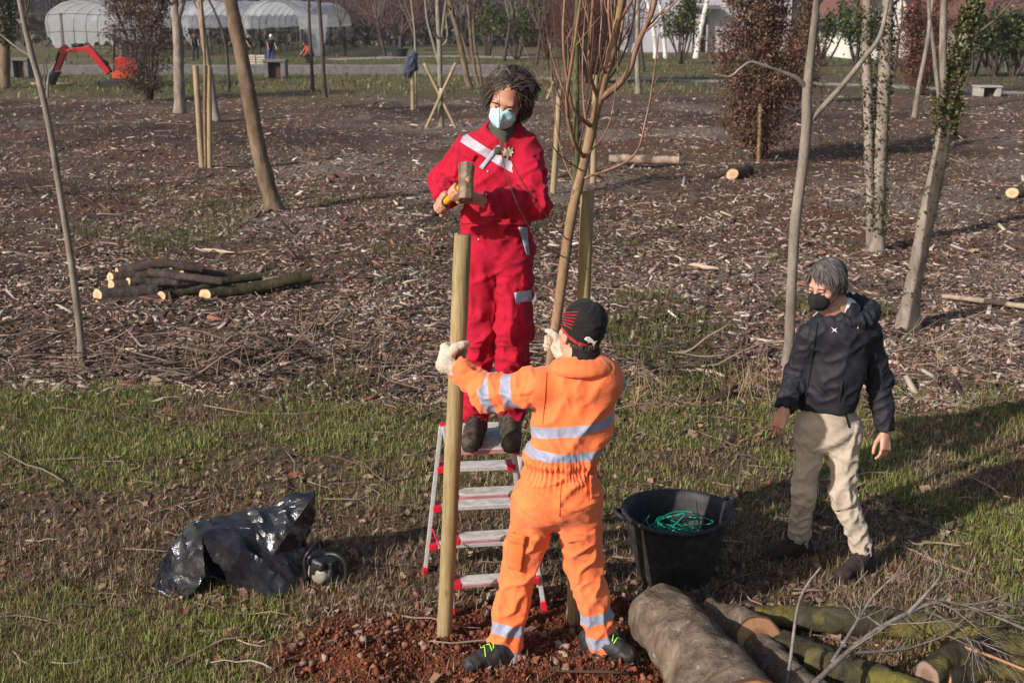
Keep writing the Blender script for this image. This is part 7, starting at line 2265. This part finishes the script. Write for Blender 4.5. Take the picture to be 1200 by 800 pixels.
def far_people():
    skin = M_SKIN; cap_w = simple("white_cap", (.75, .75, .77), .7); navy = simple("navy_cloth", (.016, .018, .032), .85); blue = simple("blue_cloth", (.05, .065, .24), .85); dred = simple("dark_red_cloth", (.28, .02, .02), .85); dk = simple("charcoal_cloth", (.02, .02, .022), .85)
    def man(x, y, Y, label, top, leg, cap=None, bend=0.0, squat=0.0, turn=0.0, hat=True, Hs=1.0):
        b = at(x, y, Y); b[2] = 0; root = thing("person", label, "person", b)
        c, s_ = math.cos(turn), math.sin(turn); fw = np.array([s_, -c, 0]); rt = np.array([c, s_, 0]); up = np.array([0, 0, 1.0])
        W = lambda r_, f, z: b + (rt * r_ + fw * f + up * z) * Hs
        hz = .92 - .55 * squat; hf = -.22 * squat
        sh = W(0, hf + .62 * math.sin(bend) + .02, hz + .55 * math.cos(bend)); hip = W(0, hf, hz)
        sf = hf + .55 * math.sin(bend); sz = hz + .52 * math.cos(bend); hdp = W(0, sf + .10 + .2 * math.sin(bend), sz + .24)
        S = SDF(); S.ell(hdp, (.085, .10, .125)); S.cone(hdp, W(0, sf, sz), .05, .06)
        for k in (-1, 1): S.cone(W(k * .24, sf + .30, sz - .42), W(k * .24, sf + .38, sz - .46), .04, .035, .02); S.cone(W(k * .1, hf, hz), W(k * .12, 0, .1), .05, .05, .04); S.cone(W(k * .2, sf, sz), W(k * .24, sf + .30, sz - .42), .035, .035, .03)
        S.cone(hip, W(0, sf, sz), .08, .09, .05)
        V, F = S.mesh(.03); mesh_obj("body", V - b, F, skin, root)
        S = SDF(); S.cone(W(0, hf, hz), W(0, sf, sz - .08), .17, .19, .06, .75, fw); S.cone(W(-.15, sf, sz), W(.15, sf, sz), .08, .08, .06)
        for k in (-1, 1): S.cone(W(k * .2, sf, sz - .02), W(k * .27, sf + .02, sz - .30), .075, .065, .04); S.cone(W(k * .27, sf + .02, sz - .30), W(k * .24, sf + .27, sz - .42), .065, .05, .03)
        V, F = S.mesh(.03); mesh_obj("jacket", V - b, F, top, root)
        S = SDF()
        for k in (-1, 1): kn = W(k * .13, .22 * squat + .04, .5 - .05 * squat); S.cone(W(k * .09, hf, hz), kn, .105, .08, .05); S.cone(kn, W(k * .13, -.02, .08), .08, .065, .03)
        V, F = S.mesh(.03); mesh_obj("trousers", V - b, F, leg, root)
        for k in (-1, 1):
            S = SDF(); S.cone(W(k * .13, -.05, .05), W(k * .14, .14, .04), .05, .045, .02); V, F = S.mesh(.02); mesh_obj("shoe", V - b, F, dk, root)
        S = SDF(); S.ell(hdp + [0, 0, .05], (.098, .112, .105)); V, F = S.mesh(.025); mesh_obj("cap" if cap else "hair", V - b, F, cap or dk, root)
    man(317, 66, 72, "far person in navy jacket, blue trousers and white cap behind the rusty plated culvert", navy, blue, cap_w, bend=.25, turn=.5)
    man(288, 66, 78, "far person in black beside the pale crates, close to the leaning tree", dk, navy, None, bend=.3, turn=1.2)
    man(362, 68, 76, "far person in dark red crouching by the torn greenhouse film", dred, dk, None, bend=.5, squat=.75, turn=-.9)
    man(229, 64, 80, "far person in navy standing just past the pale forked trunk", navy, navy, None, turn=.3)
    for i, (x0, x1, lab) in enumerate(((290, 300, "pale wooden crate next to the far person in black"), (301, 311, "pale wooden crate next to the far person in blue trousers"))):
        A = at((x0 + x1) / 2, 66, 74); A[2] = 0; mb = MB(A); w = (x1 - x0) * px_size(A) * .95
        for k in range(4): mb.box(A + [0, -.22, .08 + k * .14], (w, .025, .11)); mb.box(A + [0, .22, .08 + k * .14], (w, .025, .11)); mb.box(A + [-w / 2, 0, .08 + k * .14], (.025, .42, .11)); mb.box(A + [w / 2, 0, .08 + k * .14], (.025, .42, .11))
        mb.box(A + [0, 0, .52], (w, .42, .02))
        o = mb.build("wooden_crate", simple("crate_wood", (.45, .38, .30), .8), smooth=False); o.location = A; tag(o, lab, "crate", "pale crates by the tunnels")
EXTRA["far_people"] = far_people

def planter():
    c = G(468, 67); R = 11 * px_size(c); loc = c
    mb = MB(loc); prof = [(R * .72, 0), (R * .95, 5.8), (R * 1.04, 6.0), (R * 1.04, 6.6), (R * .94, 6.6), (R * .9, 6.0)]
    s = px_size(c); V = []; F = []
    for r, z in prof:
        for k in range(24): V.append(c + np.array([math.cos(k * PI / 12) * r, math.sin(k * PI / 12) * r, z * s * 1.5]))
    for i in range(len(prof) - 1):
        for k in range(24): F.append((i * 24 + k, i * 24 + (k + 1) % 24, (i + 1) * 24 + (k + 1) % 24, (i + 1) * 24 + k))
    F.append(tuple(5 * 24 + k for k in range(24)))
    mb.add(V, F); o = mb.build("planter", simple("planter_black", (.016, .018, .02), .6), smooth=False); o.location = loc
    tag(o, "large round black planter on the far lawn beside the tan path", "planter")
EXTRA["planter"] = planter

def houses():
    wallw = simple("render_white", (.66, .63, .58), .9, var=.08, scale=1.5, bump=.1); walll = simple("render_grey", (.40, .38, .42), .9, var=.12, scale=1.2, bump=.1)
    roof = simple("roof_tiles", (.15, .062, .052), .85, var=.4, scale=6, bump=.6, bdist=.03, stretch=(1, 6, 6)); dark = simple("eave_brown", (.06, .035, .03), .8); glass = simple("window_glass", (.03, .035, .045), .15, var=.2, bump=0)
    # white house with its gable towards us
    Y = 82.0; A = at(1003, 70, Y)[0]; B = at(1066, 70, Y)[0]; zl = at(0, 20, Y)[2]; za = at(0, -28, Y)[2]; m = (A + B) / 2; loc = np.array([m, Y, 0])
    root = thing("white_house", "white rendered house with red tiled roof and a plain gable end", "house", loc)
    mb = MB(loc); V = [(A, Y, 0), (B, Y, 0), (B, Y, zl), (m, Y, za), (A, Y, zl)]; V2 = [(x, Y + 11, z) for x, _, z in V]
    mb.add(V + V2, [(0, 1, 2, 3, 4), (9, 8, 7, 6, 5), (1, 6, 7, 2), (5, 0, 4, 9), (2, 7, 8, 3), (3, 8, 9, 4)]); mb.build("wall", wallw, root, smooth=False)
    for sgn, E in ((1, B), (-1, A)):
        mb = MB(loc); k = .9; d = np.array([E - m, 0, zl - za]); L = np.linalg.norm(d); d /= L; nrm = np.array([-d[2] * sgn, 0, d[0] * sgn]); nrm = nrm if nrm[2] > 0 else -nrm
        p0 = np.array([m, 0, za]) + nrm * .02; p1 = p0 + d * (L + k)
        q = [p0 + [0, Y - .7, 0], p1 + [0, Y - .7, 0], p1 + [0, Y + 11.7, 0], p0 + [0, Y + 11.7, 0]]
        mb.add(q + [v + nrm * .22 for v in q], [(3, 2, 1, 0), (4, 5, 6, 7), (0, 1, 5, 4), (1, 2, 6, 5), (2, 3, 7, 6), (3, 0, 4, 7)]); r = mb.build("roof", roof, root, smooth=False)
        fb = MB(loc); fb.beam(q[0] + [0, -.03, .1], q[1] + [0, -.03, .1], .06, .34); fb.build("bargeboard", dark, r, smooth=False)
    w = MB(loc); w.box((at(1022, 40, Y)[0], Y - .02, at(0, 42, Y)[2]), (1.2, .06, 1.4)); f = w.build("window", dark, root, smooth=False)
    w = MB(loc); w.box((at(1022, 40, Y)[0], Y - .06, at(0, 42, Y)[2]), (1.0, .02, 1.2)); w.build("pane", glass, f, smooth=False)
    # long barn with the red roof
    Y = 96.0; A = at(1072, 60, Y)[0]; B = at(1290, 60, Y)[0]; zl = at(0, 23, Y)[2]; loc = np.array([(A + B) / 2, Y, 0])
    root = thing("barn", "long low building under a dark red tiled roof behind the hedge laurels", "barn", loc)
    mb = MB(loc); mb.box(((A + B) / 2, Y + 4, zl / 2), (B - A, 8, zl)); mb.build("wall", simple("barn_wall", (.30, .25, .22), .9), root, smooth=False)
    mb = MB(loc); e = .8; zr = zl + 3.6
    q = [(A - .5, Y - e, zl - .1), (B + .5, Y - e, zl - .1), (B + .5, Y + 4, zr), (A - .5, Y + 4, zr), (A - .5, Y + 8 + e, zl - .1), (B + .5, Y + 8 + e, zl - .1)]
    t = [np.array(v) + [0, 0, .25] for v in q]; q = [np.array(v) for v in q]
    mb.add(q + t, [(3, 2, 1, 0), (4, 5, 2, 3), (6, 7, 8, 9), (9, 8, 11, 10), (0, 1, 7, 6), (5, 4, 10, 11), (0, 6, 9, 3), (3, 9, 10, 4), (1, 2, 8, 7), (2, 5, 11, 8)]); mb.build("roof", roof, root, smooth=False)
    for k in range(5):
        x = A + (B - A) * (k + .5) / 5; w = MB(loc); w.box((x, Y - .01, zl * .5), (1.3, .08, 1.3)); f = w.build("window", dark, root, smooth=False)
        w = MB(loc); w.box((x, Y - .06, zl * .5), (1.1, .02, 1.1)); w.build("pane", glass, f, smooth=False)
    # pale building with the recessed dark doorway
    Y = 98.0; A = at(735, 60, Y)[0]; B = at(925, 60, Y)[0]; d0, d1 = at(811, 60, Y)[0], at(829, 60, Y)[0]; zt = at(0, -60, Y)[2]; loc = np.array([(A + B) / 2, Y, 0])
    root = thing("pale_building", "pale grey building with a tall dark recessed doorway behind the birches", "building", loc)
    mb = MB(loc)
    mb.box(((A + d0) / 2, Y + 5, zt / 2), (d0 - A, 10, zt)); mb.box(((d1 + B) / 2, Y + 5, zt / 2), (B - d1, 10, zt)); mb.box(((d0 + d1) / 2, Y + 5, (zt + 3.3) / 2), (d1 - d0 - .01, 9.9, zt - 3.3)); mb.box(((d0 + d1) / 2, Y + 6.4, 1.65), (d1 - d0 - .01, 7, 3.29))
    mb.build("wall", walll, root, smooth=False)
    mb = MB(loc); mb.box(((d0 + d1) / 2, Y - .5, 3.45), (d1 - d0 + 1.2, 2.2, .3)); mb.build("canopy", M_CONC, root, smooth=False, bevel=.03)
    mb = MB(loc); mb.box((d0 + .25, Y - .9, 1.65), (.4, .4, 3.3)); mb.build("column", M_CONCL, root, smooth=False, bevel=.03)
    mb = MB(loc); mb.box(((d0 + d1) / 2, Y + 2.8, 1.2), (d1 - d0 - .1, .1, 2.4)); mb.build("door", dark, root, smooth=False)
    mb = MB(loc); mb.box(((A + B) / 2, Y + 5, zt + .15), (B - A + .6, 10.6, .3)); mb.build("roof", M_CONC, root, smooth=False)
    for x in (752, 785, 868, 902):
        px = at(x, 30, Y)[0]; w = MB(loc); w.box((px, Y - .01, 5.0), (1.3, .08, 1.5)); f = w.build("window", dark, root, smooth=False)
        w = MB(loc); w.box((px, Y - .06, 5.0), (1.1, .02, 1.3)); w.build("pane", glass, f, smooth=False)
EXTRA["houses"] = houses

def hills():
    n = 90; V = []; F = []
    xs = np.linspace(-700, 700, n)
    rows = [(330, 0), (420, 28), (520, 60), (640, 95), (760, 120)]
    for (y, h) in rows:
        for x in xs: V.append((x, y + 30 * math.sin(x * .004), -1 + h * (.75 + .5 * float(noise3(np.array([x / 160, y / 300, 1.0]), 4)))))
    for j in range(len(rows) - 1):
        for i in range(n - 1): F.append((j * n + i, j * n + i + 1, (j + 1) * n + i + 1, (j + 1) * n + i))
    o = mesh_obj("hills", V, F, simple("hill_woods", (.026, .023, .030), .95, var=.4, scale=.05, bump=.5, bdist=3)); tag(o, "wooded hills on the skyline", None, None, "structure")
EXTRA["hills"] = hills

def scraps():
    # brushwood heaped along the edge of the grass, and dry stalks standing in the litter
    rr = np.random.default_rng(91); mb = MB()
    pal = [(.10, .068, .05), (.17, .12, .095), (.055, .04, .034), (.24, .18, .145)]
    def stick(a, L, rad, el):
        th = rr.normal(.15, .7); p = np.array(a, float); d = np.array([math.cos(th), math.sin(th), el]); pts = [p]
        if rr.random() < .5: d[:2] *= -1
        for _ in range(6):
            d = unit(d + rr.normal(0, .13, 3)); p = p + d * L / 6; p[2] = max(p[2], float(GZ(p[0], p[1])) + rad); pts.append(p)
        mb.tube(pts, [rad * (1 - .65 * j / 6) for j in range(7)], 5, 0, True, pal[rr.integers(4)])
    for cx, cy, sx, sy, n in ((190, 432, 70, 12, 85), (300, 425, 70, 16, 75), (410, 420, 60, 25, 40), (1040, 425, 60, 30, 25), (790, 430, 60, 18, 50), (60, 420, 60, 14, 40)):
        for _ in range(n):
            a = G(cx + rr.normal(0, sx * .6), cy + rr.normal(0, sy * .6)); a[2] = float(GZ(a[0], a[1])) + abs(rr.normal(0, .06)) + .01
            stick(a, math.exp(rr.normal(-.75, .45)), rr.uniform(.004, .013), rr.normal(.05, .15))
    o = mb.build("brushwood", attr_mat("twig_bark", .9), cols=True); tag(o, "tangled brushwood left along the edge of the grass", None, None, "stuff")
    mb = MB()
    for cx, cy, sx, sy, n in ((250, 430, 60, 20, 60), (110, 440, 40, 12, 30), (880, 455, 40, 22, 70), (430, 430, 50, 30, 50), (760, 470, 60, 20, 40), (1120, 420, 60, 25, 30), (360, 400, 60, 30, 40)):
        for _ in range(n):
            a = G(cx + rr.normal(0, sx * .6), cy + rr.normal(0, sy * .6)); a[2] = float(GZ(a[0], a[1])) - .01; p = a; d = unit([rr.normal(0, .25), rr.normal(0, .25), 1]); pts = [p]; L = rr.uniform(.12, .42)
            for _j in range(4): d = unit(d + rr.normal(0, .16, 3)); p = p + d * L / 4; pts.append(p)
            mb.tube(pts, [.004, .0035, .003, .0024, .0015], 4, 0, False, [(.25, .15, .09), (.33, .24, .15), (.17, .09, .06)][rr.integers(3)])
    o = mb.build("dry_stalks", attr_mat("twig_bark", .9), cols=True); tag(o, "thin dry stalks standing in the litter", None, None, "stuff")
    # pebbles in the dug earth
    r = np.random.default_rng(5)
    x, y = sample_px(160, 350, 880, 640, 800, lambda x, y: np.clip(.25 + SOILW(x, y), 0, 1), 1.0, 21)
    L = r.uniform(.015, .05, len(x)); chips("pebbles", "pale pebbles and bits of bark in the dug earth", x, y, L, L * .75, L * .5, pick([(.23, .16, .12, 2), (.30, .24, .20, .6), (.26, .12, .07, 1.5)], len(x), r), 22, tilt=.4, lift=.006)
EXTRA["scraps"] = scraps

def haze():
    mb = MB(); mb.box((0, 115, 14.0), (420, 270, 34.0))
    m = bpy.data.materials.new("haze_air"); m.use_nodes = True; nt = m.node_tree; nt.nodes.clear()
    out = nt.nodes.new("ShaderNodeOutputMaterial"); v = nt.nodes.new("ShaderNodeVolumePrincipled")
    v.inputs["Color"].default_value = (.80, .80, .92, 1); v.inputs["Density"].default_value = HAZE_D; v.inputs["Anisotropy"].default_value = .2
    nt.links.new(v.outputs[0], out.inputs["Volume"])
    o = mb.build("haze", m, smooth=False); tag(o, "thin bluish winter haze in the air", None, None, "stuff")
HAZE_D = .0004
EXTRA["haze"] = haze
# ================================================================== CAMERA, LIGHT, WORLD
def setup():
    cam = bpy.data.cameras.new("camera"); co = bpy.data.objects.new("camera", cam); COL.objects.link(co)
    co.location = (0, 0, CAM_H); co.rotation_euler = (PI / 2 - PITCH, 0, 0)
    cam.sensor_width = 36; cam.lens = FPX / 1200 * 36; cam.clip_start = .1; cam.clip_end = 3000
    cam.dof.use_dof = True; cam.dof.focus_distance = 5.7; cam.dof.aperture_fstop = 6.0
    scene.camera = co
    az = np.array([-.78, -.625]); el = math.radians(27)
    to = Vector((az[0] * math.cos(el), az[1] * math.cos(el), math.sin(el))).normalized()
    sl = bpy.data.lights.new("sun", "SUN"); sl.energy = SUN_E; sl.angle = math.radians(.53); sl.color = (1.0, .93, .85)
    so = bpy.data.objects.new("sun", sl); COL.objects.link(so); so.rotation_euler = to.to_track_quat("Z", "Y").to_euler(); so.location = (-20, -15, 20)
    w = bpy.data.worlds.new("World"); scene.world = w; w.use_nodes = True; nt = w.node_tree
    sky = nt.nodes.new("ShaderNodeTexSky"); sky.sky_type = "NISHITA"; sky.sun_disc = False
    sky.sun_elevation = el; sky.sun_rotation = math.atan2(az[0], az[1]) % (2 * PI)
    sky.air_density = 1.2; sky.dust_density = 2.0; sky.ozone_density = 1.0
    bg = nt.nodes["Background"]; bg.inputs[1].default_value = SKY_E
    nt.links.new(sky.outputs[0], bg.inputs[0])
    vs = scene.view_settings; scene.display_settings.display_device = "sRGB"
    vs.view_transform = "Standard"; vs.look = "None"; vs.exposure = EXPO; vs.gamma = 1
    scene.cycles.use_denoising = True
    scene.cycles.max_bounces = 6; scene.cycles.diffuse_bounces = 3; scene.cycles.glossy_bounces = 3
    scene.cycles.transmission_bounces = 4; scene.cycles.transparent_max_bounces = 8; scene.cycles.volume_bounces = 1
    scene.cycles.caustics_reflective = False; scene.cycles.caustics_refractive = False
SUN_E, SKY_E, EXPO = 4.5, .092, 0.33
import os as _os, time as _time
_only = _os.environ.get("SC_ONLY", "")
_t0 = _time.time()
def _run(tagname, fn):
    if _only and tagname not in _only.split(","): return
    t = _time.time(); fn(); print("BUILD %-12s %.1fs" % (tagname, _time.time() - t))
_run("ground", build_ground)
_run("cover", build_cover)
_run("people", lambda: (red_worker(), orange_worker(), walker()))
for _n, _f in list(globals().get("EXTRA", {}).items()):
    _run(_n, _f)
setup()
for _o in scene.objects:
    if "reach" in _o: del _o["reach"]
